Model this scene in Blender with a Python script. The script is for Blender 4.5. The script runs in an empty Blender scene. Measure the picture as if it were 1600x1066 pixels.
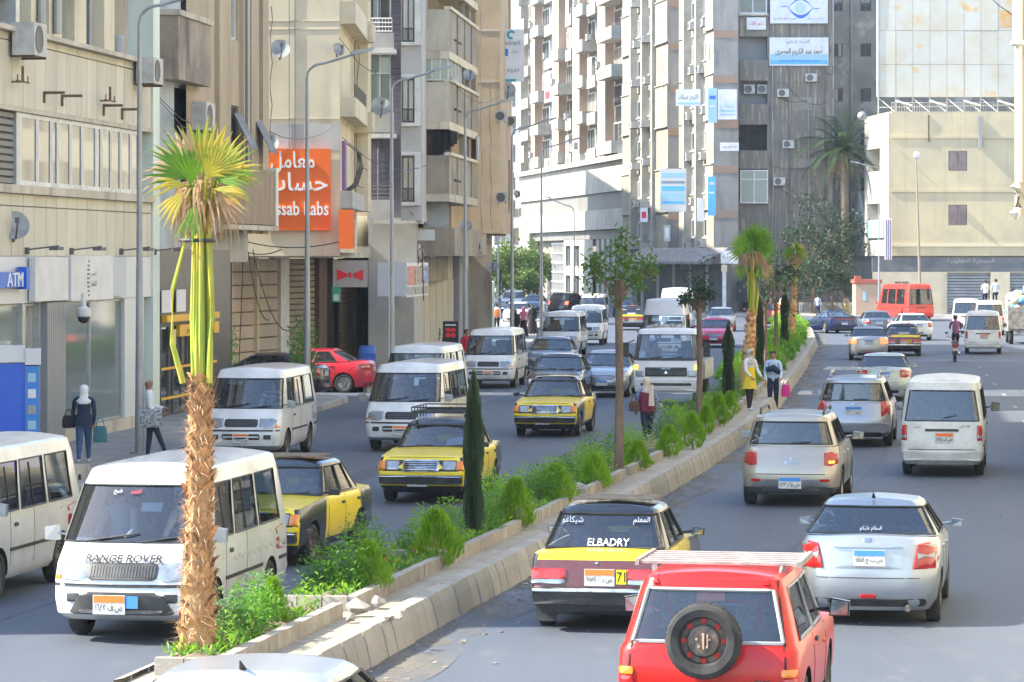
import bpy, math, random
from math import sin, cos, pi, radians, atan2, sqrt
from mathutils import Vector as V, Matrix
from mathutils.bvhtree import BVHTree

S = bpy.context.scene
C = S.collection
RND = random.Random(11)
H, F, HY = 4.45, 5000.0, 402.0        # camera height (m), focal length (px of the 1600 px photo), horizon row

# ---------------------------------------------------------------- camera
cd = bpy.data.cameras.new('camera')
cam = bpy.data.objects.new('camera', cd); C.objects.link(cam)
cd.sensor_width = 36; cd.lens = 36 * F / 1600
cd.shift_y = -(533 - HY) / 1600
cd.clip_start = 1; cd.clip_end = 5000
cam.location = (0, 0, H); cam.rotation_euler = (pi/2, 0, 0)
S.camera = cam
# ---------------------------------------------------------------- sky, sun, exposure
EL, AZ = radians(43), radians(6)       # sun from the left, a little behind the camera
SUN = V((-cos(EL)*cos(AZ), -cos(EL)*sin(AZ), sin(EL)))
w = bpy.data.worlds.new('World'); S.world = w; w.use_nodes = True
nt = w.node_tree
sky = nt.nodes.new('ShaderNodeTexSky'); sky.sky_type = 'NISHITA'; sky.sun_disc = False
sky.sun_elevation = EL; sky.sun_rotation = atan2(SUN.x, SUN.y)
sky.air_density = 1.0; sky.dust_density = .7; sky.ozone_density = 1.0
bg = nt.nodes['Background']; bg.inputs[1].default_value = 0.15
nt.links.new(sky.outputs[0], bg.inputs[0])
ld = bpy.data.lights.new('sun', 'SUN'); ld.energy = 3.3; ld.angle = radians(.53); ld.color = (1, .93, .80)
sun = bpy.data.objects.new('sun', ld); C.objects.link(sun)
sun.rotation_euler = SUN.to_track_quat('Z', 'Y').to_euler()
S.view_settings.view_transform = 'Standard'; S.view_settings.look = 'None'
S.view_settings.exposure = 2.05; S.view_settings.gamma = 1; S.view_settings.use_curve_mapping = False
S.cycles.max_bounces = 7; S.cycles.transparent_max_bounces = 14; S.cycles.caustics_reflective = False; S.cycles.caustics_refractive = False
S.cycles.use_denoising = True

# ---------------------------------------------------------------- pixel <-> place
def interp(y, tab):
    t = sorted(tab)
    if y <= t[0][0]: return t[0][1]
    for (a, b), (c, d) in zip(t, t[1:]):
        if y <= c: return b + (d-b)*(y-a)/(c-a) if c > a else d
    return t[-1][1]
def DY(yb, z=0): return F * (H - z) / (yb - HY)
def gp(x, yb, z=0):
    Y = DY(yb, z); return V(((x - 800) / F * Y, Y, z))
def wp(x, y, Y): return V(((x - 800) / F * Y, Y, H - (y - HY) / F * Y))

# ---------------------------------------------------------------- materials
MATS = {}
def mat(name, col=(.5, .5, .5), rough=.7, metal=0, col2=None, sc=3., st=(1, 1, 1), lo=.4, hi=.62, col3=None, sc3=1., st3=(1, 1, 1), lo3=.5, hi3=.7,
        bump=0, bsc=40., coat=0, emit=0, vary=0, spec=.5, det=5):
    if name in MATS: return MATS[name]
    m = bpy.data.materials.new(name); m.use_nodes = True; MATS[name] = m
    n = m.node_tree; L = n.links.new; b = n.nodes['Principled BSDF']
    def I(k, v): b.inputs[k].default_value = v
    I('Base Color', (*col, 1)); I('Roughness', rough); I('Metallic', metal); I('Specular IOR Level', spec)
    if coat: I('Coat Weight', coat); I('Coat Roughness', .06)
    if emit: I('Emission Color', (*col, 1)); I('Emission Strength', emit)
    out = None; co = None
    if col2 or col3 or bump:
        co = n.nodes.new('ShaderNodeTexCoord').outputs['Object']
    def noise(sc, st, lo, hi, d=det):
        mp = n.nodes.new('ShaderNodeMapping'); mp.inputs['Scale'].default_value = st; L(co, mp.inputs[0])
        t = n.nodes.new('ShaderNodeTexNoise'); t.inputs['Scale'].default_value = sc; t.inputs['Detail'].default_value = d; t.inputs['Roughness'].default_value = .62
        L(mp.outputs[0], t.inputs[0])
        r = n.nodes.new('ShaderNodeMapRange'); r.inputs[1].default_value = lo; r.inputs[2].default_value = hi; L(t.outputs[0], r.inputs[0])
        return r.outputs[0]
    def mix(a, bcol, f):
        x = n.nodes.new('ShaderNodeMix'); x.data_type = 'RGBA'
        if isinstance(a, tuple): x.inputs[6].default_value = (*a, 1)
        else: L(a, x.inputs[6])
        x.inputs[7].default_value = (*bcol, 1); L(f, x.inputs[0]); return x.outputs[2]
    if col2: out = mix(col, col2, noise(sc, st, lo, hi))
    if col3: out = mix(out if out else col, col3, noise(sc3, st3, lo3, hi3))
    if vary:
        oi = n.nodes.new('ShaderNodeObjectInfo'); hs = n.nodes.new('ShaderNodeHueSaturation')
        r = n.nodes.new('ShaderNodeMapRange'); r.inputs[3].default_value = 1 - vary; r.inputs[4].default_value = 1 + vary
        L(oi.outputs['Random'], r.inputs[0]); L(r.outputs[0], hs.inputs['Value'])
        if out: L(out, hs.inputs['Color'])
        else: hs.inputs['Color'].default_value = (*col, 1)
        out = hs.outputs[0]
    if out: L(out, b.inputs['Base Color'])
    if bump:
        t = n.nodes.new('ShaderNodeTexNoise'); t.inputs['Scale'].default_value = bsc; t.inputs['Detail'].default_value = 4; L(co, t.inputs[0])
        bp = n.nodes.new('ShaderNodeBump'); bp.inputs['Strength'].default_value = bump; bp.inputs['Distance'].default_value = .02
        L(t.outputs[0], bp.inputs['Height']); L(bp.outputs[0], b.inputs['Normal'])
    return m
def glass(name, tint, dust=.05, body=.0, bcol=(.02, .03, .04)):
    if name in MATS: return MATS[name]
    m = bpy.data.materials.new(name); m.use_nodes = True; MATS[name] = m
    n = m.node_tree; L = n.links.new; n.nodes.remove(n.nodes['Principled BSDF']); out = n.nodes['Material Output']
    tr = n.nodes.new('ShaderNodeBsdfTransparent'); tr.inputs[0].default_value = (*tint, 1)
    di = n.nodes.new('ShaderNodeBsdfDiffuse'); di.inputs[0].default_value = (.55, .55, .52, 1)
    dk = n.nodes.new('ShaderNodeBsdfDiffuse'); dk.inputs[0].default_value = (*bcol, 1)
    gl = n.nodes.new('ShaderNodeBsdfGlossy'); gl.inputs['Roughness'].default_value = .03
    lw = n.nodes.new('ShaderNodeFresnel'); lw.inputs[0].default_value = 2.1
    a = n.nodes.new('ShaderNodeMixShader'); a.inputs[0].default_value = dust; L(tr.outputs[0], a.inputs[1]); L(di.outputs[0], a.inputs[2])
    b = n.nodes.new('ShaderNodeMixShader'); b.inputs[0].default_value = body; L(a.outputs[0], b.inputs[1]); L(dk.outputs[0], b.inputs[2])
    c = n.nodes.new('ShaderNodeMixShader'); L(lw.outputs[0], c.inputs[0]); L(b.outputs[0], c.inputs[1]); L(gl.outputs[0], c.inputs[2])
    L(c.outputs[0], out.inputs[0]); return m
def leafmat(name, col, col2, trans=.35, sc=1.5):
    if name in MATS: return MATS[name]
    m = mat(name, col, .55, col2=col2, sc=sc, lo=.35, hi=.65, vary=.12)
    n = m.node_tree; L = n.links.new; b = n.nodes['Principled BSDF']; out = n.nodes['Material Output']
    t = n.nodes.new('ShaderNodeBsdfTranslucent'); x = n.nodes.new('ShaderNodeMixShader'); x.inputs[0].default_value = trans
    src = b.inputs['Base Color'].links[0].from_socket; L(src, t.inputs[0]); L(b.outputs[0], x.inputs[1]); L(t.outputs[0], x.inputs[2]); L(x.outputs[0], out.inputs[0])
    return m
def paint(name, col, metal=0, rough=.32, dirt=.12):
    d = tuple(c*(1-dirt*1.5) + .16*dirt*1.5 for c in col)
    return mat(name, col, rough, metal, col2=d, sc=2.2, lo=.35, hi=.75, coat=.5)

# ---------------------------------------------------------------- mesh builder
def vv(*a): return V(a)
class MB:
    def __init__(s): s.v = []; s.f = []; s.m = []
    def add(s, vs, fs, mi=0):
        o = len(s.v); s.v.extend(tuple(v) for v in vs); s.f.extend(tuple(i + o for i in f) for f in fs); s.m.extend([mi]*len(fs)); return s
    def box(s, c, d, mi=0, rz=0, mtx=None):
        a, b, e = d[0]/2, d[1]/2, d[2]/2; vs = []
        for z in (-e, e):
            for x, y in ((-a, -b), (a, -b), (a, b), (-a, b)): vs.append(V((x, y, z)))
        if mtx: vs = [mtx @ v for v in vs]
        if rz: q = Matrix.Rotation(rz, 3, 'Z'); vs = [q @ v for v in vs]
        c = V(c); vs = [v + c for v in vs]
        return s.add(vs, [(3, 2, 1, 0), (4, 5, 6, 7), (0, 1, 5, 4), (1, 2, 6, 5), (2, 3, 7, 6), (3, 0, 4, 7)], mi)
    def bb(s, x0, x1, y0, y1, z0, z1, mi=0): return s.box(((x0+x1)/2, (y0+y1)/2, (z0+z1)/2), (abs(x1-x0), abs(y1-y0), abs(z1-z0)), mi)
    def grid(s, rows, mi=0, wrap=False, flip=False):
        n = len(rows[0]); vs = [p for r in rows for p in r]; fs = []
        for i in range(len(rows)-1):
            for j in range(n if wrap else n-1):
                k = (j+1) % n; q = (i*n+j, i*n+k, (i+1)*n+k, (i+1)*n+j); fs.append(q[::-1] if flip else q)
        return s.add(vs, fs, mi)
    def tube(s, path, rad, n=8, mi=0, cap=True):
        path = [V(p) for p in path]; rows = []
        if not hasattr(rad, '__len__'): rad = [rad]*len(path)
        for i, p in enumerate(path):
            t = (path[min(i+1, len(path)-1)] - path[max(i-1, 0)]).normalized()
            a = t.cross(V((0, 0, 1)))
            if a.length < .05: a = t.cross(V((0, 1, 0)))
            a.normalize(); b = t.cross(a)
            rows.append([p + (a*cos(2*pi*k/n) + b*sin(2*pi*k/n))*rad[i] for k in range(n)])
        o = len(s.v); s.grid(rows, mi, True)
        if cap:
            s.f.append(tuple(o+k for k in range(n))[::-1]); s.m.append(mi)
            e = o + n*(len(path)-1); s.f.append(tuple(e+k for k in range(n))); s.m.append(mi)
        return s
    def lathe(s, prof, n=16, mi=0, mtx=None, c=(0, 0, 0)):
        rows = []; c = V(c)
        for r, z in prof:
            row = [V((r*cos(2*pi*k/n), r*sin(2*pi*k/n), z)) for k in range(n)]
            rows.append([(mtx @ p if mtx else p) + c for p in row])
        return s.grid(rows, mi, True)
    def prism(s, poly, z0, z1, mi=0):
        n = len(poly); vs = [V((p[0], p[1], z0)) for p in poly] + [V((p[0], p[1], z1)) for p in poly]
        fs = [tuple(range(n))[::-1], tuple(range(n, 2*n))] + [(i, (i+1) % n, n+(i+1) % n, n+i) for i in range(n)]
        return s.add(vs, fs, mi)
    def ext(s, pts, d, mi=0):
        """closed 3-D polygon extruded along vector d"""
        n = len(pts); d = V(d); pts = [V(p) for p in pts]
        return s.add(pts + [p + d for p in pts], [tuple(range(n))[::-1], tuple(range(n, 2*n))] + [(i, (i+1) % n, n+(i+1) % n, n+i) for i in range(n)], mi)
    def mesh(s, name, mats, smooth=30):
        me = bpy.data.meshes.new(name); me.from_pydata(s.v, [], s.f)
        for m in (mats if isinstance(mats, (list, tuple)) else [mats]): me.materials.append(m)
        if any(s.m): me.polygons.foreach_set('material_index', s.m)
        if smooth:
            me.polygons.foreach_set('use_smooth', [True]*len(s.f)); me.update(); me.set_sharp_from_angle(angle=radians(smooth))
        me.update(); return me
    def build(s, name, mats, parent=None, loc=None, rz=0, smooth=30): return obj(name, s.mesh(name, mats, smooth), parent, loc, rz)
def obj(name, me, parent=None, loc=None, rz=0):
    o = bpy.data.objects.new(name, me); C.objects.link(o)
    if parent: o.parent = parent; KIDS.setdefault(parent.name, []).append(o)
    if loc is not None: o.location = loc
    if rz: o.rotation_euler = (0, 0, rz)
    return o
def tag(o, label, cat, group=None, kind=None):
    if label: o['label'] = label
    if cat: o['category'] = cat
    if group: o['group'] = group
    if kind: o['kind'] = kind
    return o
def thing(name, label, cat, loc=(0, 0, 0), rz=0, group=None):
    o = bpy.data.objects.new(name, None); o.empty_display_size = .2; C.objects.link(o); o.location = loc; o.rotation_euler = (0, 0, rz)
    return tag(o, label, cat, group)
def struct(o): o['kind'] = 'structure'; return o
def copy_tree(o, parent=None, mm=None):
    c = o.copy(); C.objects.link(c)
    if parent: c.parent = parent; KIDS.setdefault(parent.name, []).append(c)
    if mm and c.type == 'MESH' and any(s.material and s.material.name in mm for s in c.material_slots):
        key = (c.data.name, tuple(sorted((a, b.name) for a, b in mm.items())))
        if key not in MESHC:
            d = c.data.copy()
            for i, m in enumerate(d.materials):
                if m and m.name in mm: d.materials[i] = mm[m.name]
            MESHC[key] = d
        c.data = MESHC[key]
    for ch in KIDS.get(o.name, []): copy_tree(ch, c, mm)
    return c
MESHC = {}; KIDS = {}

# ---------------------------------------------------------------- lettering (Arabic is shaped here into presentation forms)
AR = {}
for ch, cp in zip('اأإبةتجحخدرزسشصضطعغفقكلمنهوىي', (0xFE8D, 0xFE83, 0xFE87, 0xFE8F, 0xFE93, 0xFE95, 0xFE9D, 0xFEA1, 0xFEA5, 0xFEA9, 0xFEAD, 0xFEAF, 0xFEB1, 0xFEB5, 0xFEB9,
                  0xFEBD, 0xFEC1, 0xFEC9, 0xFECD, 0xFED1, 0xFED5, 0xFED9, 0xFEDD, 0xFEE1, 0xFEE5, 0xFEE9, 0xFEED, 0xFEEF, 0xFEF1)): AR[ch] = cp
AR_R = set('اأإةدرزوى')
def shape(s):
    out = []
    for i, ch in enumerate(s):
        if ch not in AR: out.append(ch); continue
        p = i > 0 and s[i-1] in AR and s[i-1] not in AR_R
        n = i < len(s)-1 and s[i+1] in AR and ch not in AR_R
        out.append(chr(AR[ch] + (3 if p and n else 1 if p else 2 if n else 0)))
    t = ''.join(out)
    if not any(c in AR for c in s): return t
    import re
    return re.sub(r'[0-9A-Za-z٠-٩]+', lambda m: m.group()[::-1], t[::-1])
TXT = {}
def textmesh(s, bold=0.0, ext=.0):
    """verts (x,z) faces, unit height about 1, centred"""
    k = (s, bold)
    if k not in TXT:
        cu = bpy.data.curves.new('lettering', 'FONT'); cu.body = shape(s); cu.align_x = 'CENTER'; cu.offset = bold; cu.resolution_u = 2
        o = bpy.data.objects.new('lettering', cu); C.objects.link(o)
        me = bpy.data.meshes.new_from_object(o.evaluated_get(bpy.context.evaluated_depsgraph_get()))
        vs = [(v.co.x, v.co.y) for v in me.vertices]; fs = [tuple(p.vertices) for p in me.polygons]
        bpy.data.objects.remove(o); bpy.data.curves.remove(cu); bpy.data.meshes.remove(me)
        x0, x1 = min(v[0] for v in vs), max(v[0] for v in vs); y0, y1 = min(v[1] for v in vs), max(v[1] for v in vs)
        TXT[k] = ([(a-(x0+x1)/2, b-(y0+y1)/2) for a, b in vs], fs, x1-x0, y1-y0)
    return TXT[k]
def lettering(s, o, ux, uz, wdt, hgt, m, parent=None, thick=.01, bold=.0, name='lettering', keep=False):
    """text fitted to a box wdt x hgt centred at o, in the plane spanned by ux, uz"""
    vs, fs, tw, th = textmesh(s, bold); ux = V(ux).normalized(); uz = V(uz).normalized(); nn = ux.cross(uz); o = V(o)
    a, b = wdt/tw, hgt/th
    if keep: a = b = min(a, b)
    q = MB(); q.add([o + ux*x*a + uz*y*b + nn*thick for x, y in vs], fs)
    if thick > .012:                                              # raised letters: give them sides
        q.add([o + ux*x*a + uz*y*b for x, y in vs] , [])
        n = len(vs); ed = {}
        for f in fs:
            for i in range(len(f)): e = (f[i], f[(i+1) % len(f)]); ed[e] = 1
        for (i, j) in ed:
            if (j, i) not in ed: q.f.append((j, i, n+i, n+j)); q.m.append(0)
    return q.build(name, m, parent, smooth=0)
# ================================================================ ground, median, pavements, street lamps
ASPH = mat('asphalt', (.080, .094, .118), .72, col2=(.060, .071, .092), sc=.35, st=(1, .18, 1), lo=.35, hi=.7, col3=(.115, .12, .128), sc3=2.5, st3=(1, .35, 1), lo3=.56, hi3=.85, bump=.25, bsc=60)
PAVE = mat('pavement_tiles', (.27, .26, .245), .85, col2=(.18, .175, .165), sc=.8, lo=.35, hi=.7, col3=(.33, .31, .27), sc3=5, bump=.2, bsc=25)
KERB = mat('kerb_concrete', (.33, .305, .26), .85, col2=(.27, .25, .21), sc=2.5, lo=.4, hi=.75, col3=(.16, .15, .13), sc3=7, lo3=.6, hi3=.85, vary=.10, bump=.3, bsc=30)
SAND = mat('sandy_paving', (.33, .29, .225), .9, col2=(.23, .20, .155), sc=1.2, lo=.35, hi=.7, col3=(.40, .36, .29), sc3=6, bump=.3, bsc=25)
SOIL = mat('soil', (.14, .10, .065), .95, col2=(.26, .20, .13), sc=4, bump=.8, bsc=18)
LANE = mat('worn_lane_paint', (.30, .30, .29), .8, col2=(.10, .10, .10), sc=5, st=(1, .3, 1), lo=.42, hi=.6)
GALV = mat('galvanised_steel', (.36, .38, .40), .5, .5, col2=(.28, .29, .30), sc=1.5, st=(1, 1, .3))
g = MB(); g.grid([[V((x, y, 0)) for x in (-400, -60, -20, 0, 20, 60, 400)] for y in (-30, 20, 60, 100, 160, 240, 400, 1500)], 0, flip=True)
gr = g.build('road', ASPH, smooth=0); struct(gr)
for f in gr.data.polygons: pass
if gr.data.polygons[0].normal.z < 0: gr.data.flip_normals()

KR = [(-5.0, 14), (-4.2, 19.5), (-1.43, 35.2), (-.42, 40.9), (.4, 45.3), (2.25, 56), (4.0, 66.4), (6.0, 79.3), (8.1, 96), (11.8, 128), (15.3, 160), (17.3, 183), (18.6, 204)]
def kr(Y): return interp(Y, [(b, a) for a, b in KR])
def KD(Y): return V((kr(Y+.5)-kr(Y-.5), 1, 0)).normalized()
def kp(Y, off=0, z=0):
    """a point OFF metres to the left of the median's right kerb line"""
    d = KD(Y); return V((kr(Y), Y, z)) + V((-d.y, d.x, 0))*off
MW = 1.95
ys = [30.5 + 1.9*i for i in range(92)]
def mw(Y): return interp(Y, [(34, 1.65), (42, 1.85), (60, 1.95)])*max(.12, sqrt(max(.0, 1-max(0, (Y-190)/14)**2)))
med = thing('median_strip', None, None); del_ = med
m = MB(); m.grid([[kp(Y, .14, .0), kp(Y, .16, .345), kp(Y, min(.8, mw(Y)*.5), .35), kp(Y, max(.9, mw(Y)-.25), .35), kp(Y, mw(Y)-.12, .34), kp(Y, mw(Y)-.12, 0)] for Y in ys], 0, flip=True)
mo = m.build('median_core', SAND, med); med['kind'] = 'structure'
# kerb stones, near ones one by one
prof = [(.0, 0), (.07, .25), (.13, .375), (.30, .385), (.30, 0)]
def kstone(Y0, Y1): return [[kp(Y, o, z) for o, z in prof] for Y in (Y0, Y1)]
def kblock(mb, Y0, Y1, jit=True):
    r = kstone(Y0+.006, Y1-.006); j = RND.uniform(-.012, .012) if jit else 0; t = RND.uniform(-.03, .03) if jit else 0
    for i, row in enumerate(r):
        d = KD(Y0); lean = RND.uniform(-.01, .01)
        for k in range(len(row)): row[k] = row[k] + V((j, 0, 0)) + d*(.10*row[k].z/.38 + t*row[k].z)
    n = len(prof); vs = r[0] + r[1]
    mb.add(vs, [tuple(range(n))[::-1], tuple(range(n, 2*n))] + [(i, (i+1) % n, n+(i+1) % n, n+i) for i in range(n)])
Y = 30.5; k = 0
while Y < 108:
    L = .46 if Y < 60 else .55
    b = MB(); kblock(b, Y, Y+L); o = b.build('kerb_stone', KERB, med, smooth=0); Y += L; k += 1
b = MB()
while Y < 203: kblock(b, Y, Y+.6); Y += .6
b.build('kerb_stones_beyond', KERB, med, smooth=0)['kind'] = 'stuff'
b = MB(); Y = 30.6
while Y < 200:
    d = KD(Y)
    b.grid([[kp(Y2, mw(Y2)-.12, .39), kp(Y2, mw(Y2)-.02, .37), kp(Y2, mw(Y2), 0)] for Y2 in (Y, Y+.58)], 0, flip=True); Y += .6
b.build('kerb_stones_behind_plants', KERB, med, smooth=0)['kind'] = 'stuff'
# planting beds with an edging of little blocks
beds = []; Y = 31.2
while Y < 196: beds.append((Y, Y+5.0)); Y += 5.75
EDG = mat('edging_block', (.35, .32, .27), .85, col2=(.28, .25, .21), sc=5, vary=.12, bump=.3)
nb = 0; rest = MB()
def eblock(c, d, L, mbuf=None):
    global nb
    b = mbuf or MB(); b.box(c, (L-.012, .12, .20), 0, rz=atan2(d.y, d.x) + RND.uniform(-.04, .04))
    if not mbuf: b.build('edging_block', EDG, med, smooth=0)
soil = MB()
for (a, b_) in beds:
    w0, w1 = .76, min(MW, mw(a))-.2
    if w1 < w0+.2: continue
    soil.grid([[kp(Y, w0+.05, .42), kp(Y, (w0+w1)/2, .52), kp(Y, w1, .40)] for Y in (a+.08, (a+b_)/2, b_-.08)], 0, flip=True)
    near = 30 < a < 76; y = a
    while y < b_-.1:
        eblock(kp(y+.14, w0, .42), KD(y), .30, None if near else rest); y += .30
    d = KD(a); n = V((-d.y, d.x, 0)); q = w0+.1
    while q < w1:
        eblock(kp(a, q+.08, .42), n, .30, None if near else rest); q += .30
soil.build('soil', SOIL, med)['kind'] = 'stuff'
rest.build('edging_blocks_beyond', EDG, med, smooth=0)['kind'] = 'stuff'
# broken stones and litter on the median
for k_, (x, yb, s) in enumerate(((560, 962, .22), (590, 950, .16), (548, 972, .12), (608, 972, .1), (623, 968, .12), (1030, 640, .2), (905, 770, .2))):
    p = gp(x, yb, .36); b = MB()
    import bmesh
    bm = bmesh.new()
    for i in range(13): q = V((RND.gauss(0, 1), RND.gauss(0, 1), RND.gauss(0, 1))).normalized(); bm.verts.new((q.x*s*.75*RND.uniform(.8, 1.1), q.y*s*.55, s*.45+q.z*s*.5))
    r_ = bmesh.ops.convex_hull(bm, input=bm.verts); bmesh.ops.delete(bm, geom=[v for v in r_['geom_interior'] if isinstance(v, bmesh.types.BMVert)], context='VERTS')
    me = bpy.data.meshes.new('broken_stone'); bm.to_mesh(me); bm.free(); me.materials.append(KERB); o = obj('broken_stone', me, None, p, RND.random()*6)
    tag(o, ('largest pale stone of the little heap at the second bed', 'pale stone right of the largest one in the heap', 'small stone left in the little heap', 'smallest stone of the heap, at its right end', 'stone in front of the heap', 'loose stone on the far median', 'loose stone lying near the black and yellow taxi roof')[k_], 'stone', 'broken stones on the median')
b = MB()
for i in range(420):
    Y = RND.uniform(30, 95); o = -abs(RND.gauss(0, .35)) - .03; p = kp(Y, o, .006); s = RND.uniform(.01, .045)
    b.box((p.x, p.y, .006), (s*RND.uniform(.6, 2.2), s, RND.uniform(.006, .02)), 0, rz=RND.random()*3)
tag(b.build('gutter_litter', mat('dry_litter', (.16, .12, .08), .95, col2=(.4, .36, .3), sc=3, vary=.1), smooth=0), 'dry leaves and grit along the median kerb', None, kind='stuff')
# dusty strip at the kerb foot, worn lane marks
GD = mat('gutter_dust_mat', (.24, .215, .175), .95, col2=(.17, .155, .13), sc=3)
def alpha(m, sc, st, lo, hi, mx=1.):
    n = m.node_tree; L = n.links.new; t = n.nodes.new('ShaderNodeTexNoise'); t.inputs['Scale'].default_value = sc; t.inputs['Detail'].default_value = 6
    co = n.nodes.new('ShaderNodeTexCoord'); mp = n.nodes.new('ShaderNodeMapping'); mp.inputs['Scale'].default_value = st; L(co.outputs['Object'], mp.inputs[0]); L(mp.outputs[0], t.inputs[0])
    r = n.nodes.new('ShaderNodeMapRange'); r.inputs[1].default_value = lo; r.inputs[2].default_value = hi; r.inputs[4].default_value = mx; L(t.outputs[0], r.inputs[0]); L(r.outputs[0], n.nodes['Principled BSDF'].inputs['Alpha'])
alpha(GD, 1.3, (1, .3, 1), .40, .70, .55)
for k, (wd_, z_) in enumerate(((.2, .004), (.42, .008), (.7, .012))):
    b = MB(); b.grid([[kp(Y, .02, z_), kp(Y, -wd_-.12*sin(Y*.9+k), z_)] for Y in [14+.5*i for i in range(380)]], 0); tag(b.build('gutter_dust', GD), None, None, kind='structure')
b = MB()
Y = 44
while Y < 130: b.grid([[kp(Y2, -6.9-.06, .008), kp(Y2, -6.9+.06, .008)] for Y2 in (Y, Y+1.6)], 0, flip=True); Y += 8.5
tag(b.build('lane_marking', LANE, smooth=0), None, None, kind='structure')

# asphalt seams, mended patches and a few scraps
CRK = mat('crack_tar', (.03, .032, .036), .6)
b = MB()
for lane, ya, yb in ((-3.3, 26, 150), (-7.6, 40, 140), (5.4, 34, 150), (8.8, 45, 120)):
    rows = []; j = 0
    for i in range(int((yb-ya)/.8)): Y = ya+i*.8; j += RND.gauss(0, .012); rows.append([kp(Y, lane+j, .006), kp(Y, lane+j+.03+.02*sin(i*.7), .006)])
    b.grid(rows, 0, flip=True)
for k in range(16):
    Y = RND.uniform(34, 90); o_ = RND.choice([RND.uniform(-8, -1.2), RND.uniform(4, 11)]); d = RND.uniform(-.5, .5); rows = []; a_ = 0
    for i in range(14): a_ += RND.gauss(0, .05); rows.append([kp(Y+i*.05*sin(k), o_+i*.16+a_, .007), kp(Y+i*.05*sin(k)+.035, o_+i*.16+a_, .007)])
    b.grid(rows, 0)
tag(b.build('asphalt_crack', CRK, smooth=0), None, None, kind='structure')
PT = mat('mended_asphalt', (.060, .068, .082), .8, col2=(.075, .084, .098), sc=2, bump=.4, bsc=50); PT2 = mat('pale_asphalt', (.115, .122, .135), .8, col2=(.09, .098, .112), sc=1.2, st=(1, .3, 1))
for (Y, o_, w_, l_, m_) in ((46, 3.2, 1.1, 3.0, PT), (82, 8.2, 1.6, 4, PT2), (58, 6.5, .6, 9, PT)):
    b = MB(); b.grid([[kp(Y+l_*i/4, o_, .004), kp(Y+l_*i/4+RND.uniform(-.05, .05), o_+w_, .004)] for i in range(5)], 0, flip=True); tag(b.build('asphalt_patch', m_, smooth=0), None, None, kind='structure')
b = MB()
for i in range(160):
    Y = RND.uniform(33, 110); o_ = RND.choice([RND.uniform(-9, -.6), RND.uniform(3, 11)]); p = kp(Y, o_, .01); sc_ = RND.uniform(.012, .05); b.box(p, (sc_*RND.uniform(.8, 2.5), sc_, .008), 0 if RND.random() < .6 else 1, RND.random()*3)
tag(b.build('road_litter', [LANE, mat('dry_litter')], smooth=0), 'scraps of paper and grit on the roadway', None, kind='stuff')

# left pavement: kerb line, corner, parking pocket, second run
K1 = [(-10.5, 14), (-9.7, 40), (-8.25, 58), (-7.75, 70), (-6.7, 82), (-5.6, 93), (-5.15, 98)]
K2 = [(-4.9, 105.5), (-4.25, 108), (-1.75, 122.5), (.1, 140), (1.1, 165), (1.8, 200), (2.2, 222)]
LK = mat('pale_kerb', (.40, .40, .37), .8, col2=(.25, .25, .23), sc=2, vary=.1)
def pav(pts, bx, name):
    m = MB(); m.grid([[V((x, y, 0)), V((x-.02, y, .15)), V((bx(y), y, .15))] for x, y in pts], 0, flip=True); o = m.build(name, PAVE, smooth=0)
    if o.data.polygons[1].normal.z < 0: o.data.flip_normals()
    return struct(o)
pv = pav(K1 + [(-5.6, 99.5), (-7.5, 100.2)], lambda y: -24, 'pavement'); pav(K2, lambda y: -24, 'pavement')
def krow(pts, step, parent):
    b0 = V((*pts[0], 0)); acc = []
    for (a, b), (c, d) in zip(pts, pts[1:]):
        A, B = V((a, b, 0)), V((c, d, 0)); L = (B-A).length; n = max(1, int(L/step)); dr = (B-A)/n
        for i in range(n): acc.append((A+dr*i, A+dr*(i+1)))
    for A, B in acc:
        if B.y < 56 or B.y > 130: continue
        d = (B-A).normalized(); nn = V((d.y, -d.x, 0)); m = MB()
        m.box((A+B)/2 + nn*.06 + V((0, 0, .085)), ((B-A).length-.015, .14, .17), 0, rz=atan2(d.y, d.x)); m.build('kerb_stone', LK, parent, smooth=0)
krow(K1 + [(-5.6, 99.5), (-7.5, 100.2)], .8, pv); krow(K2, 1.0, pv)
# pavement in front of the far right buildings
m = MB(); m.prism([(14.0, 236), (60, 228), (60, 245), (14.0, 256)], 0, .16); struct(m.build('pavement', PAVE, smooth=0))
m = MB(); m.box((19.7, 238.2, .12), (3.2, .25, .24), 0, -.15); m.box((33.0, 231.5, .14), (7, .25, .28), 0, -.15); struct(m.build('kerb', mat('painted_kerb', (.62, .61, .57), .7, col2=(.4, .39, .36), sc=1.5)))
# concrete block with a drain hole, near pavement edge
b = MB(); b.bb(-.62, .62, -.18, .18, 0, .42); cb = b.build('concrete_block', LK, None, gp(110, 762, 0), radians(78)); tag(cb, 'weathered concrete kerb block with a round drain hole', 'kerb block')
b = MB(); b.lathe([(.06, 0), (.06, .02), (.001, .02)], 14, 0, Matrix.Rotation(pi/2, 3, 'X'), (0, -.18, .2)); b.build('drain_hole', UND, cb) if 'UND' in globals() else b.build('drain_hole', mat('black_hole', (.01, .01, .01), .9), cb)

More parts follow.
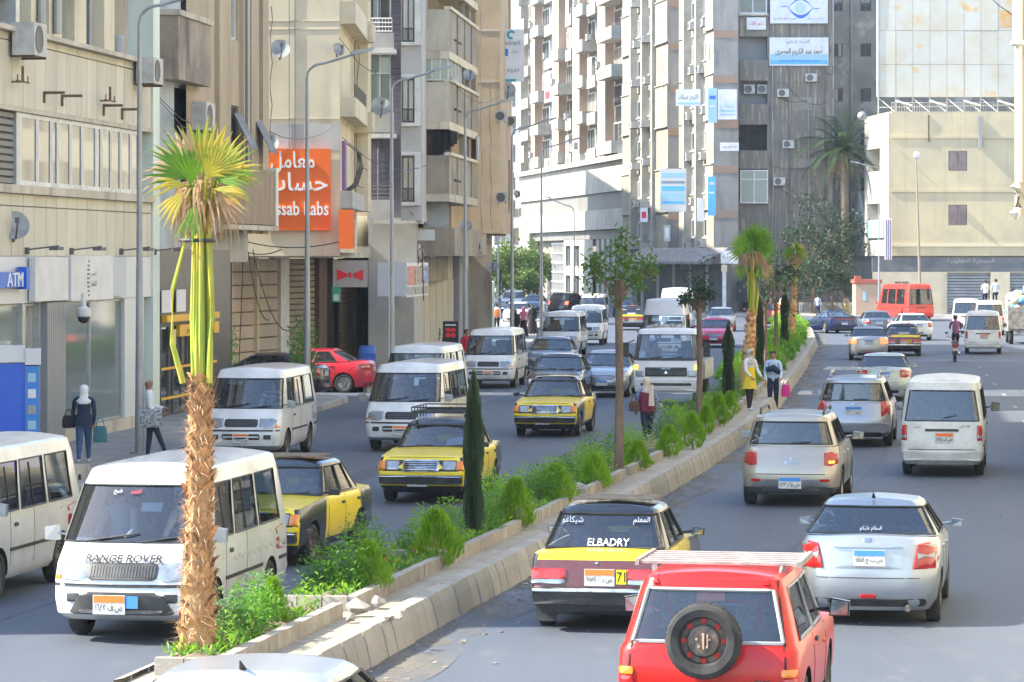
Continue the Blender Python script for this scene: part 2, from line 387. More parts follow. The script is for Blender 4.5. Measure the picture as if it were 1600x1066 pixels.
LED = mat('lamp_glass', (.5, .5, .48), .2)
def street_lamp(label, X, Y, z0=.15, h=9.45, arm=1.35, rise=.45, ang=0, grp='grey street lamps along the left pavement', r=.085):
    t = thing('street_lamp', label, 'street lamp', (X, Y, z0), ang, grp)
    b = MB(); b.tube([(0, 0, 0), (0, 0, 1.5), (0, 0, h*.5), (0, 0, h)], [r*1.25, r*1.1, r*.8, r*.5], 12); b.lathe([(.22, 0), (.22, .03), (.1, .035)], 12); b.build('pole', GALV, t)
    pts = [(0, 0, h-.1)] + [(arm*.35*(1-cos(a)), 0, h + arm*.28*sin(a)) for a in [pi/2*i/5 for i in range(1, 6)]] + [(arm*.8, 0, h+arm*.28+rise*.4), (arm, 0, h+arm*.28+rise*.62)]
    MB().tube(pts, .035, 8).build('lamp_arm', GALV, t)
    a = atan2(rise*.4, arm*.45); q = Matrix.Rotation(-a, 3, 'Y'); e = V(pts[-1])
    b = MB(); b.box(e + q @ V((.26, 0, .0)), (.62, .22, .07), 0, mtx=q); b.box(e + q @ V((.05, 0, .05)), (.24, .14, .06), 0, mtx=q); hd = b.build('lamp_head', GALV, t)
    b = MB(); b.box(e + q @ V((.30, 0, -.04)), (.45, .17, .012), 0, mtx=q); b.build('lens', LED, hd); return t
def lampx(x, y_bend): 
    s = (HY - y_bend)/5.15; Y = F/s; return (x-800)/F*Y, Y
for (x, yb, lab) in ((218, 35, 'tallest grey street lamp, the bald man leans on it'), (480, 120, 'grey street lamp in front of the orange laboratory sign'), (612, 143, 'grey street lamp beside the grey shop box sign'),
                     (727, 187, 'grey street lamp in front of the balconies with slotted parapets'), (800, 214, 'grey street lamp at the corner of the last tan building'), (846, 241, 'grey street lamp by the white low building')):
    X, Y = lampx(x, yb); street_lamp(lab, X, Y)
street_lamp('slim grey street lamp with its arm to the left, before the bank windows', 4.9, 252, 0, 8.0, 1.9, .9, pi, r=.07)
street_lamp('pale street lamp in front of the white balconies', 26.6, 232, 0, 10.6, 1.5, .4, pi, r=.07)
t = thing('lamp_post', 'thin leaning post with a round lamp beside the red minibus', 'street lamp', (29.9, 234, 0)); MB().tube([(0, 0, 0), (-.12, 0, 4), (-.35, 0, 11.8)], [.13, .1, .05], 8).build('pole', mat('rust_pole', (.28, .22, .17), .8), t)
b = MB(); b.lathe([(.04, -.1), (.22, .0), (.26, .22), (.18, .38), (.01, .42)], 12, 0, None, (-.3, 0, 11.75)); b.build('lamp_head', mat('lamp_white', (.7, .72, .74), .4), t, smooth=60)
t = thing('sign_post', 'thin white post at the far street corner, left of the lamps', 'post', (-1.3, 300, 0)); MB().tube([(0, 0, 0), (0, 0, 6.6)], .09, 8).build('pole', mat('lamp_white'), t)
# ================================================================ vehicles
BLK = mat('black_plastic', (.02, .02, .022), .55, col2=(.05, .05, .048), sc=5)
RUB = mat('tyre_rubber', (.018, .018, .018), .85, col2=(.045, .042, .038), sc=6)
CHR = mat('chrome', (.62, .63, .65), .22, 1.0, col2=(.35, .35, .34), sc=8)
ALU = mat('wheel_alloy', (.42, .43, .44), .35, .8, col2=(.25, .24, .22), sc=9)
STL = mat('wheel_steel', (.10, .10, .10), .55, .4, col2=(.2, .17, .14), sc=9)
UND = mat('underbody', (.012, .012, .012), .9)
SEAT = mat('seat_fabric', (.10, .105, .115), .9, col2=(.2, .2, .2), sc=9)
RED = mat('tail_lens_red', (.42, .012, .012), .15, coat=.6)
REDL = mat('brake_lamp_lit', (1, .10, .03), .3, emit=1.4)
AMB = mat('amber_lens', (.75, .22, .015), .2, coat=.5)
AMBL = mat('amber_lamp_lit', (1, .42, .03), .3, emit=1.3)
CLR = mat('clear_lens', (.34, .37, .39), .12, .3, col2=(.22, .24, .26), sc=6, coat=.8)
WHT = mat('plate_white', (.66, .66, .63), .5, col2=(.5, .49, .45), sc=20)
ORG = mat('plate_orange', (.85, .20, .03), .5)
BLU = mat('plate_blue', (.06, .25, .62), .5)
INK = mat('print_black', (.015, .015, .015), .6)
INKW = mat('print_white', (.8, .8, .8), .6)
INKR = mat('print_red', (.7, .02, .03), .6)
WS = glass('windscreen_glass', (.78, .88, .92), .016, .02, (.01, .03, .06))
PG = glass('privacy_glass', (.55, .66, .70), .018, .05, (.01, .03, .05))
SG = glass('side_glass', (.74, .84, .82), .016, .02)
DASH = mat('dashboard', (.03, .03, .032), .8)

def contour(yf, yr, w, z=0, rf=.25, rr=.25, bf=.05, br=.05, rx=None, rxr=None, n=7, tap=.03, ys=None):
    """right half of a plan outline from front centre to rear centre; z is a number or [(y, z), ...]"""
    nf, nc = 4, 4; rx = min(rx or rf, w*.85); rxr = min(rxr or rr, w*.85); p = []
    for i in range(nf): x = (w-rx)*i/nf; p.append((x, yf - bf*(x/w)**2))
    y0 = yf - bf*((w-rx)/w)**2
    for i in range(nc): a = pi/2*i/nc; p.append((w-rx+rx*sin(a), y0 - rf*(1-cos(a))))
    y0 -= rf; y1 = yr + br*((w-rxr)/w)**2; y2 = y1 + rr
    for i in range(n):
        t = i/(n-1) if ys is None else ys[i]; y = y0 + (y2-y0)*t; p.append((w*(1-tap*abs(2*t-1)**3) if 0 < i < n-1 else w*(1-tap), y))
    for i in range(1, nc+1): a = pi/2*i/nc; p.append((w-rxr+rxr*cos(a), y2 - rr*sin(a)))
    for i in range(nf-1, -1, -1): x = (w-rxr)*i/nf; p.append((x, yr + br*(x/w)**2))
    # keep the corners joined to the tapered side
    q = []
    for k, (x, y) in enumerate(p):
        if k >= nf and k < nf+nc+n+nc: x *= 1 - tap if (k < nf+nc or k >= nf+nc+n) else 1
        if callable(z): zz = z(y)
        elif isinstance(z, (int, float)): zz = z
        else: zz = interp(y, z)
        q.append(V((x, y, zz)))
    return q
NF, NC = 4, 4
def ring(h): return h + [V((-p.x, p.y, p.z)) for p in h[-2:0:-1]]
def capfaces(h, k=4, crown=0, mi=0, up=True, mb=None, off=0):
    """close a contour with strips across; returns via mb (own vertices)"""
    n = len(h); wmax = max(p.x for p in h); rows = []
    for i, p in enumerate(h):
        rows.append([V((p.x*(1-2*j/k), p.y, p.z + crown*(1-(1-2*j/k)**2)*min(1, p.x/wmax*1.3))) for j in range(k+1)])
    mb.grid(rows, mi, flip=not up)

def rrect(x0, x1, z0, z1, r=.02, n=3):
    if x0 > x1: x0, x1 = x1, x0
    r = min(r, (x1-x0)/2.01, (z1-z0)/2.01); p = []
    for cx, cz, a0 in ((x1-r, z1-r, 0), (x0+r, z1-r, pi/2), (x0+r, z0+r, pi), (x1-r, z0+r, 1.5*pi)):
        for i in range(n+1): a = a0 + pi/2*i/n; p.append((cx + r*cos(a), cz + r*sin(a)))
    return p
WHEELS = {}
def wheel_meshes(r, w, style):
    k = (r, w, style)
    if k in WHEELS: return WHEELS[k]
    X = Matrix.Rotation(pi/2, 3, 'Y'); h = w/2; ri = r*.66
    t = MB(); t.lathe([(ri, -h*.8), (r*.8, -h), (r*.95, -h*.92), (r, -h*.6), (r, h*.6), (r*.95, h*.92), (r*.8, h), (ri, h*.8), (ri, h*.2)], 28, 0, X)
    rm = MB(); rm.lathe([(ri, h*.82), (ri*.94, h*.86), (ri*.86, h*.55), (ri*.3, h*.45 if style == 'steel' else h*.25), (ri*.26, h*.6), (ri*.2, h*.66), (0.001, h*.66)], 24, 0, X)
    if style == 'alloy':
        for i in range(7):
            a = 2*pi*i/7; q = Matrix.Rotation(a, 3, 'X')
            rm.box(q @ V((h*.66, 0, ri*.55)), (h*.25, ri*.17, ri*.72), 0, mtx=q)
    elif style == 'steel':
        for i in range(8):
            a = 2*pi*i/8; q = Matrix.Rotation(a, 3, 'X'); rm.box(q @ V((h*.5, 0, ri*.58)), (.02, ri*.2, ri*.16), 1, mtx=q)
    WHEELS[k] = (t.mesh('tyre', RUB), rm.mesh('rim', [ALU if style == 'alloy' else STL, UND])); return WHEELS[k]

class Car:
    def __init__(s, name, label, cat, group=None):
        s.root = thing(name, label, cat, group=group); s.bv = []; s.bf = []
    def addbvh(s, mb): o = len(s.bv); s.bv += [V(v) for v in mb.v]; s.bf += [tuple(i+o for i in f) for f in mb.f]; s.bvh = None
    def body(s, levels, mats, wheels, matfn=None, crown=.03, r=.33, archw=.3, k=8, capmat=0):
        mb = MB(); rows = [ring(h) for h in levels]
        mb.grid(rows, 0, True, flip=True)
        capfaces(levels[-1], k, crown, capmat, True, mb); n1 = len(mb.f)
        capfaces(levels[0], 2, 0, len(mats)-1, False, mb)
        if matfn:
            for i in range(n1):
                f = mb.f[i]; c = sum((V(mb.v[j]) for j in f), V())/len(f); q = matfn(c, mb.m[i])
                mb.m[i] = q
        s.addbvh(mb)
        me = mb.mesh('body', mats, 0)
        import bmesh
        bm = bmesh.new(); bm.from_mesh(me); bmesh.ops.remove_doubles(bm, verts=bm.verts, dist=1e-4); bmesh.ops.recalc_face_normals(bm, faces=bm.faces); bm.to_mesh(me); bm.free()
        o = obj('body', me, s.root)
        cut = MB(); X = Matrix.Rotation(pi/2, 3, 'Y')
        for (y, zc) in wheels:
            for sx in (-1, 1): cut.lathe([(.001, -.3), (r*1.17, -.3), (r*1.17, .3), (.001, .3)], 28, len(mats)-1, X, (sx*(s.w - archw + .3), y, zc))
        cm = cut.mesh('cutter', mats, 0)
        bm = bmesh.new(); bm.from_mesh(cm); bmesh.ops.remove_doubles(bm, verts=bm.verts, dist=1e-3); bmesh.ops.recalc_face_normals(bm, faces=bm.faces); bm.to_mesh(cm); bm.free()
        co = obj('cutter', cm)
        md = o.modifiers.new('b', 'BOOLEAN'); md.operation = 'DIFFERENCE'; md.object = co; md.solver = 'EXACT'
        dg = bpy.context.evaluated_depsgraph_get(); me2 = bpy.data.meshes.new_from_object(o.evaluated_get(dg))
        me2.polygons.foreach_set('use_smooth', [True]*len(me2.polygons)); me2.update(); me2.set_sharp_from_angle(angle=radians(38))
        o.modifiers.clear(); o.data = me2; me2.name = 'body'; bpy.data.objects.remove(co); bpy.data.meshes.remove(cm)
        s.bodyo = o; return o
    def cabin(s, levels, mats, wins, vs=(0, .09, .9, 1), crown=.04, bulge=.012, matfn=None, seal=.014, round_=.05, nm='roof'):
        """levels = [belt, (mid), roof edge]; wins = (name, u0, u1, v0, v1, glass, mirror)"""
        if len(levels) == 2:
            a, b = levels; rws = []
            for v in vs: rws.append([p.lerp(q, v) + V((bulge*4*v*(1-v) * (1 if p.x > .02 else 0), 0, 0)) for p, q in zip(a, b)])
        else: rws = levels
        n = len(rws[0]); full = [ring(h) for h in rws]; N = len(full[0]); cells = {}
        for (nm_, u0, u1, v0, v1, g, mir) in wins:
            for j in range(u0, u1):
                for i in range(v0, v1): cells[(i, j % N)] = 1
                if mir:
                    for i in range(v0, v1): cells[(i, (-j-1) % N)] = 1
        mb = MB(); o = len(mb.v); mb.add([p for r_ in full for p in r_], []); allq = MB(); allq.add([p for r_ in full for p in r_], [])
        for i in range(len(full)-1):
            for j in range(N):
                k = (j+1) % N; q = (i*N+j, (i+1)*N+j, (i+1)*N+k, i*N+k); allq.f.append(q); allq.m.append(0)
                if (i, j) not in cells: mb.f.append(q); mb.m.append(0)
        top = rws[-1]; cy = sum(p.y for p in top)/len(top); wm = max(p.x for p in top)
        inner = [V((p.x*(1-round_/max(wm, .1)), cy + (p.y-cy)*(1-round_/max(.3, top[0].y-cy)), p.z + round_*.55)) for p in top]
        mb.grid([ring(top), ring(inner)], 0, True, flip=True); capfaces(inner, 8, crown, 0, True, mb)
        if matfn:
            for i, f in enumerate(mb.f): mb.m[i] = matfn(sum((V(mb.v[j]) for j in f), V())/len(f), mb.m[i])
        s.addbvh(allq); t2 = MB(); capfaces(inner, 8, crown, 0, True, t2); s.addbvh(t2)
        s.roofo = mb.build(nm, mats, s.root, smooth=35)
        for (nm_, u0, u1, v0, v1, g, mir) in wins:
            for sg in ((1, -1) if mir else (1,)):
                rr_ = []
                for i in range(v0, v1+1):
                    row = [full[i][(sg*j) % N].copy() for j in range(u0, u1+1)]
                    c = V((0, cy, row[0].z)); rr_.append([p + (c-p).normalized()*.012 for p in row])
                q = MB(); q.grid(rr_, 0, flip=(sg > 0)); wo = q.build(nm_, g, s.root, smooth=60)
                if seal:
                    lp = [full[v0][(sg*j) % N] for j in range(u0, u1+1)] + [full[i][(sg*u1) % N] for i in range(v0+1, v1+1)] + \
                         [full[v1][(sg*j) % N] for j in range(u1-1, u0-1, -1)] + [full[i][(sg*u0) % N] for i in range(v1-1, v0, -1)]
                    t = MB(); t.tube(lp + [lp[0]], seal, 5, 0, False); t.build('window_seal', s.sealmat, wo)
    sealmat = BLK
    def ray(s, side, a, b):
        if s.bvh is None: s.bvh = BVHTree.FromPolygons(s.bv, s.bf)
        o, d = {'f': ((a, 9, b), (0, -1, 0)), 'r': ((a, -9, b), (0, 1, 0)), 'R': ((9, a, b), (-1, 0, 0)), 'L': ((-9, a, b), (1, 0, 0)), 't': ((a, b, 9), (0, 0, -1))}[side]
        h = s.bvh.ray_cast(V(o), V(d))
        return (h[0], V(d)) if h[0] else (None, V(d))
    def dec(s, name, side, poly, m, off=.012, mir=False, parent=None, mi2=None, label=None):
        res = None
        for sg in ((1, -1) if mir else (1,)):
            sd = side if sg == 1 or side in 'frt' else {'R': 'L', 'L': 'R'}[side]
            pl = [(p[0]*(sg if side in 'frt' else 1), p[1]) for p in poly]
            # densify
            q = []
            for i in range(len(pl)):
                a, b = pl[i], pl[(i+1) % len(pl)]; d = sqrt((a[0]-b[0])**2+(a[1]-b[1])**2); k = max(1, int(d/.12))
                for j in range(k): q.append((a[0]+(b[0]-a[0])*j/k, a[1]+(b[1]-a[1])*j/k))
            cx = sum(p[0] for p in q)/len(q); cz = sum(p[1] for p in q)/len(q); n = len(q); rows = []; last = None
            for (sc, of) in ((1, -.02), (1, off*.7), (.94, off), (.6, off), (.25, off)):
                row = []
                for a, b in q:
                    h, d = s.ray(sd, cx+(a-cx)*sc, cz+(b-cz)*sc)
                    if h is None: h = last if last else V((0, 0, 0)); pt = h
                    else: pt = h - d*of; last = pt
                    row.append(pt)
                rows.append(row)
            h, d = s.ray(sd, cx, cz); ct = (h - d*off) if h else rows[-1][0]
            mb = MB(); mb.grid(rows, 0, True); b0 = 4*n; mb.v.append(tuple(ct)); e = len(mb.v)-1
            for i in range(n): mb.f.append((b0+i, b0+(i+1) % n, e)); mb.m.append(0)
            import bmesh
            me = mb.mesh(name, m, 0); bm = bmesh.new(); bm.from_mesh(me); bmesh.ops.recalc_face_normals(bm, faces=bm.faces); bm.to_mesh(me); bm.free()
            me.polygons.foreach_set('use_smooth', [True]*len(me.polygons)); me.set_sharp_from_angle(angle=radians(40))
            res = obj(name, me, parent or s.root)
            if label: res['label'] = label
        return res
    def text(s, txt, side, a, b, wd, hg, m, off=.012, parent=None, keep=True, bold=.0):
        vs, fs, tw, th = textmesh(txt, bold); ka, kb = wd/tw, hg/th
        if keep: ka = kb = min(ka, kb)
        sx = -1 if side == 'f' else 1; q = MB(); pts = []
        if side in 'RL': sx = 1 if side == 'R' else -1
        for x, y in vs:
            h, d = s.ray(side, a + sx*x*ka, b + y*kb)
            pts.append(h - d*off if h else V((a, 0, b)))
        q.add(pts, fs); return q.build('lettering', m, parent or s.root, smooth=0)
    def wheels(s, ys, r, w, tx, style='steel', z=None):
        tm, rm = wheel_meshes(r, w, style)
        for y in ys:
            for sg in (1, -1):
                o = obj('wheel', tm, s.root, (sg*tx, y, r)); q = obj('rim', rm, o)
                if sg < 0: o.rotation_euler = (0, 0, pi)
    def seats(s, rows, z0, z1, w=.48, xs=(-.36, .36)):
        for y in rows:
            for x in xs:
                b = MB(); b.bb(x-w/2, x+w/2, y-.08, y+.08, z0, z1-.2); b.bb(x-w*.3, x+w*.3, y-.05, y+.05, z1-.2, z1); b.build('seat', SEAT, s.root)
    def plate(s, side, x, z, kind='orange', txt='٣٨١٥ ص ب', wd=.36, hg=.2, y=None, lett=True, base=True):
        h, d = s.ray(side, x, z); sg = 1 if side == 'f' else -1
        yy = max(hh[0].y*sg for hh in [s.ray(side, x+dx, z+dz) for dx in (-wd*.45, wd*.45) for dz in (-hg*.45, hg*.45)] if hh[0])*sg + sg*.012
        b = MB(); b.box((x, yy, z), (wd, .016, hg)); p = b.build('number_plate', WHT, s.root)
        b = MB(); b.box((x, yy+sg*.009, z+hg*.31), (wd*.96, .006, hg*.34)); b.build('plate_band', ORG if kind == 'orange' else BLU, p)
        if lett:
            a_, b_ = txt.split(' ', 1); txt = b_ + ' ' + a_
            lettering(txt, (x, yy+sg*.0085, z-hg*.17), (-sg, 0, 0), (0, 0, 1), wd*.86, hg*.46, INK, p, .004, .01, keep=False)
        return p
    def mirror(s, y, z, x, m=BLK, glassm=CHR, sz=(.2, .09, .15), both=True):
        for sg in ((1, -1) if both else (1,)):
            b = MB(); b.tube([(sg*(x-.06), y, z-.02), (sg*(x+.06), y, z)], .018, 6)
            q = [V((sg*(x+.06+sz[0]*a), y+sz[1]*bb, z+sz[2]*c)) for a, bb, c in ((0, .4, -.4), (1, .15, -.4), (1.05, .1, .35), (.1, .45, .5))]
            b.ext(q, (0, -sz[1], 0)); o = b.build('wing_mirror', m, s.root)
            q = [v + V((0, -sz[1]-.004, 0)) for v in q]; c = sum(q, V())/4; g = MB(); g.ext([c + (v-c)*.86 for v in q], (0, -.004, 0)); g.build('mirror_glass', CHR, o)
    def wiper(s, pts, side='f', off=.02):
        pp = []
        for a, b in pts:
            h, d = s.ray(side, a, b)
            if h: pp.append(h - d*off)
        MB().tube(pp, .011, 5).build('wiper', BLK, s.root)
    def put(s, x, yb, hd, near=None):
        """near axle (local y) stands at photo pixel (x, yb); hd = heading angle, 0 = away from the camera"""
        p = gp(x, yb); place(s.root, p.x, p.y, hd, near if near is not None else s.near); return s
def place(root, X, Y, hd, near):
    # heading hd measured clockwise from +Y
    f = V((sin(hd), cos(hd), 0)); root.location = V((X, Y, 0)) - f*near; root.rotation_euler = (0, 0, -hd)
def roadslope(Y):
    return interp(Y, [(20, .175), (60, .168), (85, .15), (110, .115), (190, .10), (300, .08)])
def away(Y, d=0): return math.atan(roadslope(Y)) + radians(d)
def toward(Y, d=0): return math.atan(roadslope(Y)) + pi + radians(d)

# ---- minibus (front and rear views)
def minibus(label, name='minibus', cat='minibus', L=4.7, W=1.76, HT=2.03, col='van_white', grp='white minibuses', rearplate=True, fplate='٣٨١٥ ص ب', front=True, rear=True, grille='dark', lett=True, wheel='steel', high=0, pas=0):
    m = paint(col, (.74, .75, .74), rough=.28, dirt=.2) if col not in MATS else MATS[col]
    c = Car(name, label, cat, grp); hl = L/2; w = W/2; c.w = w; c.near = -hl+1.05
    bz = 1.10
    lv = [contour(hl-.20, -hl+.12, w*.90, .26, .18, .12, .08, .03), contour(hl-.05, -hl+.03, w*.97, .34, .18, .12, .10, .03), contour(hl, -hl, w*.99, .50, .18, .12, .12, .03),
          contour(hl-.03, -hl+.03, w, .74, .18, .12, .12, .03), contour(hl-.14, -hl+.04, w, .92, .18, .12, .10, .03), contour(hl-.34, -hl+.05, w*.99, bz, .2, .12, .10, .03)]
    c.body(lv, [m, UND], [(hl-1.0, .32), (-hl+1.05, .32)], crown=0, r=.33, archw=.26, capmat=1)
    ys = [0, .10, .30, .33, .60, .63, .90, 1.0]
    belt = contour(hl-.34, -hl+.05, w*.99, bz, .2, .12, .10, .03, n=8, ys=ys)
    roof = contour(hl-1.0, -hl+.20, w*.845, HT-.09+high, .2, .16, .13, .04, n=8, ys=[0, .03, .23, .26, .56, .60, .92, 1.0])
    s0 = NF+NC; n = len(belt); rc = n-1
    win = [('windscreen', -7, 7, 1, 2, WS, False), ('side_window', s0+1, s0+2, 1, 2, SG, True), ('side_window', s0+3, s0+4, 1, 2, SG, True), ('side_window', s0+5, s0+6, 1, 2, SG, True)]
    win.append(('rear_window', rc-5, rc+5, 1, 2, PG, False))
    c.cabin([belt, roof], [m], win, vs=(0, .05, .80 if not high else .55, 1), crown=.05, bulge=.03)
    c.wheels([hl-1.0, -hl+1.05], .33, .19, w-.12, wheel)
    c.seats([hl-1.55], 1.0, 1.62, .5, (-.45, .45)); c.seats([hl-2.5, hl-3.4], 1.0, 1.58, .42, (-.55, -.1, .45))
    MB().bb(-w*.85, w*.85, hl-1.0, hl-.62, 1.02, 1.14).build('dashboard', DASH, c.root)
    if front:
        c.dec('headlight', 'f', [(.40, .93), (.40, .76), (.52, .72), (w-.02, .74), (w-.04, .94)], CLR, .012, True)
        c.dec('indicator_lamp', 'f', [(.74, .735), (w-.05, .735), (w-.05, .78), (.75, .78)], AMB, .02, True)
        c.dec('grille', 'f', rrect(-.37, .37, .75, .92, .05), BLK, .014)
        g = [c.dec('grille_bar', 'f', rrect(-.34, .34, z, z+.012, .003), CHR if grille != 'dark' else mat('grille_grey', (.09, .09, .095), .5), .024) for z in (.785, .825, .865)]
        c.dec('bumper_strip', 'f', rrect(-w*.95, w*.95, .655, .69, .01), BLK, .014)
        c.dec('air_intake', 'f', rrect(-.42, .42, .47, .60, .04), BLK, .01); c.dec('intake_bar', 'f', rrect(-.40, .40, .525, .545, .005), m, .022)
        c.dec('fog_lamp', 'f', rrect(.50, .66, .48, .58, .02), CLR if grille != 'dark' else BLK, .012, True)
        if fplate: c.plate('f', 0, .50, 'orange', fplate, lett=lett)
        c.wiper([(.55, bz+.05), (.0, bz+.13), (-.1, bz+.16)]); c.wiper([(-.15, bz+.05), (-.6, bz+.11)])
        c.mirror(hl-.62, 1.22, w-.02, mat('mirror_shell', (.30, .31, .32), .3, .4), sz=(.17, .09, .20))
    if rear:
        c.dec('tail_light', 'r', rrect(w-.15, w-.01, .74, 1.06, .03), RED, .014, True); c.dec('reversing_lamp', 'r', rrect(w-.14, w-.02, .78, .86, .01), CLR, .02, True)
        c.dec('tailgate_handle', 'r', rrect(-.34, .34, .93, .98, .02), BLK, .02)
        c.dec('tailgate_seam', 'r', rrect(-w*.80, w*.80, .555, .57, .003), BLK, .006)
        c.dec('rear_bumper', 'r', rrect(-w*.96, w*.96, .34, .54, .04), m, .05)
        c.wiper([(.02, bz+.1), (.3, bz+.16)], 'r')
        if rearplate: c.plate('r', 0.05, .80, 'orange', '١٣٤٥ ص ف', lett=lett)
    for sd in 'RL':
        c.dec('side_strip', sd, rrect(-hl+.16, -hl+.62, .62, .665, .01), BLK, .012); c.dec('side_strip', sd, rrect(-hl+1.5, hl-1.42, .62, .665, .01), BLK, .012)
        for y in (hl-1.46, .02-.1): c.dec('door_seam', sd, rrect(y, y+.012, .42, 1.72, .003), BLK, .003)
        c.dec('door_handle', sd, rrect(hl-1.72, hl-1.60, .93, .98, .02), BLK, .022)
    return c

# ---- three-box car
def saloon(label, name, cat, cols, L=4.35, W=1.72, HT=1.46, hood=.92, deck=1.03, ws=(.95, .12), rw=(-1.62, -.98), tw=.62, rf=.42, rr=.40, wb=2.55, r=.31, wheel='alloy', grp=None, gc=.19, tail=None, kind='modern', boxy=False, beltw=.95):
    m = MATS[cols[0]]; c = Car(name, label, cat, grp); hl = L/2; w = W/2; c.w = w; c.near = -wb/2 - .05; c.hl = hl
    b = .02 if boxy else .15
    zt = [(hl, hood-.20 if not boxy else hood-.07), (hl-.5, hood-.06 if not boxy else hood-.03), (ws[0], hood+.03), (rw[0], deck-.01), (-hl, deck)]
    zs = [(y, z-.07) for y, z in zt]; e = .05 if boxy else .13
    lv = [contour(hl-.16, -hl+.14, w*.86, gc, rf*.8, rr*.8, b, b*.6), contour(hl-.04, -hl+.03, w*.96, gc+.13, rf, rr, b, b*.6), contour(hl, -hl, w*.99, .50, rf, rr, b, b*.6),
          contour(hl-.05*(not boxy), -hl+.02, w, .66, rf, rr, b, b*.6), contour(hl-.07, -hl+.05, w*.985, zs, rf, rr, b, b*.6), contour(hl-.07-e, -hl+.05+e*.5, w*.985-e*.45, zt, rf, rr, b, b*.6)]
    def mf(p, q):
        if abs(p.x) < w*.7 and p.z > .8 and rw[0]+.15 < p.y < ws[0]-.15: return len(mats)-1
        if len(cols) > 1: return c2(p)
        return 0
    mats = [MATS[k] for k in cols] + [UND]
    def c2(p):                                                   # taxis: black wings, sills and scuttle; yellow bonnet, doors and boot lid
        if p.z < .36: return 1
        if p.y > ws[0]-.3: return 0 if (p.z > hood-.12 and abs(p.x) < w*.84 or p.y > hl-.1) else 1
        if p.y < rw[0]+.42 and abs(p.x) > w*.84: return 1
        if p.y < -hl+.12: return 2 if (len(cols) > 2 and p.z < deck-.17) else 0
        if abs(p.x) > w*.84: return 0
        return 0
    c.body(lv, mats, [(wb/2+.05, r), (-wb/2-.05, r)], mf, crown=.035, r=r, archw=.24)
    ys = [0, .06, .44, .47, .84, .88, 1.0]
    bw = w*beltw
    bz = lambda y: interp(y, zt) + .01
    belt = contour(ws[0], rw[0], bw, bz, .12, .12, .10, .05, n=7, ys=ys); roof = contour(ws[1], rw[1], tw, HT-.08, .12, .12, .07, .05, n=7, ys=[0, .02, .45, .49, .94, .97, 1.0])
    s0 = NF+NC; n = len(belt); rc = n-1
    win = [('windscreen', -7, 7, 1, 2, WS, False), ('side_window', s0+1, s0+2, 1, 2, SG, True), ('side_window', s0+3, s0+4, 1, 2, SG, True), ('rear_window', rc-7, rc+7, 1, 2, WS if boxy else PG, False)]
    c.cabin([belt, roof], [MATS[cols[1] if len(cols) > 1 else cols[0]]], win, vs=(0, .05, .90, 1), crown=.03, bulge=.015, round_=.06)
    c.wheels([wb/2+.05, -wb/2-.05], r, .185, w-.115, wheel)
    c.seats([.05], .8, 1.22, .46, (-.36, .36)); c.seats([rw[0]+.62], .8, 1.14, .44, (-.36, .36))
    MB().bb(-bw*.85, bw*.85, ws[0]-.42, ws[0]-.16, hood-.06, hood+.05).build('dashboard', DASH, c.root)
    for sd in 'RL':
        for y in (ws[0]-.22, ws[0]-1.12, ws[0]-1.98): c.dec('door_seam', sd, rrect(y, y+.012, .32, bz(y)-.02, .003), BLK, .003)
        for y in (ws[0]-.98, ws[0]-1.86): c.dec('door_handle', sd, rrect(y-.08, y+.07, bz(y)-.16, bz(y)-.12, .015), BLK if boxy else m, .022)
    c.tw = tw; return c
# ================================================================ buildings
CONC = mat('stained_render', (.58, .53, .43), .9, col2=(.44, .40, .32), sc=.7, lo=.38, hi=.68, col3=(.20, .17, .135), sc3=1.6, st3=(1, 1, .12), lo3=.5, hi3=.8, bump=.3, bsc=12)
PANEL = mat('wall_panel_grey', (.62, .585, .47), .8, col2=(.52, .485, .39), sc=.9, st=(1, 1, .25), lo=.4, hi=.7, col3=(.30, .27, .22), sc3=2, st3=(1, 1, .08), lo3=.58, hi3=.85, vary=.05)
MINT = mat('mint_white_column', (.64, .72, .65), .6, col2=(.54, .62, .56), sc=1.2, st=(1, 1, .2))
CREAM = mat('cream_render', (.68, .61, .45), .9, col2=(.56, .50, .37), sc=.6, lo=.4, hi=.7, col3=(.33, .29, .22), sc3=1.3, st3=(1, 1, .10), lo3=.53, hi3=.82, bump=.2, bsc=14)
PURP = mat('purple_grey_cladding', (.125, .115, .155), .7, col2=(.10, .095, .125), sc=2, st=(.3, .3, 4))
GREYR = mat('grey_render', (.46, .46, .45), .85, col2=(.38, .38, .37), sc=1.0, col3=(.25, .24, .23), sc3=1.5, st3=(1, 1, .15), lo3=.6, hi3=.85)
RAW = mat('raw_concrete_dirty', (.37, .325, .26), .92, col2=(.25, .22, .175), sc=.8, lo=.35, hi=.68, col3=(.12, .10, .085), sc3=1.8, st3=(1, 1, .12), lo3=.52, hi3=.8, bump=.35, bsc=10)
TAN = mat('tan_render', (.48, .38, .26), .92, col2=(.38, .30, .205), sc=.7, lo=.4, hi=.7, col3=(.22, .17, .12), sc3=1.6, st3=(1, 1, .12), lo3=.56, hi3=.8, bump=.3, bsc=12)
BROWNT = mat('brown_pilaster', (.46, .375, .26), .85, col2=(.36, .295, .21), sc=.8, st=(1, 1, .15))
WHITEF = mat('white_window_frame', (.66, .67, .66), .5, col2=(.55, .55, .54), sc=2)
ALF = mat('aluminium_frame', (.44, .47, .48), .4, .5, col2=(.36, .38, .39), sc=3)
WGL = mat('window_pane_dark', (.022, .03, .036), .04, spec=.9, col2=(.05, .06, .065), sc=.8, lo=.4, hi=.6)
WGC = mat('window_pane_curtain', (.20, .21, .20), .06, spec=.9, col2=(.36, .34, .30), sc=3, st=(6, 6, .3), lo=.42, hi=.58)
DARK = mat('dark_opening', (.018, .018, .02), .9, col2=(.05, .045, .04), sc=1.5)
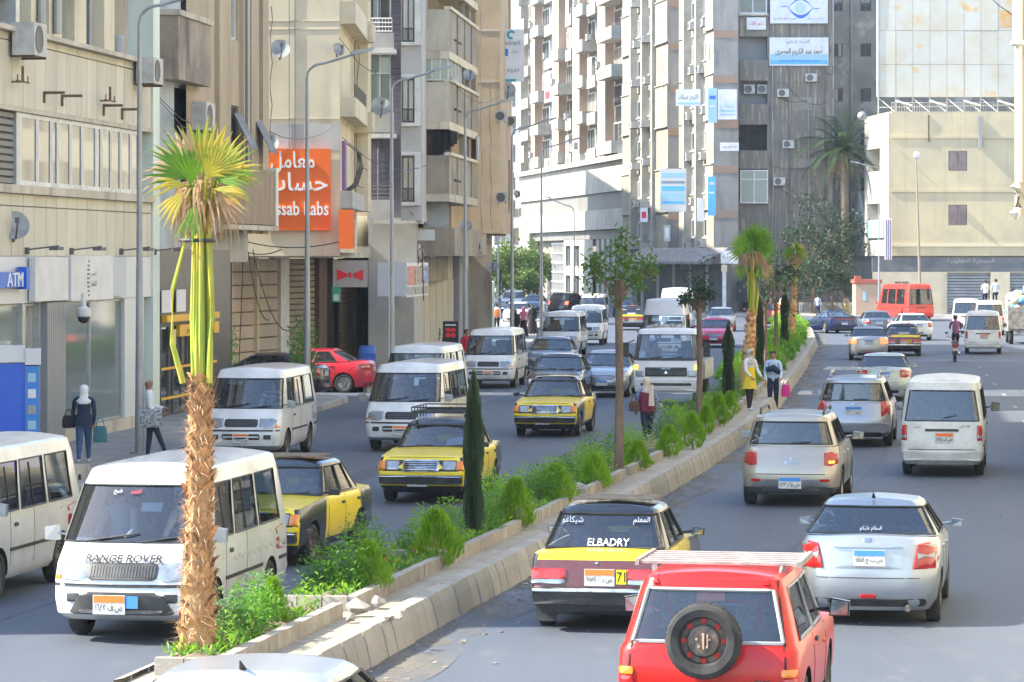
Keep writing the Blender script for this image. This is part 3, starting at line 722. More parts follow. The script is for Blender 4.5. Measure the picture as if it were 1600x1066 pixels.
SHUT = mat('roller_shutter_beige', (.42, .37, .29), .6, col2=(.34, .30, .24), sc=1.2, st=(1, 1, .3), vary=.04)
SHUTG = mat('roller_shutter_grey', (.27, .29, .32), .55, .2, col2=(.22, .235, .25), sc=1.2)
WOODS = mat('faded_wood_shutter', (.16, .115, .105), .8, col2=(.22, .17, .16), sc=3, st=(1, 1, .3))
ACW = mat('air_conditioner_white', (.52, .52, .49), .6, col2=(.40, .39, .36), sc=4)
SGN = mat('sign_white', (.68, .69, .70), .5, col2=(.60, .61, .62), sc=1.5)
SORG = mat('sign_orange', (.80, .14, .008), .45); SBLU = mat('sign_blue', (.02, .13, .62), .45); STEAL = mat('sign_teal', (.02, .30, .40), .5); SPALE = mat('sign_pale_blue', (.30, .50, .62), .5)
RUST = mat('rusty_steel', (.20, .12, .07), .8, .3, col2=(.10, .07, .05), sc=6)
IRON = mat('iron_railing', (.12, .12, .12), .6, .3)
DISHM = mat('dish_grey', (.36, .38, .39), .55, .2, col2=(.26, .26, .25), sc=2)
HOLE = mat('black_hole', (.01, .01, .01), .9)
for n_ in (): pass

class Fac:
    """a vertical facade line: p0 (left in the photo) -> direction d; u metres along it, outward normal towards the street"""
    def __init__(s, p0, p1): s.p = V((p0[0], p0[1], 0)); q = V((p1[0], p1[1], 0)); s.d = (q-s.p).normalized(); s.L = (q-s.p).length; s.n = V((s.d.y, -s.d.x, 0))
    def u(s, x): k = (x-800)/F; return (k*s.p.y - s.p.x)/(s.d.x - k*s.d.y)
    def Y(s, u): return s.p.y + s.d.y*u
    def z(s, x, y): return H - (y-HY)/F*s.Y(s.u(x))
    def pt(s, u, z, o=0): return s.p + s.d*u + s.n*o + V((0, 0, z))
    def box(s, mb, u0, u1, z0, z1, o0, o1, mi=0):
        vs = [s.pt(u, z, o) for z in (z0, z1) for u, o in ((u0, o1), (u1, o1), (u1, o0), (u0, o0))]
        mb.add(vs, [(3, 2, 1, 0), (4, 5, 6, 7), (0, 1, 5, 4), (1, 2, 6, 5), (2, 3, 7, 6), (3, 0, 4, 7)], mi)
    def B(s, name, m, par, u0, u1, z0, z1, o0, o1): b = MB(); s.box(b, u0, u1, z0, z1, o0, o1); return b.build(name, m, par, smooth=0)
def wall(fc, par, z0, z1, ops, m, name='wall', u0=0, u1=None, rev=.22, mrev=None):
    u1 = fc.L if u1 is None else u1; us = sorted({u0, u1, *[min(max(v, u0), u1) for o in ops for v in o[:2]]}); zs = sorted({z0, z1, *[min(max(v, z0), z1) for o in ops for v in o[2:4]]})
    b = MB()
    for i in range(len(us)-1):
        for j in range(len(zs)-1):
            cu, cz = (us[i]+us[i+1])/2, (zs[j]+zs[j+1])/2
            if any(o[0] < cu < o[1] and o[2] < cz < o[3] for o in ops): continue
            b.add([fc.pt(us[i], zs[j]), fc.pt(us[i+1], zs[j]), fc.pt(us[i+1], zs[j+1]), fc.pt(us[i], zs[j+1])], [(0, 1, 2, 3)])
    for o in ops:
        a = [fc.pt(o[0], o[2]), fc.pt(o[1], o[2]), fc.pt(o[1], o[3]), fc.pt(o[0], o[3])]; q = [p - fc.n*rev for p in a]
        for i in range(4): b.add([a[i], a[(i+1) % 4], q[(i+1) % 4], q[i]], [(3, 2, 1, 0)])
    return b.build(name, m, par, smooth=0)
def window(fc, par, u0, u1, z0, z1, cols=2, rows=1, fm=None, gm=None, o=-.12, fw=.06, name='window', sill=0, split=None, q=1.):
    fm = fm or WHITEF; b = MB()
    fc.box(b, u0, u0+fw, z0, z1, o-.05, o+.02*q); fc.box(b, u1-fw, u1, z0, z1, o-.05, o+.02*q); fc.box(b, u0+fw, u1-fw, z0, z0+fw, o-.05, o+.02*q); fc.box(b, u0+fw, u1-fw, z1-fw, z1, o-.05, o+.02*q)
    cs = [u0 + (u1-u0)*i/cols for i in range(cols+1)]; rs = [z0 + (z1-z0)*i/rows for i in range(rows+1)]
    if split: rs = [z0, z0 + (z1-z0)*split, z1]
    for c in cs[1:-1]: fc.box(b, c-fw*.45, c+fw*.45, z0+fw, z1-fw, o-.045, o+.015)
    for r in rs[1:-1]: fc.box(b, u0+fw, u1-fw, r-fw*.4, r+fw*.4, o-.04, o+.01)
    if sill: fc.box(b, u0-.08, u1+.08, z0-.09, z0-.002, o-.05, sill)
    w = b.build(name, fm, par, smooth=0)
    g = MB(); 
    for i in range(len(cs)-1):
        for j in range(len(rs)-1):
            t = RND.uniform(-.006, .006); a0, a1 = cs[i]+fw*.4, cs[i+1]-fw*.4; b0, b1 = rs[j]+fw*.35, rs[j+1]-fw*.35; oo = o-.02*q
            g.add([fc.pt(a0, b0, oo+t), fc.pt(a1, b0, oo-t), fc.pt(a1, b1, oo-t), fc.pt(a0, b1, oo+t)], [(0, 1, 2, 3)])
    g.build('pane', gm or (WGL if RND.random() < .6 else WGC), w, smooth=0); return w
def shutter(fc, par, u0, u1, z0, z1, m, pitch=.28, o=-.06, name='roller_shutter', slats=True):
    n = max(1, int((z1-z0)/pitch)); par_ = fc.B(name, IRON, par, u0, u1, z0, z1, o-.10, o-.06)
    for i in range(n):
        a = z0 + (z1-z0)*i/n; b = MB(); vs = [fc.pt(u, z, oo) for u in (u0, u1) for z, oo in ((a+.012, o-.04), (a+.03, o+.02), (a+(z1-z0)/n-.03, o+.02), (a+(z1-z0)/n-.012, o-.04))]
        b.add(vs, [(0, 1, 2, 3), (7, 6, 5, 4), (1, 5, 6, 2), (0, 4, 5, 1), (2, 6, 7, 3)]); b.build('slat', m, par_, smooth=0)
    return par_
def sign(name, label, fc, u0, u1, z0, z1, o0, o1, m, cat='sign', group=None):
    t = thing(name, label, cat, group=group); fc.B('sign_box', m, t, u0, u1, z0, z1, o0, o1); return t
def stext(fc, t, txt, u, z, wd, hg, m, o, thick=.012, bold=.0, keep=False): return lettering(txt, fc.pt(u, z, o), fc.d, (0, 0, 1), wd, hg, m, t, thick, bold, keep=keep)
def dish(label, c, r, az, par=None, group='satellite dishes on the house fronts'):
    t = thing('satellite_dish', label, 'satellite dish', c, 0, group); q = Matrix.Rotation(az, 3, 'Z') @ Matrix.Rotation(radians(70), 3, 'X')
    b = MB(); b.lathe([(.001, -.22*r), (r*.4, -.19*r), (r*.75, -.09*r), (r, .03*r), (r*1.02, .04*r), (r*1.0, .0), (r*.75, -.13*r), (r*.4, -.23*r), (.001, -.26*r)], 28, 0, q); b.build('reflector', DISHM, t, smooth=50)
    b = MB(); b.tube([q @ V((0, -r, 0)), q @ V((0, -r*.5, r*.75)), q @ V((0, 0, r*.95))], .022, 6); b.box(q @ V((0, 0, r*.95)), (.09, .09, .12)); b.build('feed_arm', IRON, t)
    b = MB(); b.tube([q @ V((0, 0, -.22*r)), q @ V((0, 0, -.5*r)), q @ V((0, 0, -.5*r)) + V((0, 0, -r*1.0))], .035, 6); b.build('bracket', IRON, t); return t
def aircon(label, fc, u, z, o=.05, wd=.82, hg=.58, dp=.34, group='air conditioners on the house fronts', side=True):
    t = thing('air_conditioner', label, 'air conditioner', group=group); fc.B('casing', ACW, t, u, u+wd, z, z+hg, o, o+dp)
    b = MB(); q = Matrix((fc.d, V((0, 0, 1)), fc.n)).transposed(); b.lathe([(.001, .0), (hg*.36, .0), (hg*.40, .012), (hg*.42, .012), (hg*.42, -.01)], 18, 0, q, fc.pt(u+wd*.38, z+hg*.5, o+dp+.004)); b.build('fan_grille', IRON, t)
    b = MB(); fc.box(b, u+.05, u+.09, z-.05, z, o-.06, o+dp); fc.box(b, u+wd-.09, u+wd-.05, z-.05, z, o-.06, o+dp); b.build('bracket', RUST, t); return t
def railing(fc, par, u0, u1, z0, z1, o, n=None, m=None, rails=2):
    b = MB(); n = n or max(2, int((u1-u0)/.14))
    for i in range(rails): z = z1 - (z1-z0)*.9*i/max(1, rails-1); b.tube([fc.pt(u0, z, o), fc.pt(u1, z, o)], .022, 5)
    for i in range(n+1): u = u0 + (u1-u0)*i/n; b.tube([fc.pt(u, z0, o), fc.pt(u, z1, o)], .013, 4)
    return b.build('railing', m or IRON, par)

# ---------------------------------------------------------------- A: the bank house, nearest on the left
c_ = gp(246, 660, .15); dA = V((.13, 1, 0)).normalized(); pA = V((c_.x, c_.y, 0)) - dA*47.0
fa = Fac(pA, (c_.x, c_.y)); LA = fa.L
A = thing('bank_building', 'long grey panelled bank building with shopfront glazing, nearest on the left', 'building')
za = lambda y, x=150: fa.z(x, y)
zf0, zf1, zl0, zl1, zw0, zw1, zj, zl2, zl3 = za(468), za(401), za(311), za(299), za(296), za(194), za(95), za(83), za(76)
zj2 = za(329)
body = MB(); body.prism([(fa.pt(u, 0, o).x, fa.pt(u, 0, o).y) for u, o in ((0, -.6), (LA-.2, -.6), (LA-.2, -14), (0, -14))], 0, 25); body.build('building_core', GREYR, A, smooth=0)
ua = fa.u(18); ub = fa.u(218)
# vertical wall panels, one by one where the photo shows them
def panels(z0, z1, step, o=0):
    u = LA - .72 - step
    while u > fa.u(-60):
        fa.B('wall_panel', PANEL, A, u+.012, u+step-.012, z0+.012, z1-.012, o-.12, o+RND.uniform(0, .006)); u -= step
    return u
pst = (fa.u(190)-fa.u(30))/10
e1 = panels(zf1, zj2, pst); panels(zj2, zl0, pst); panels(zw1+.10, zj, pst); panels(zj, zl2, pst)
b = MB()
for z0, z1 in ((zf1, zl0), (zw1, zl2)): fa.box(b, 0, e1+pst, z0, z1, -.13, 0)
b.build('plain_wall', PANEL, A, smooth=0)
fa.B('wall_backing', GREYR, A, e1+pst, LA-.7, zf1, zl0, -.55, -.125); fa.B('wall_backing', GREYR, A, e1+pst, LA-.7, zw1+.11, zl2, -.55, -.125)
b = MB(); fa.box(b, 0, LA-.7, zl0, zl1, -.1, .12); b.build('ledge', CONC, A, smooth=0); b = MB(); fa.box(b, 0, LA-.7, zl2, zl3, -.5, .2); b.build('ledge', CONC, A, smooth=0)
b = MB(); fa.box(b, 0, LA-.7, zw1, zw1+.10, -.3, .05); b.build('window_head', CONC, A, smooth=0)
fa.B('corner_pier', MINT, A, LA-.7, LA, .15, 25, -.6, .06)
# ribbon windows of the first floor
uw0, uw1 = fa.u(33), fa.u(218); edges = [33, 60, 82, 92, 112, 130, 152, 160, 175, 190, 206, 218]
for a, b_ in zip(edges[:-1], edges[1:]): window(fa, A, fa.u(a)+.01, fa.u(b_)-.01, zl1+.01, zw1-.01, 1, 1, WHITEF if RND.random() < .7 else ALF, WGL, -.03, .10, q=.5)
shutter(fa, A, fa.u(-40), fa.u(27), zl1+.01, zw1-.01, mat('shutter_slat_grey', (.22, .21, .20), .7), .16, -.1)
fa.B('pier', ALF, A, fa.u(27)+.01, uw0, zl1, zw1, -.3, -.02)
fa.B('window_wall', GREYR, A, 0, fa.u(-40)-.02, zl1, zw1, -.3, -.05)
# upper storey: piers and recessed openings
up = [(-20, 25, 'w'), (28, 34, 'p'), (52, 62, 't'), (66, 78, 'd'), (80, 100, 't'), (104, 118, 'd'), (120, 138, 't'), (144, 164, 'd'), (166, 182, 't'), (188, 226, 'r')]
for z0, z1 in ((zl3+.02, zl3+3.6), (zl3+4.4, zl3+8.0), (zl3+8.8, zl3+12)):
    if z0 > zl3+1: fa.B('spandrel', PANEL, A, 0, LA-.7, z0-.8, z0-.02, -.4, .0)
    for a, b_, k in up:
        a_, bb_ = fa.u(a), fa.u(b_)
        if k in 'tp': fa.B('pier', CREAM if k == 't' else ALF, A, a_, bb_, z0, z1, -.5, -.05)
        elif k == 'w': window(fa, A, a_, bb_, z0+.6, z1, 2, 1, ALF, WGL, -.2)
        elif k == 'd': window(fa, A, a_+.02, bb_-.02, z0+.05, z1, 1, 1, WHITEF, WGL, -.35, name='tall_window')
        else: fa.B('loggia_back', RAW, A, a_, bb_, z0, z1, -.58, -.5)
for x in (61, 86):
    MB().tube([fa.pt(fa.u(x), zl3+.1, .06), fa.pt(fa.u(x), 24, .06)], .10, 8).build('downpipe', GALV, A)
b = MB(); b.lathe([(.16, 0), (.2, .1), (.2, .45), (.15, .5), (.02, .5)], 12, 0, None, fa.pt(fa.u(197), zl3+.02, -.25)); tag(b.build('water_drum', mat('drum_grey', (.33, .35, .37), .5), None), 'grey round drum standing in the open upper bay', 'drum')
# shopfront
for a, b_ in ((0, 36), (42, 98), (98, 192)): pass
wall(fa, A, zf0, zf1, [], mat('bank_fascia', (.60, .63, .65), .45, .1), 'fascia', 0, LA-.7)
gls = [(-60, -2), (2, 36), (40, 62), (97, 146), (147, 196)]
for a, b_ in gls: window(fa, A, fa.u(a), fa.u(b_), .45, zf0-.02, 1, 1, ALF, WGC if a == 40 else mat('shop_glass', (.15, .20, .20), .05, spec=.8, col2=(.17, .21, .20), sc=.7), -.12, .05, 'shop_window')
for a, b_ in ((36, 40), (62, 66), (196, 226)): fa.B('shop_pier', ALF if a < 190 else mat('bank_fascia'), A, fa.u(a), fa.u(b_), .15, zf0, -.5, -.02)
fl = MB(); a0, a1 = fa.u(66), fa.u(95)
for i in range(9): a = a0 + (a1-a0)*i/9; fa.box(fl, a+.01, a+(a1-a0)/9-.01, .15, zf0-.01, -.2, .12)
fl.build('ribbed_column', mat('ribbed_column_grey', (.27, .28, .30), .5, .2), A, smooth=0)
fa.B('plinth', CONC, A, 0, LA-.7, .15, .44, -.5, .04)
fa.B('shop_wall', mat('bank_fascia'), A, 0, fa.u(-60)-.02, .44, zf0, -.4, -.05)
# bank signs
t = sign('bank_sign', 'white glossy sign box with a small oval emblem and Arabic words over the shopfront', fa, fa.u(97), fa.u(163), za(468), za(400), .03, .22, SGN)
u_, z_ = fa.u(126), za(434); b = MB()
for k in range(9):
    a = (k-4)/4.4; fa.box(b, u_-.05-.18*sqrt(1-a*a), u_-.03, z_+a*.44-.03, z_+a*.44+.02, .222, .23)
b.build('emblem', mat('emblem_grey', (.12, .15, .2), .5), t); stext(fa, t, 'كشمير', u_+.34, z_+.10, .5, .13, INK, .222); stext(fa, t, 'للنقد', u_+.34, z_-.12, .5, .13, INK, .222)
sign('bank_sign', 'blank white sign panel left of the emblem sign', fa, fa.u(43), fa.u(95), za(466), za(402), .03, .18, SGN)
sign('bank_sign', 'grey blank sign panel right of the emblem sign', fa, fa.u(164), fa.u(190), za(464), za(402), .03, .12, mat('sign_greyblue', (.48, .52, .57), .5))
t = sign('cash_machine_sign', 'blue sign with white letters ATM at the left edge', fa, fa.u(-14), fa.u(24), za(449, 10), za(425, 10), .1, .2, SBLU); fa.B('bracket', SBLU, t, fa.u(24)+.01, fa.u(30), za(452, 27), za(417, 27), .05, .25); stext(fa, t, 'ATM', fa.u(9), za(437, 10), (fa.u(22)-fa.u(-4))*.95, .30, INKW, .202, .02)
for i, x in enumerate((38, 108, 186, 238)):
    b = MB(); a = fa.u(x); fa.box(b, a, a+.08, za(398), za(388), 0, .10); b.tube([fa.pt(a+.04, za(391), .08), fa.pt(a+.15, za(389)+.05, .75)], .02, 6); fa.box(b, a+.05, a+.55, za(392), za(387), .55, .75)
    tag(b.build('wall_spotlight', IRON), 'black arm spotlight above ' + ('the blank white sign panel', 'the emblem sign', 'the grey sign panel', 'the mint corner pier')[i], 'spotlight', 'black spotlights over the bank signs')
for i, (x, y) in enumerate(((67, 147), (95, 152), (160, 167), (189, 173))):
    b = MB(); a = fa.u(x); fa.box(b, a, a+.06, za(y+14, x), za(y-3, x), .005, .05); fa.box(b, a, a+.06, za(y-2, x)-.03, za(y-2, x)+.03, .05, .5); fa.box(b, a, a+.4, za(y-3, x)-.02, za(y-3, x)+.02, .02, .06)
    tag(b.build('wall_bracket', RUST, smooth=0), 'rusty empty iron bracket on the panelled bank wall, ' + ('leftmost', 'second from the left', 'third from the left', 'rightmost')[i], 'bracket', 'rusty empty brackets on the bank wall')
for i, (x, y) in enumerate(((8, 126), (148, 156))):
    b = MB(); b.tube([fa.pt(fa.u(x), za(y, x), .25), fa.pt(fa.u(x)+1.0, za(y, x), .25)], .02, 5); 
    for q in (.1, .5, .9): b.tube([fa.pt(fa.u(x)+q, za(y, x), .25), fa.pt(fa.u(x)+q, za(y, x)+.14+.2*(q == .5), .25)], .03 if q == .5 else .014, 6)
    b.tube([fa.pt(fa.u(x)+.5, za(y, x), .25), fa.pt(fa.u(x)+.5, za(y, x), 0)], .02, 5)
    tag(b.build('insulator_bar', RUST), 'iron bar with a green glass insulator ' + ('near the left edge' if i == 0 else 'amid the empty brackets'), 'insulator bar')
aircon('air conditioner on the bank ledge at the left edge', fa, fa.u(12), za(90, 30), .1, 1.0, .72, .5); aircon('air conditioner hanging at the mint corner pier', fa, fa.u(207), za(133, 220), .1, 1.0, .66, .45)
dish('grey satellite dish above the bank sign at the left edge', wp(23, 352, 70), .32, radians(20))
t = thing('dome_camera', 'white dome camera with black eye hanging under the bank fascia', 'camera', fa.pt(fa.u(101), za(492, 101), .45)); b = MB(); b.lathe([(.06, .5), (.06, .2), (.17, .14), (.17, -.02), (.15, -.05)], 14); b.build('housing', SGN, t); b = MB(); b.lathe([(.14, -.05), (.12, -.14), (.05, -.19), (.001, -.2)], 14); b.build('lens', INK, t)
t = thing('cash_machine_kiosk', 'bright blue cash machine kiosk with a white top at the left edge', 'kiosk'); k0 = gp(61, 738, .15); fk = Fac((k0.x-1.35, k0.y-.2), (k0.x, k0.y)); zk = lambda y: H-(y-HY)/F*k0.y
fk.B('cabinet', mat('kiosk_blue', (.012, .10, .60), .35, coat=.4), t, 0, fk.L-.28, .15, zk(568), -.8, 0); fk.B('side_post', mat('kiosk_side', (.03, .20, .62), .4), t, fk.L-.275, fk.L, .15, zk(572), -.75, .05); fk.B('top', SGN, t, -.1, fk.L-.28, zk(566), zk(541), -.85, .04); fk.B('top_corner', SGN, t, fk.L-.275, fk.L+.04, zk(570), zk(546), -.8, .08)
for i, y in enumerate((590, 615, 640, 664, 696)): fk.B('picture_tile', (SPALE, SGN, DISHM, SPALE, SGN)[i], t, fk.L-.22, fk.L-.06, zk(y+7), zk(y-7), .052, .058)

# ---------------------------------------------------------------- B: house with pilasters and a street balcony
Bp0 = fa.pt(LA+.02, 0); cB = gp(412, 640, 0); fb0 = Fac((Bp0.x-.9, Bp0.y+.2), (Bp0.x-.1, Bp0.y+6.8)); pB = fb0.pt(fb0.L, 0)
fb = Fac((pB.x+.15, pB.y+.02), (-.0776*99.5, 99.5))
Bd = thing('pilaster_building', 'brown pilastered house with a deep street balcony behind the palm crown', 'building')
zb = lambda y, x: fb0.z(x, y); zb1 = lambda y, x: fb.z(x, y)
b = MB(); b.prism([(fb.pt(u, 0, o).x, fb.pt(u, 0, o).y) for u, o in ((0, -.5), (fb.L, -.5), (fb.L, -12), (0, -12))], 4.3, 24); b.build('building_core', GREYR, Bd, smooth=0); b = MB(); b.prism([(fb.pt(u, 0, o).x, fb.pt(u, 0, o).y) for u, o in ((0, -.4), (fb.u(364), -.4), (fb.u(364), -12), (0, -12))], 0, 4.29); b.build('ground_floor', RAW, Bd, smooth=0)
wall(fb0, Bd, zb(390, 290), 22, [(fb0.u(272), fb0.u(330), zb(215, 300), zb(138, 300))], mat('pale_blue_render', (.42, .47, .50), .9, col2=(.33, .36, .38), sc=1), 'recess_wall')
window(fb0, Bd, fb0.u(274), fb0.u(328), zb(215, 300), zb(138, 300), 1, 1, WHITEF, WGL)
z0, z1 = zb(134, 290), zb(38, 290); b = MB(); fb0.box(b, fb0.u(247), fb0.u(300), z0, z1, -.0, .55); o = b.build('balcony', mat('balcony_tan', (.36, .30, .23), .9, col2=(.22, .185, .15), sc=1, col3=(.10, .08, .07), sc3=1.4, st3=(1, 1, .15), lo3=.55), Bd, smooth=0); fb0.B('coping', CONC, o, fb0.u(246), fb0.u(301), z1+.004, z1+.16, -.05, .62)
aircon('air conditioner in the recess under the tan balcony', fb0, fb0.u(290), zb(205, 300), .1, 1.2, .8, .5)
# yellow and black shop in the recess
fs_ = Fac((Bp0.x-.5, Bp0.y+.3), (-.088*95, 95)); zs_ = lambda y, x=290: fs_.z(x, y)
wall(fs_, Bd, .15, zb(390, 290), [], mat('black_cladding', (.025, .022, .022), .4, col2=(.05, .04, .035), sc=2), 'shop_wall', 0)
for a, b_ in ((248, 262), (268, 282), (290, 330)): window(fs_, Bd, fs_.u(a), fs_.u(b_), .2, zs_(505), 1, 1, IRON, WGL, .03, name='shop_door')
YEL = mat('shop_yellow', (.75, .42, .01), .5)
for y in (571, 616): fs_.B('door_band', YEL, Bd, fs_.u(248), fs_.u(335), zs_(y+2), zs_(y-2), .06, .08)
t = sign('shop_sign', 'black and yellow shop sign behind the palm trunk', fs_, fs_.u(247), fs_.u(330), zs_(500), zs_(490), .1, .25, YEL); fs_.B('sign_panel', YEL, t, fs_.u(270), fs_.u(332), zs_(524), zs_(506), .1, .2); stext(fs_, t, 'تايجر', fs_.u(285), zs_(515), .9, .22, INK, .202)
b = MB(); q = [fs_.pt(fs_.u(263)+dx, zs_(yy), .12) for dx, yy in ((-.25, 512), (.25, 512), (.25, 534), (0, 548), (-.25, 534))]; b.ext(q, fs_.n*.04); tag(b.build('hanging_pennant', mat('pennant_white', (.6, .55, .35), .6)), 'small pointed yellow and white pennant sign in the dark shop recess', 'pennant sign')
for a, b_ in ((249, 264), (272, 286)): fs_.B('poster_panel', SGN, Bd, fs_.u(a), fs_.u(b_), zs_(486), zs_(452), .05, .08)
# pilasters and window strips
zt = 22; pil = [(336, 354), (374, 381), (386, 398), (404, 413)]
ubs = [fb.u(x) for x in (336, 412)]
ops = [(fb.u(356), fb.u(372), zb1(62, 365), 22), (fb.u(398.5), fb.u(404), zb1(70, 400), 22), (fb.u(356), fb.u(373), zb1(250, 365), zb1(165, 365)), (fb.u(399), fb.u(404), zb1(250, 400), zb1(172, 400))]
wall(fb, Bd, zb1(365, 380), 24, ops, BROWNT, 'wall', min(ubs[0], 0), None)
for o in ops[:2]: window(fb, Bd, *o, 1, 3, WHITEF, WGC, -.1, .08)
for o in ops[2:]: window(fb, Bd, *o, 1, 1, IRON, WGL, -.1)
for a, b_ in pil: fb.B('pilaster', BROWNT, Bd, fb.u(a), fb.u(b_), zb1(365, 380), 24, .0, .14)
for x in (361, 393):
    b = MB(); a = fb.u(x); hh = zb1(180 if x < 380 else 188, x); b.ext([fb.pt(a, hh, .1), fb.pt(a+.9, hh, .1), fb.pt(a+.9, hh-1.0, .6), fb.pt(a, hh-1.0, .6)], (0, 0, .06)); b.build('awning_flap', mat('flap_grey', (.20, .21, .22), .7, col2=(.14, .145, .15), sc=2), Bd, smooth=0)
MB().tube([fb.pt(fb.u(377), zb1(360, 377), .2), fb.pt(fb.u(377), 22, .2)], .07, 7).build('downpipe', GALV, Bd)
z0, z1 = fb.z(412, 352), fb.z(412, 268); b = MB(); fb.box(b, fb.u(338), fb.u(411), z0, z1, .0, .38); o = b.build('street_balcony', mat('balcony_wood', (.34, .26, .18), .85, col2=(.25, .19, .13), sc=2, st=(3, 3, .3)), Bd, smooth=0)
fb.B('end_panel', MINT, o, fb.u(411)+.01, fb.u(414.5), z0-.02, z1+.1, -.0, .42); fb.B('soffit', CONC, o, fb.u(338), fb.u(415), z0-.18, z0-.03, 0, .42)
dish('grey satellite dish low beside the orange sign', wp(421, 222, 103), .30, radians(15)); 
# ---------------------------------------------------------------- C: cream house with the laboratory sign
Cd = thing('cream_building', 'cream rendered house with a big orange laboratory sign on its end wall', 'building')
YC = 105.0
fc = Fac(((405-800)/F*YC, YC), ((531-800)/F*YC, YC)); zc = lambda y: H-(y-HY)/F*YC
wall(fc, Cd, zc(400), 27, [], CREAM, 'end_wall', -2.0)
fc.B('grey_patch', GREYR, Cd, fc.u(414), fc.L-.01, zc(235), zc(194), .0, .012)
for y in (33, 46, 186): fc.B('string_line', CONC, Cd, fc.u(412), fc.L, zc(y)-.012, zc(y)+.012, 0, .02)
for x in (452, 461): MB().tube([fc.pt(fc.u(x), zc(232), .03), fc.pt(fc.u(x), 26, .03)], .012, 4).build('cable', IRON, Cd)
t = sign('laboratory_sign', 'big orange laboratory sign with white Arabic and English letters', fc, fc.u(405), fc.u(517), zc(360), zc(233), .04, .22, SORG)
stext(fc, t, 'معامل', fc.u(458), zc(254), (fc.u(492)-fc.u(424)), zc(234)-zc(268), INKW, .222, .05, .01); stext(fc, t, 'حساب', fc.u(462), zc(288), (fc.u(513)-fc.u(412)), zc(273)-zc(310), INKW, .222, .05, .01); stext(fc, t, 'Hassab Labs', fc.u(461), zc(326), (fc.u(514)-fc.u(408)), zc(314)-zc(336), INKW, .222, .05, .015)
b = MB(); b.prism([(fc.pt(u, 0, o).x, fc.pt(u, 0, o).y) for u, o in ((-2, -.3), (fc.L-.02, -.3), (fc.L-.02, -12), (-2, -12))], 4.6, 26.5); b.build('building_core', CREAM, Cd, smooth=0)
# recessed street-side bay 531-553
fr = Fac((fc.pt(fc.L, 0).x-.01, YC+.3), ((553-800)/F*114, 114)); zr = lambda y, x=542: fr.z(x, y)
flo = [(52, -90), (188, 63), (330, 205)]
ops = [(fr.u(534), fr.u(551), zr(136), zr(55)), (fr.u(534), fr.u(551), zr(8), zr(-60)), (fr.u(534), fr.u(551), zr(300), zr(196))]
wall(fr, Cd, zr(395), 27, ops, CREAM, 'street_wall')
for o in ops[:2]: window(fr, Cd, *o, 1, 4, WHITEF, WGC)
window(fr, Cd, *ops[2], 1, 2, WHITEF, WGL)
for y0, y1 in ((190, 161), (50, 16)): b = MB(); fr.box(b, fr.u(532), fr.u(552.5), zr(y0), zr(y1), 0, .5); b.build('balcony', CREAM, Cd, smooth=0)
railing(fr, Cd, fr.u(533), fr.u(552), zr(160), zr(140), .45); fr.B('balcony', GREYR, Cd, fr.u(532), fr.u(552), zr(328), zr(302), 0, .4)
b = MB()                                                           # bulging window grille
for i in range(7):
    u = fr.u(536)+i*.42; b.tube([fr.pt(u, zr(300), .05), fr.pt(u, zr(290), .35), fr.pt(u, zr(262), .55), fr.pt(u, zr(240), .45), fr.pt(u, zr(226), .05)], .018, 4)
for y, o in ((290, .35), (262, .55), (240, .45)): b.tube([fr.pt(fr.u(535), zr(y), o), fr.pt(fr.u(551), zr(y), o)], .018, 4)
b.build('window_grille', IRON, Cd); fr.B('purple_post', mat('purple_paint', (.24, .13, .32), .7), Cd, fr.u(534)+.1, fr.u(537), zr(300), zr(225), .0, .1)
YP = 114.2; fp = Fac(((553-800)/F*YP+.02, YP), ((575-800)/F*YP, YP)); zp = lambda y: H-(y-HY)/F*YP
fp.B('pilaster', CREAM, Cd, 0, fp.L, zp(330), 27, -2.5, 0)
for y in (67, 208): fp.B('pilaster_ledge', CREAM, Cd, -.15, fp.L+.2, zp(y), zp(y-9), -.3, .35)
for y in (0, 141, -140): fp.B('balcony_end', CREAM, Cd, fp.L+.004, fp.L+.16, zp(y+60), zp(y+34), -2.4, .1)
# purple clad bay with balconies
YU = 119.0; fu = Fac(((575-800)/F*YU, YU), ((627-800)/F*YU, YU)); zu = lambda y: H-(y-HY)/F*YU
Pd = thing('purple_building', 'house clad in dark purple boards with railed balconies and white framed windows', 'building')
ops = []
for y0 in (82, 218, -55): ops.append((fu.u(575.5), fu.u(611), zu(y0+85), zu(y0)))
wall(fu, Pd, zu(340), 27, ops[:1] + ops[2:], PURP, 'clad_wall')
b = MB(); z = zu(340); k = 0
holes = ops[:1] + ops[2:]
while z < 26:
    for a, b_ in ([(fu.u(575.5), fu.L-.01)] if not any(o[2]-.2 < z < o[3] for o in holes) else [(fu.u(611.5), fu.L-.01)]): fu.box(b, a, b_, z+.008, z+.195, 0, .03)
    z += .205
b.build('cladding_boards', PURP, Pd, smooth=0)['kind'] = 'stuff'
window(fu, Pd, *ops[0], 2, 1, WHITEF, mat('pale_door_glass', (.20, .26, .25), .08, spec=.8), split=.62); window(fu, Pd, *ops[2], 2, 1, WHITEF, WGL, split=.62)
MB().tube([fu.pt(fu.u(592), zu(340), .1), fu.pt(fu.u(592), zu(212), .1)], .05, 6).build('downpipe', PURP, Pd); MB().tube([fu.pt(fu.u(592), zu(52), .1), fu.pt(fu.u(592), 26, .1)], .05, 6).build('downpipe', PURP, Pd)
for y in (86, 217, -49): fu.B('balcony_slab', WHITEF if y > 0 else CREAM, Pd, fu.u(574), fu.u(620), zu(y), zu(y-6), .035, 1.15)
for yb_, yt in ((80, 55), (208, 178), (344, 313)): fu.B('balcony', GREYR, Pd, fu.u(576), fu.u(617), zu(yb_), zu(yt), .9, 1.1)
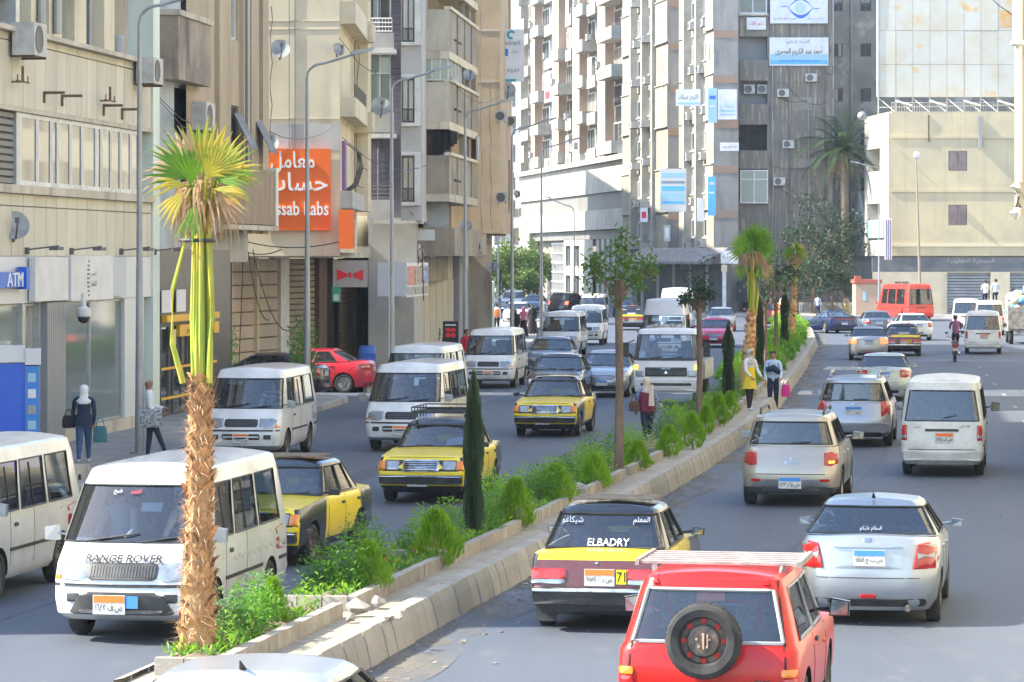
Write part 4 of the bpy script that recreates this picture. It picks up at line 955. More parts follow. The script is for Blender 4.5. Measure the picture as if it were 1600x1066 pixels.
for yb_, yt in ((54, 32), (177, 160), (312, 291)): railing(fu, Pd, fu.u(574), fu.u(614), zu(yb_), zu(yt), 1.0, 8, WHITEF if yt < 100 else IRON, 4)
fu.B('ledge', WHITEF, Pd, fu.u(585), fu.u(662), zu(350), zu(343), -.1, .8)
dish('pale satellite dish on the purple house balcony', wp(595, 166, 117.5), .36, radians(10)); dish('pale satellite dish left of the cream end wall', wp(438, 76, 104), .31, radians(12)); dish('pale dish on the slotted balcony house', wp(733, 117, 128), .24, radians(15))
dish('small grey dish between cream house windows', wp(529, 77, 104.6), .22, radians(40))
# white framed window column 627-660
YW = 117.5; fw_ = Fac(((626.5-800)/F*YW, YW), ((659-800)/F*YW, YW)); zw = lambda y: H-(y-HY)/F*YW
ops = [(fw_.u(627.5), fw_.u(648), zw(b_), zw(a)) for a, b_ in ((-70, 66), (122, 192), (243, 316))]
wall(fw_, Pd, zw(345), 27, ops, GREYR, 'window_wall'); fw_.B('return_wall', GREYR, Pd, fw_.L-.25, fw_.L-.01, zw(345), 27, -12, -.01)
for (a, b_, c0, c1) in ops:
    window(fw_, Pd, a, b_, c0+.02, c1-.02, 2, 1, mat('brown_frame', (.16, .13, .10), .6), WGC); bb_ = MB(); fw_.box(bb_, b_, b_+.22, c0-.12, c1+.12, 0, .22); fw_.box(bb_, a, b_, c0-.13, c0-.005, 0, .22); fw_.box(bb_, a, b_, c1+.005, c1+.13, 0, .22); bb_.build('window_surround', WHITEF, Pd, smooth=0); railing(fw_, Pd, a+.05, b_-.05, c0, c0+.5, .1, 5)
b = MB(); b.prism([((575-800)/F*YU, YU+.3), ((659-800)/F*YU-.3, YU+.3), ((659-800)/F*YU-.3, 134), ((575-800)/F*YU, 134)], 0, 26.5); b.build('building_core', GREYR, Pd, smooth=0)
# ---------------------------------------------------------------- D: raw concrete balconies
Dd = thing('balcony_building', 'raw concrete house with slotted balcony parapets, some bays glazed', 'building')
YD = 124.0; fd = Fac(((659.5-800)/F*YD, YD), ((702-800)/F*YD, YD)); e = fd.pt(fd.L, 0); fe = Fac((e.x, e.y), (-.0108*135.5, 135.5)); zd = lambda y: H-(y-HY)/F*YD; ze = lambda y, x=722: fe.z(x, y)
b = MB(); b.prism([(fd.p.x-.0, YD+1.2), (e.x-1.0, YD+1.2), (fe.pt(fe.L, 0).x-1.1, 135.4), (fd.p.x-.0, 135.4)], 3.5, 27); b.build('building_core', RAW, Dd, smooth=0)
for i, (y0, y1) in enumerate(((80, 15), (190, 128), (303, 243), (-30, -95), (-140, -200))):
    q = Dd; z0, z1 = zd(y0), zd(y1)
    p = fd.B('balcony_parapet', CONC if i != 2 else RAW, Dd, 0, fd.L, z0, z1, -.15, 0)
    s0_, s1_ = ze(y0+8, 715), ze(y1+8, 715); zz0, zz1 = z0, z1
    w_ = wall(fe, Dd, zz0, zz1, [(fe.L*.16, fe.L*.40, zz0+.52, zz0+.62)] , RAW, 'slotted_parapet', rev=.12); fe.B('slot_dark', HOLE, w_, fe.L*.15, fe.L*.41, zz0+.5, zz0+.64, -.16, -.13)
    fe.B('coping', CREAM, w_, -.02, fe.L, zz1+.003, zz1+.13, -.2, .08); b = MB(); fe.box(b, -.02, fe.L, zz0-.30, zz0-.003, -1.2, .02); b.build('floor_edge', CREAM if i != 2 else CONC, Dd, smooth=0); fd.B('floor_edge', CONC, Dd, 0, fd.L-.02, z0-.30, z0-.004, -1.2, -.01)
    for k in range(1, 4): fe.B('rib', RAW, w_, fe.L*k/4-.05, fe.L*k/4+.05, zz0+.02, zz1, .0, .06)
top = [(128, 80), (243, 190), (15, -30)]
window(fd, Dd, .05, fd.L-.02, zd(126), zd(82), 3, 1, WHITEF, mat('pale_green_curtain', (.28, .33, .26), .15, spec=.7), -.05, name='balcony_glazing'); window(fe, Dd, .05, fe.L*.45, zd(126), zd(84), 4, 1, WHITEF, mat('pale_green_curtain'), -.05, name='balcony_glazing')
for z0, z1 in ((zd(243), zd(190)), (zd(15), zd(-30)), (zd(-95), zd(-140)), (zd(128), zd(80))):
    for k, u in enumerate((.55, .75, .99)): fe.B('balcony_post', RAW, Dd, fe.L*u-.12, fe.L*u, z0+.13, z1-.3, -.25, -.05)
b = MB()
for k in range(6): u = fd.u(680)+k*.12; b.box(fd.pt(u, zd(225)+.05*k, -.3), (.3, .4, .9-.08*k), 0, k*.5)
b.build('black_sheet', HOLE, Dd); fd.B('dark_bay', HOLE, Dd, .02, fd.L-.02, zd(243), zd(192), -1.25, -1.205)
fd.B('door_leaf', WOODS, Dd, .1, .7, zd(243), zd(196), -1.2, -1.15); fe.B('shutter_leaf', GREYR, Dd, fe.L*.9, fe.L*.985, ze(250, 740), ze(212, 740), .05, .12)
# lower balcony band over the shops
z0, z1 = zd(400), zd(356); fd.B('shop_balcony', RAW, Dd, fd.u(640), fd.L, z0, z1, -.1, .25); fe.B('shop_balcony', RAW, Dd, 0, fe.L, z0, z1, -.12, .2)
fd.B('sign_board', SGN, Dd, fd.u(641), fd.u(680), zd(376), zd(359), .26, .30); fd.B('recess_wall', mat('pale_blue_render'), Dd, fd.u(663), fd.L-.05, zd(355), zd(305), -1.3, -1.2)
for k in range(5): fd.B('louvre', RAW, Dd, fd.u(585), fd.u(618), zd(388-k*9), zd(384-k*9), -.6, .2)
# ---------------------------------------------------------------- E: tan house
Ed = thing('tan_building', 'tan rendered house with a flat overhang at the end of the left row', 'building')
YE = 136.0; fE = Fac(((746-800)/F*YE, YE), ((781-800)/F*YE, YE)); e = fE.pt(fE.L, 0); fE2 = Fac((e.x, e.y), (-.0001*142, 142)); zE = lambda y: H-(y-HY)/F*YE
wall(fE, Ed, zE(365), 27, [], TAN, 'end_wall', -1.3); wall(fE2, Ed, zE(365), 27, [(fE2.u(794), fE2.u(797), zE(330), zE(246)), (fE2.u(794), fE2.u(797), zE(42), zE(-40))], TAN, 'street_wall')
for a, b_ in ((330, 246), (42, -40)): window(fE2, Ed, fE2.u(794), fE2.u(797), zE(a), zE(b_), 1, 2, WHITEF, WGL)
for y in (48, 128): fE.B('string_line', CONC, Ed, 0, fE.L, zE(y)-.03, zE(y)+.03, 0, .03)
b = MB(); b.prism([(fE.p.x, YE+.1), (e.x-.05, YE+.1), (-.25, 141.9), (-.3, 152), (-6, 152)], zE(365)-.0, 26.8); b.build('building_core', TAN, Ed, smooth=0)
b = MB(); b.prism([(fE.p.x-3, YE+.4), (fE.p.x+.62, YE+.4), (-1.0, 152), (-8, 152)], 0, zE(365)-.01); b.build('ground_floor', RAW, Ed, smooth=0)
fE.B('bracket', BROWNT, Ed, fE.u(752), fE.u(760), zE(398), zE(366), -.3, 0)
YM = YE+2.8; fM = Fac((-.6, YM), (.62, YM-.02)); zM = lambda y: H-(y-HY)/F*YM
t = sign('medical_sign', 'tall white clinic sign with a blue swirl on the tan house corner', fM, fM.u(778), fM.u(819), zM(128), zM(46), .0, .16, SGN)
fM.B('teal_strip', STEAL, t, fM.u(778), fM.u(806), zM(128), zM(124), .162, .168); fM.B('blue_square', SBLU, t, fM.u(784), fM.u(794), zM(88), zM(77), .162, .168)
b = MB(); cx, cz = fM.u(799), zM(55)
for k in range(10):
    a0, a1 = .6+k*.45, .6+(k+1)*.45; b.add([fM.pt(cx+r_*cos(a), cz+r_*sin(a), .168) for a, r_ in ((a0, .10), (a1, .09), (a1, .20), (a0, .20))], [(0, 1, 2, 3)])
b.build('swirl', STEAL, t, smooth=0); stext(fM, t, 'medmark', fM.u(798.5), zM(67), fM.u(814)-fM.u(783), .22, mat('ink_grey', (.2, .25, .3), .6), .162); stext(fM, t, '19247', fM.u(800), zM(111), .66, .16, mat('ink_grey'), .162); stext(fM, t, 'معمل', fM.u(804), zM(81), .3, .16, mat('ink_grey'), .162)
dish('dark round dish under the clinic sign', wp(793, 141, YE+2.5), .36, radians(5)); dish('beige dish above the mint shop', wp(771, 416, YE-.6), .22, radians(-10)); dish('grey dish at the lower tan wall', wp(808, 303, YE+3), .17, radians(30))
dish('grey dish on the slotted lower balcony', wp(728, 352, 127), .25, radians(10))
for i, (x, y, Y_) in enumerate(((781, 190, YE+.1), (797, 198, YE+5), (782, 317, YE+.1), (731, 392, 134.6), (744, 394, 135))):
    q = Fac(((x-6-800)/F*Y_, Y_-.6), ((x+10-800)/F*Y_, Y_-.6)); aircon(('upper air conditioner on the tan house corner', 'second air conditioner on the tan house corner', 'lower air conditioner on the tan house', 'left air conditioner under the tan overhang', 'right air conditioner under the tan overhang')[i], q, 0, H-(y-HY)/F*(Y_-.6), .02, .45, .45, .3)
# ---------------------------------------------------------------- ground floor shops under the canopy
SH = thing('shop_row', 'row of shuttered shops under a long white canopy', 'shops')
fg = Fac((-.0872*107.5, 107.5), (-.92, 141.0)); zg = lambda y, x: fg.z(x, y)
b = MB(); b.prism([(fg.pt(u, 0, o).x, fg.pt(u, 0, o).y) for u, o in ((0, -.5), (fg.L, -.5), (fg.L, -9), (0, -9))], 0, zg(402, 500)-.05); b.build('shop_core', RAW, SH, smooth=0)
zcan = zg(403, 500)
fg.B('canopy', WHITEF if False else mat('canopy_white', (.52, .52, .48), .8, col2=(.36, .35, .31), sc=1.2, col3=(.2, .18, .15), sc3=2, st3=(1, 1, .3), lo3=.6), SH, fg.u(366), fg.u(640), zcan, zcan+.42, -.4, 1.1)
fg.B('canopy_step', mat('canopy_white'), SH, fg.u(575), fg.u(690), zcan+.43, zcan+.75, -.4, .8); fg.B('upper_wall', CREAM, SH, fg.u(366), fg.u(690), zcan+.42, zcan+1.6, -.5, -.02)
def sh(a, b_, m, pit): shutter(fg, SH, fg.u(a)+.05, fg.u(b_)-.05, .3, zcan-.02, m, pit)
sh(366, 400, SHUT, .42); sh(403, 436, SHUT, .42); fg.B('shop_pier', CREAM, SH, fg.u(400.5), fg.u(402.5), .15, zcan, -.4, .05); fg.B('shop_pier', WHITEF, SH, fg.u(437), fg.u(450), .15, zcan, -.4, .05)
sh(451, 494, mat('shutter_slat_tan', (.34, .29, .21), .65, col2=(.27, .23, .17), sc=2), .20); fg.B('shop_pier', mat('brown_tile', (.17, .10, .065), .5, col2=(.12, .075, .05), sc=3), SH, fg.u(495), fg.u(507), .15, zcan, -.4, .1)
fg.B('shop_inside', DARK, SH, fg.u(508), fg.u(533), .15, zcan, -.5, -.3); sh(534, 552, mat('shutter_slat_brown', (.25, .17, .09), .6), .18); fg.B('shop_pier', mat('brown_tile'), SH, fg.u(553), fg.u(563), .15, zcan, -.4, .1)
fg.B('shop_pier', PURP, SH, fg.u(564), fg.u(590), .15, zcan, -.4, .12); window(fg, SH, fg.u(591), fg.u(603), .2, zcan-1.3, 1, 1, WHITEF, WGL, .0, .1, 'shop_door'); window(fg, SH, fg.u(612), fg.u(628), .2, zcan-1.3, 2, 1, WHITEF, WGL, .0, .1, 'shop_door')
fg.B('shop_pier', GREYR, SH, fg.u(603.5), fg.u(611.5), .15, zcan, -.4, .08); fg.B('shop_pier', BROWNT, SH, fg.u(629), fg.u(641), .15, zcan, -.4, .06)
for k in range(7):
    a = fg.u(642) + (fg.u(708)-fg.u(642))*k/7; fg.B('shutter_panel', mat('beige_sheet', (.50, .46, .36), .7, col2=(.42, .38, .30), sc=2, st=(4, 4, .3), vary=.04), SH, a+.03, a+(fg.u(708)-fg.u(642))/7-.03, .2, zcan-.9, -.1, .03)
    fg.B('top_light', WGL if k % 2 else mat('beige_sheet'), SH, a+.05, a+(fg.u(708)-fg.u(642))/7-.05, zcan-.88, zcan+.1, -.1, .0)
for a, b_ in ((709, 716), (722, 731)): fg.B('grey_column', mat('column_bluegrey', (.30, .32, .35), .7), SH, fg.u(a), fg.u(b_), .15, zcan+.2, -.2, .25)
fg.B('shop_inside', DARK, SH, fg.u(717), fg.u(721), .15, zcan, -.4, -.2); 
def boxsign(name, label, x0, x1, y0, y1, Y_, dep, m, cat='sign'):
    q = Fac(((x0-800)/F*Y_, Y_), ((x1-800)/F*Y_, Y_)); t = thing(name, label, cat); z = lambda y: H-(y-HY)/F*Y_; q.B('sign_box', m, t, 0, q.L, z(y1), z(y0), -dep, 0); return t, q, z
t, q, z = boxsign('bow_sign', 'grey shop sign with a red bow shape hanging under the canopy', 520, 574, 407, 449, 110.5, .25, mat('sign_grey', (.36, .35, .35), .6))
b = MB(); [b.add([q.pt(q.L*(.5+sg*.38), z(421), .02), q.pt(q.L*(.5+sg*.08), z(428), .02), q.pt(q.L*(.5+sg*.08), z(432), .02), q.pt(q.L*(.5+sg*.38), z(439), .02)], [(0, 1, 2, 3) if sg > 0 else (3, 2, 1, 0)]) for sg in (-1, 1)]
q.box(b, q.L*.46, q.L*.54, z(434), z(426), .01, .03); b.build('bow_emblem', INKR, t, smooth=0)
t, q, z = boxsign('clothes_shop_sign', 'big grey box sign with white framed photo letters on its street face', 590, 635, 410, 463, 112, 2.2, mat('sign_greyblue'), 'sign')
q2 = Fac(((635.5-800)/F*112, 112.05), ((669-800)/F*118.5, 118.5)); q2.B('letter_frame', SGN, t, 0, q2.L, z(465), z(411), -.2, .0)
PIC = [mat('picture_red', (.45, .07, .06), .5, col2=(.62, .35, .3), sc=7), mat('picture_brown', (.22, .15, .11), .5, col2=(.5, .42, .34), sc=6), mat('picture_blue', (.03, .10, .34), .5, col2=(.4, .45, .5), sc=6), mat('picture_grey', (.08, .10, .10), .5, col2=(.55, .56, .52), sc=9)]
for k in range(3):
    L_ = q2.L/3; q2.B('picture_panel', PIC[k], t, L_*k+.15, L_*(k+1)-.1, z(446)-.0, z(416), .002, .03); q2.B('picture_panel', PIC[3], t, L_*k+.15, L_*(k+1)-.1, z(461), z(449), .002, .03)
t, q, z = boxsign('orange_box_sign', 'small orange box sign standing out at the end of the cream wall', 529, 553, 328, 389, 104.2, .35, SORG)
q.B('side_picture', mat('poster_pale', (.5, .48, .48), .6, col2=(.3, .2, .2), sc=8), t, q.L+.004, q.L+.03, z(386), z(331), -.34, -.01)
t, q, z = boxsign('green_lamp_sign', 'small green lit box sign under the bow sign', 519, 532, 448, 472, 110, .2, mat('sign_green', (.02, .28, .18), .4)); q.B('sign_face', mat('sign_mint', (.45, .62, .55), .5), t, .05, q.L-.05, z(470), z(460), .002, .01)
t, q, z = boxsign('mint_shop', 'mint green shop front at the end of the pavement beyond the tan house', 741, 771, 441, 520, 168, 8, mat('mint_paint', (.42, .54, .47), .7, col2=(.34, .45, .40), sc=2), 'shop')
for k in range(4): a = q.L*(.08+.23*k); window(q, t, a, a+q.L*.17, .3, z(466), 1, 1, MINT, WGC, .1)
for k in range(9): q.B('fluting', MINT, t, q.L*k/9+.02, q.L*(k+.6)/9, z(464), z(444), .0, .04)
for k in range(5): fg.B('loose_poster', (SGN, SORG, SPALE, SGN, INKR)[k], SH, fg.u(545)+k*.45, fg.u(545)+k*.45+.3, zcan+.45, zcan+1.0+.1*(k % 3), .82, .86) if k == 9 else None
# dangling cables along the fronts
b = MB()
for x0, y0, x1, y1, sg, Y_ in ((366, 385, 440, 390, 10, 100), (395, 390, 470, 500, 60, 100.5), (380, 395, 372, 600, 8, 99.4), (388, 395, 420, 500, 30, 99.6), (660, 385, 662, 470, 4, 113), (365, 372, 530, 378, 12, 101)):
    b.tube([wp(x0+(x1-x0)*t_/8, y0+(y1-y0)*t_/8 + sg*4*(t_/8)*(1-t_/8), Y_) for t_ in range(9)], .016, 4)
tag(b.build('loose_cable', INK if 'INK' in globals() else IRON), 'tangle of loose black cables hanging along the shop fronts', 'cables', kind='stuff')
b = MB()
for k in range(26):
    p = wp(657+RND.uniform(-4, 8), 385+k*2.4, 113.4); b.box(p, (.05, .02, RND.uniform(.06, .16)), k % 2, RND.random()*3)
tag(b.build('string_of_flags', [SGN, mat('pale_pink', (.45, .30, .33), .7)], smooth=0), 'string of small faded flags hanging from the canopy', 'flags')

b = MB()
for x0, y0, Y0, x1, y1, Y1, sg in ((246, 150, 86, 415, 120, 103, 1.2), (246, 155, 86, 412, 205, 103, .8), (420, 205, 104.6, 530, 190, 104.6, .4), (530, 60, 104, 660, 90, 123.5, 1.0), (535, 215, 104, 700, 235, 123.5, .9), (703, 120, 123.5, 780, 150, 135.8, .6), (415, 40, 104.7, 415, 230, 104.7, 0), (424, 10, 104.7, 423, 232, 104.7, 0), (560, 70, 114, 556, 330, 114, 0), (640, 330, 117, 700, 352, 123.5, .3), (750, 10, 135.8, 752, 360, 135.8, 0), (765, 130, 135.8, 768, 360, 135.8, 0)):
    A_, B_ = wp(x0, y0, Y0), wp(x1, y1, Y1); b.tube([A_.lerp(B_, k/10) - V((0, 0, sg*4*(k/10)*(1-k/10))) + V((.04*sin(k*2), 0, 0)) for k in range(11)], .016, 4)
tag(b.build('facade_cable', IRON), 'thin black cables strung along the left house fronts', None, kind='stuff')
# ================================================================ far side of the crossing, and the sunlit right row
GLT = mat('pale_concrete', (.35, .32, .25), .9, col2=(.265, .24, .19), sc=.5, lo=.4, hi=.7, col3=(.22, .20, .165), sc3=1.2, st3=(1, 1, .15), lo3=.58, hi3=.85)
GDK = mat('dark_scratched_render', (.185, .165, .14), .95, col2=(.17, .15, .13), sc=.35, lo=.38, hi=.66, col3=(.36, .31, .22), sc3=2.0, st3=(2.6, 2.6, .25), lo3=.52, hi3=.66, bump=.5, bsc=6)
BRK = mat('brick_infill', (.30, .19, .13), .9, col2=(.24, .19, .16), sc=.8)
PINK = mat('pink_pilaster', (.46, .335, .25), .85, col2=(.39, .29, .225), sc=.8)
WHB = mat('white_balcony', (.44, .41, .345), .85, col2=(.34, .315, .26), sc=1, col3=(.27, .25, .21), sc3=1.4, st3=(1, 1, .2), lo3=.55, hi3=.85)
def far_fac(x0, Y0, x1, dirx=-.14, t=None):
    """left-facing facade whose near (right) end stands at photo x0, depth Y0, receding to photo x1"""
    X0 = (x0-800)/F*Y0; k = (x1-800)/F; t = (X0 - k*Y0)/(k - dirx); return Fac((X0+dirx*t, Y0+t), (X0, Y0))
# --- G
G_ = thing('scratched_tower', 'dark scratched apartment tower covered with doctors sign boards at the far crossing', 'building')
f2 = far_fac(1124, 250, 1064); f1 = far_fac(1052, 250+f2.L-1, 980)
def gfac(fc, bays, x0, x1, yref, floors, ztop):
    """bays: (kind, xa, xb)"""
    flo = 3.52; z0 = 4.6
    wall(fc, G_, z0, ztop, [], GREYR, 'wall', 0, fc.L)
    for kind, a, b_ in bays:
        ua, ub = fc.u(a), fc.u(b_)
        if kind == 'fin': fc.B('fin', WHB, G_, ua, ub, z0, ztop, .0, .75)
        for k in range(floors):
            z = z0 + .1 + k*flo
            if kind == 'panel': fc.B('facade_panel', GLT, G_, ua, ub, z+.06, z+flo-.04, .0, .42+.1*(k % 2)); fc.B('panel_drip', WHB, G_, ua, ub, z+flo-.035, z+flo+.05, .3, .62)
            if kind == 'slot': fc.B('facade_panel', GLT, G_, ua, ub, z+.06, z+flo-.04, .0, .35); fc.B('slot_window', WGL, G_, ua+(ub-ua)*.6, ua+(ub-ua)*.85, z+1.5, z+3.0, .352, .36)
            if kind == 'win':
                window(fc, G_, ua+.15, ub-.15, z+1.35, z+2.85, 2, 1, WHITEF, None, .12, .10, sill=.3); fc.B('spandrel', GLT, G_, ua, ub, z, z+1.2, .0, .18)
for bays, fc in (([('panel', 980, 996), ('fin', 996, 998.2), ('win', 998.4, 1014), ('fin', 1014, 1016.2), ('win', 1016.5, 1030), ('fin', 1030, 1032.2), ('panel', 1033, 1052)], f1), ([('slot', 1064, 1080), ('fin', 1080, 1082.4), ('win', 1083, 1099), ('fin', 1099, 1101.4), ('win', 1102, 1112), ('panel', 1112, 1124)], f2)): gfac(fc, bays, 0, 0, 0, 8, 34)
e2 = f2.pt(f2.L, 0); e1_ = f1.pt(f1.L, 0)
fs1 = Fac((e1_.x-.45, e1_.y-.05), ((1066-800)/F*e1_.y, e1_.y-.05)); fs2 = Fac((e2.x-.45, e2.y-.05), ((1153.5-800)/F*250, 249.95))
for fc in (fs1, fs2):
    wall(fc, G_, 0, 34, [], mat('step_wall', (.27, .26, .25), .9, col2=(.22, .215, .21), sc=.5, col3=(.17, .16, .15), sc3=1, st3=(1, 1, .15)), 'step_wall')
    for k in range(9): fc.B('brick_band', BRK, G_, 0.05, fc.L-.02, 4.6+k*3.52+2.9, 4.6+k*3.52+3.5, 0, .03)
for fc in (f1, f2):
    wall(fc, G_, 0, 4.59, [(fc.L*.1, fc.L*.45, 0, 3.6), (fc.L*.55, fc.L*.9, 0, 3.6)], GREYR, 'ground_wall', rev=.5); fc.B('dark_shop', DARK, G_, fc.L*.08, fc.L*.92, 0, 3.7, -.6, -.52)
YG = 251.5; fG = Fac(((1153-800)/F*YG, YG), ((1301-800)/F*YG, YG)); zG = lambda y: H-(y-HY)/F*YG
ops = [(fG.u(1154), fG.u(1199), zG(b_), zG(a)) for a, b_ in ((-14, 22), (58, 94), (127, 163), (195, 235), (265, 312))] + [(fG.u(1154), fG.u(1199), 34-4, 34-1.5)] + [(fG.u(1160), fG.u(1180), .1, 3.2), (fG.u(1212), fG.u(1240), .1, 3.4)]
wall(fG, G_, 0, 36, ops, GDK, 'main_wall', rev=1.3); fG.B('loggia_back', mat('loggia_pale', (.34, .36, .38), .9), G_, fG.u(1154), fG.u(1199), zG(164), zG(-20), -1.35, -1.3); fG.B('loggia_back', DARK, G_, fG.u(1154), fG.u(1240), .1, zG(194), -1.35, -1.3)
window(fG, G_, fG.u(1153), fG.u(1198), zG(22), zG(-10), 2, 1, WHITEF, WGL, .35, .1, 'bay_window'); window(fG, G_, fG.u(1156), fG.u(1199.5), zG(318), zG(266), 2, 1, WHITEF, mat('pale_door_glass', (.20, .26, .25), .08, spec=.8), .4, .09, 'bay_window', split=.72); fG.B('bay_sill', CONC, G_, fG.u(1153), fG.u(1200), zG(25), zG(22), 0, .5)
for a, b_ in ((94, 126), (163, 195), (236, 264), (26, 57)): fG.B('balcony_parapet', GDK, G_, fG.u(1155), fG.u(1200), zG(b_), zG(a), -.2, .25)
for y in (265, 186, 128, 58): fG.B('ceiling_band', GDK, G_, fG.u(1200)+.02, fG.L, zG(y)-.06, zG(y)+.06, 0, .05)
fG.B('brick_patch', BRK, G_, fG.u(1220), fG.u(1232), zG(143), zG(137), 0, .04)
for x, lab in ((1163, 'left'), (1184, 'right')): aircon('air conditioner in the tower loggia, the %s one of two' % lab, fG, fG.u(x), zG(146), -.6, .85, .7, .35, 'air conditioners in the tower loggia')
b = MB(); b.prism([(fG.p.x, YG+1.4), (fG.pt(fG.L, 0).x-.1, YG+1.4), (fG.pt(fG.L, 0).x-.1, 275), (f1.p.x+.6, 287), (e1_.x+.3, e1_.y+.2), (f2.p.x+.5, f2.p.y), (e2.x+.3, 250.4), (fG.p.x, 250.4)], 0, 33.8); b.build('building_core', GDK, G_, smooth=0)
# awning over the dark shops
fw2 = Fac(((1005-800)/F*262, 262), ((1140-800)/F*247, 247)); b = MB(); za_ = H-(402-HY)/F*255
b.add([fw2.pt(0, 5.2, .0), fw2.pt(fw2.L, 5.2, 0), fw2.pt(fw2.L, 4.1, 2.2), fw2.pt(0, 4.1, 2.2), fw2.pt(0, 3.9, 2.2), fw2.pt(fw2.L, 3.9, 2.2)], [(0, 3, 2, 1), (3, 4, 5, 2)]); b.build('awning', mat('awning_dirty', (.15, .14, .13), .9, col2=(.25, .24, .23), sc=2), G_, smooth=0)
fw2.B('dark_front', mat('shop_dark_blue', (.05, .06, .075), .4, col2=(.10, .11, .12), sc=1), G_, .2, fw2.L-.2, 0, 3.9, -.2, .2)
for k in range(6): fw2.B('shop_post', GREYR, G_, .3+k*(fw2.L-.8)/5, .55+k*(fw2.L-.8)/5, 0, 3.9, .2, .35)
# sign boards of the tower
t = sign('eye_clinic_sign', 'white eye clinic sign board with a blue eye drawing, top of the scratched tower', fG, fG.u(1203), fG.u(1293), zG(37), zG(-8), .1, .25, SGN)
b = MB(); u_, z_ = fG.u(1250), zG(13); m_ = []
def arc(sgn, w0, w1, hgt, th): 
    n = 14; r0 = [fG.pt(u_+w0+(w1-w0)*i/n, z_+sgn*hgt*sin(pi*i/n), .256) for i in range(n+1)]; r1 = [fG.pt(u_+w0+(w1-w0)*i/n, z_+sgn*(hgt*sin(pi*i/n)+th*(.25+sin(pi*i/n))), .256) for i in range(n+1)]; b.grid([r0, r1], 0, flip=sgn < 0)
arc(1, -.95, 1.0, .62, .12); arc(-1, -.95, 1.0, .55, .22); arc(1, -1.6, -.85, .1, .06); arc(1, .9, 1.6, -.1, .06); b.build('eye_outline', SBLU, t, smooth=0); b = MB(); b.add([fG.pt(u_+.45*cos(a), z_+.45*sin(a), .257) for a in [2*pi*i/20 for i in range(20)]], [tuple(range(20))]); b.build('eye_iris', mat('iris_pale', (.42, .56, .55), .5), t, smooth=0)
stext(fG, t, 'EL Masr Eye Center', fG.u(1227), zG(30), 1.85, .22, mat('ink_grey'), .255); stext(fG, t, '0111 1111 0000'[:9], fG.u(1274), zG(30), 1.2, .2, mat('ink_grey'), .255)
t = sign('doctor_sign', 'white to blue doctor sign board with large black Arabic name under the eye clinic sign', fG, fG.u(1202), fG.u(1294), zG(103), zG(59), .1, .25, SGN)
for k in range(5): fG.B('blue_band', mat('doctor_blue_%d' % k if False else 'doctor_blue', (.10, .42, .70), .5) if k < 2 else SPALE, t, fG.u(1203), fG.u(1293), zG(101-k*3.2), zG(101-(k+1)*3.2)-.005, .252, .256)
stext(fG, t, 'الاستاذ الدكتور', fG.u(1246), zG(66), 1.9, .32, mat('ink_grey'), .258); stext(fG, t, 'أحمد عبد الكريم المصرى', fG.u(1248), zG(81), 3.7, .75, INK, .258, .008, .012); stext(fG, t, 'www.dramasry.com', fG.u(1248), zG(95.5), 3.2, .24, SBLU, .262)
def bsign(label, x0, x1, y0, y1, m, txt=None, tm=None, fc=fG, o=.1, extra=None, n='doctor_sign', Yd=None):
    q = fc if Yd is None else Fac(((x0-800)/F*Yd, Yd), ((x1-800)/F*Yd, Yd)); xm = (x0+x1)/2; z = (lambda y: q.z(xm, y)); t = thing(n, label, 'sign', group='sign boards on the scratched tower'); a, b_ = q.u(x0), q.u(x1)
    q.B('sign_box', m, t, a, b_, z(y1), z(y0), o, o+.15)
    if txt: stext(q, t, txt, (a+b_)/2, z((y0+y1)/2), (b_-a)*.8, (z(y0)-z(y1))*.4, tm or INK, o+.152)
    for (dy0, dy1, mm) in (extra or []): q.B('colour_band', mm, t, a+.12, b_-.12, z(dy1), z(dy0), o+.152, o+.158)
    return t
bsign('small white sign with pink Arabic words under the tower bay window', 1166, 1196, 28, 47, SGN, 'دكتور القلب', INKR, o=.3)
bsign('white and grey projecting sign with a black Arabic name, beside the dark step', 1056, 1094, 140, 166, SGN, 'اكرم ميلاد', INK, Yd=246, extra=[(160, 163, SPALE)])
bsign('narrow pale blue upright sign left of the broad white one', 1106, 1120, 138, 192, SPALE, None, Yd=247.5, extra=[(150, 155, SBLU), (165, 168, SGN)])
bsign('broad white upright doctor sign at the tower corner', 1122, 1151, 140, 187, SGN, 'اسنان', SPALE, Yd=248.2, extra=[(172, 175, SPALE), (178, 180, SPALE)])
bsign('small white sign with one black line below the broad white one', 1125, 1154, 223, 236, SGN, 'نزار للتصوير', INK, Yd=248.5)
bsign('large pale clinic sign with blue bands in front of the tower', 1031, 1072, 264, 331, mat('sign_cream', (.58, .57, .52), .5), None, Yd=243, extra=[(283, 287, mat('ink_grey')), (291, 299, mat('doctor_blue')), (301, 312, SPALE), (314, 319, mat('doctor_blue')), (270, 278, SPALE)])
bsign('narrow deep blue upright sign low on the tower', 1106, 1118, 276, 337, mat('doctor_blue'), None, Yd=247.5, extra=[(285, 289, SGN), (300, 303, SGN)])
bsign('plain white upright sign in the sun, low on the tower', 1089, 1100, 310, 346, SGN, None, Yd=247)
bsign('white sign with a red logo beside the leafy tree crown', 1000, 1012, 325, 347, SGN, None, Yd=252, extra=[(331, 341, INKR)])
bsign('white lit sign above the shop doors at the tower foot', 1126, 1153, 392, 412, SGN, 'صيدلية', mat('ink_grey'), Yd=247)
bsign('tall narrow grey sign in the tower shadow', 1037, 1047, 352, 377, GREYR, None, Yd=248, extra=[(356, 372, SGN)])
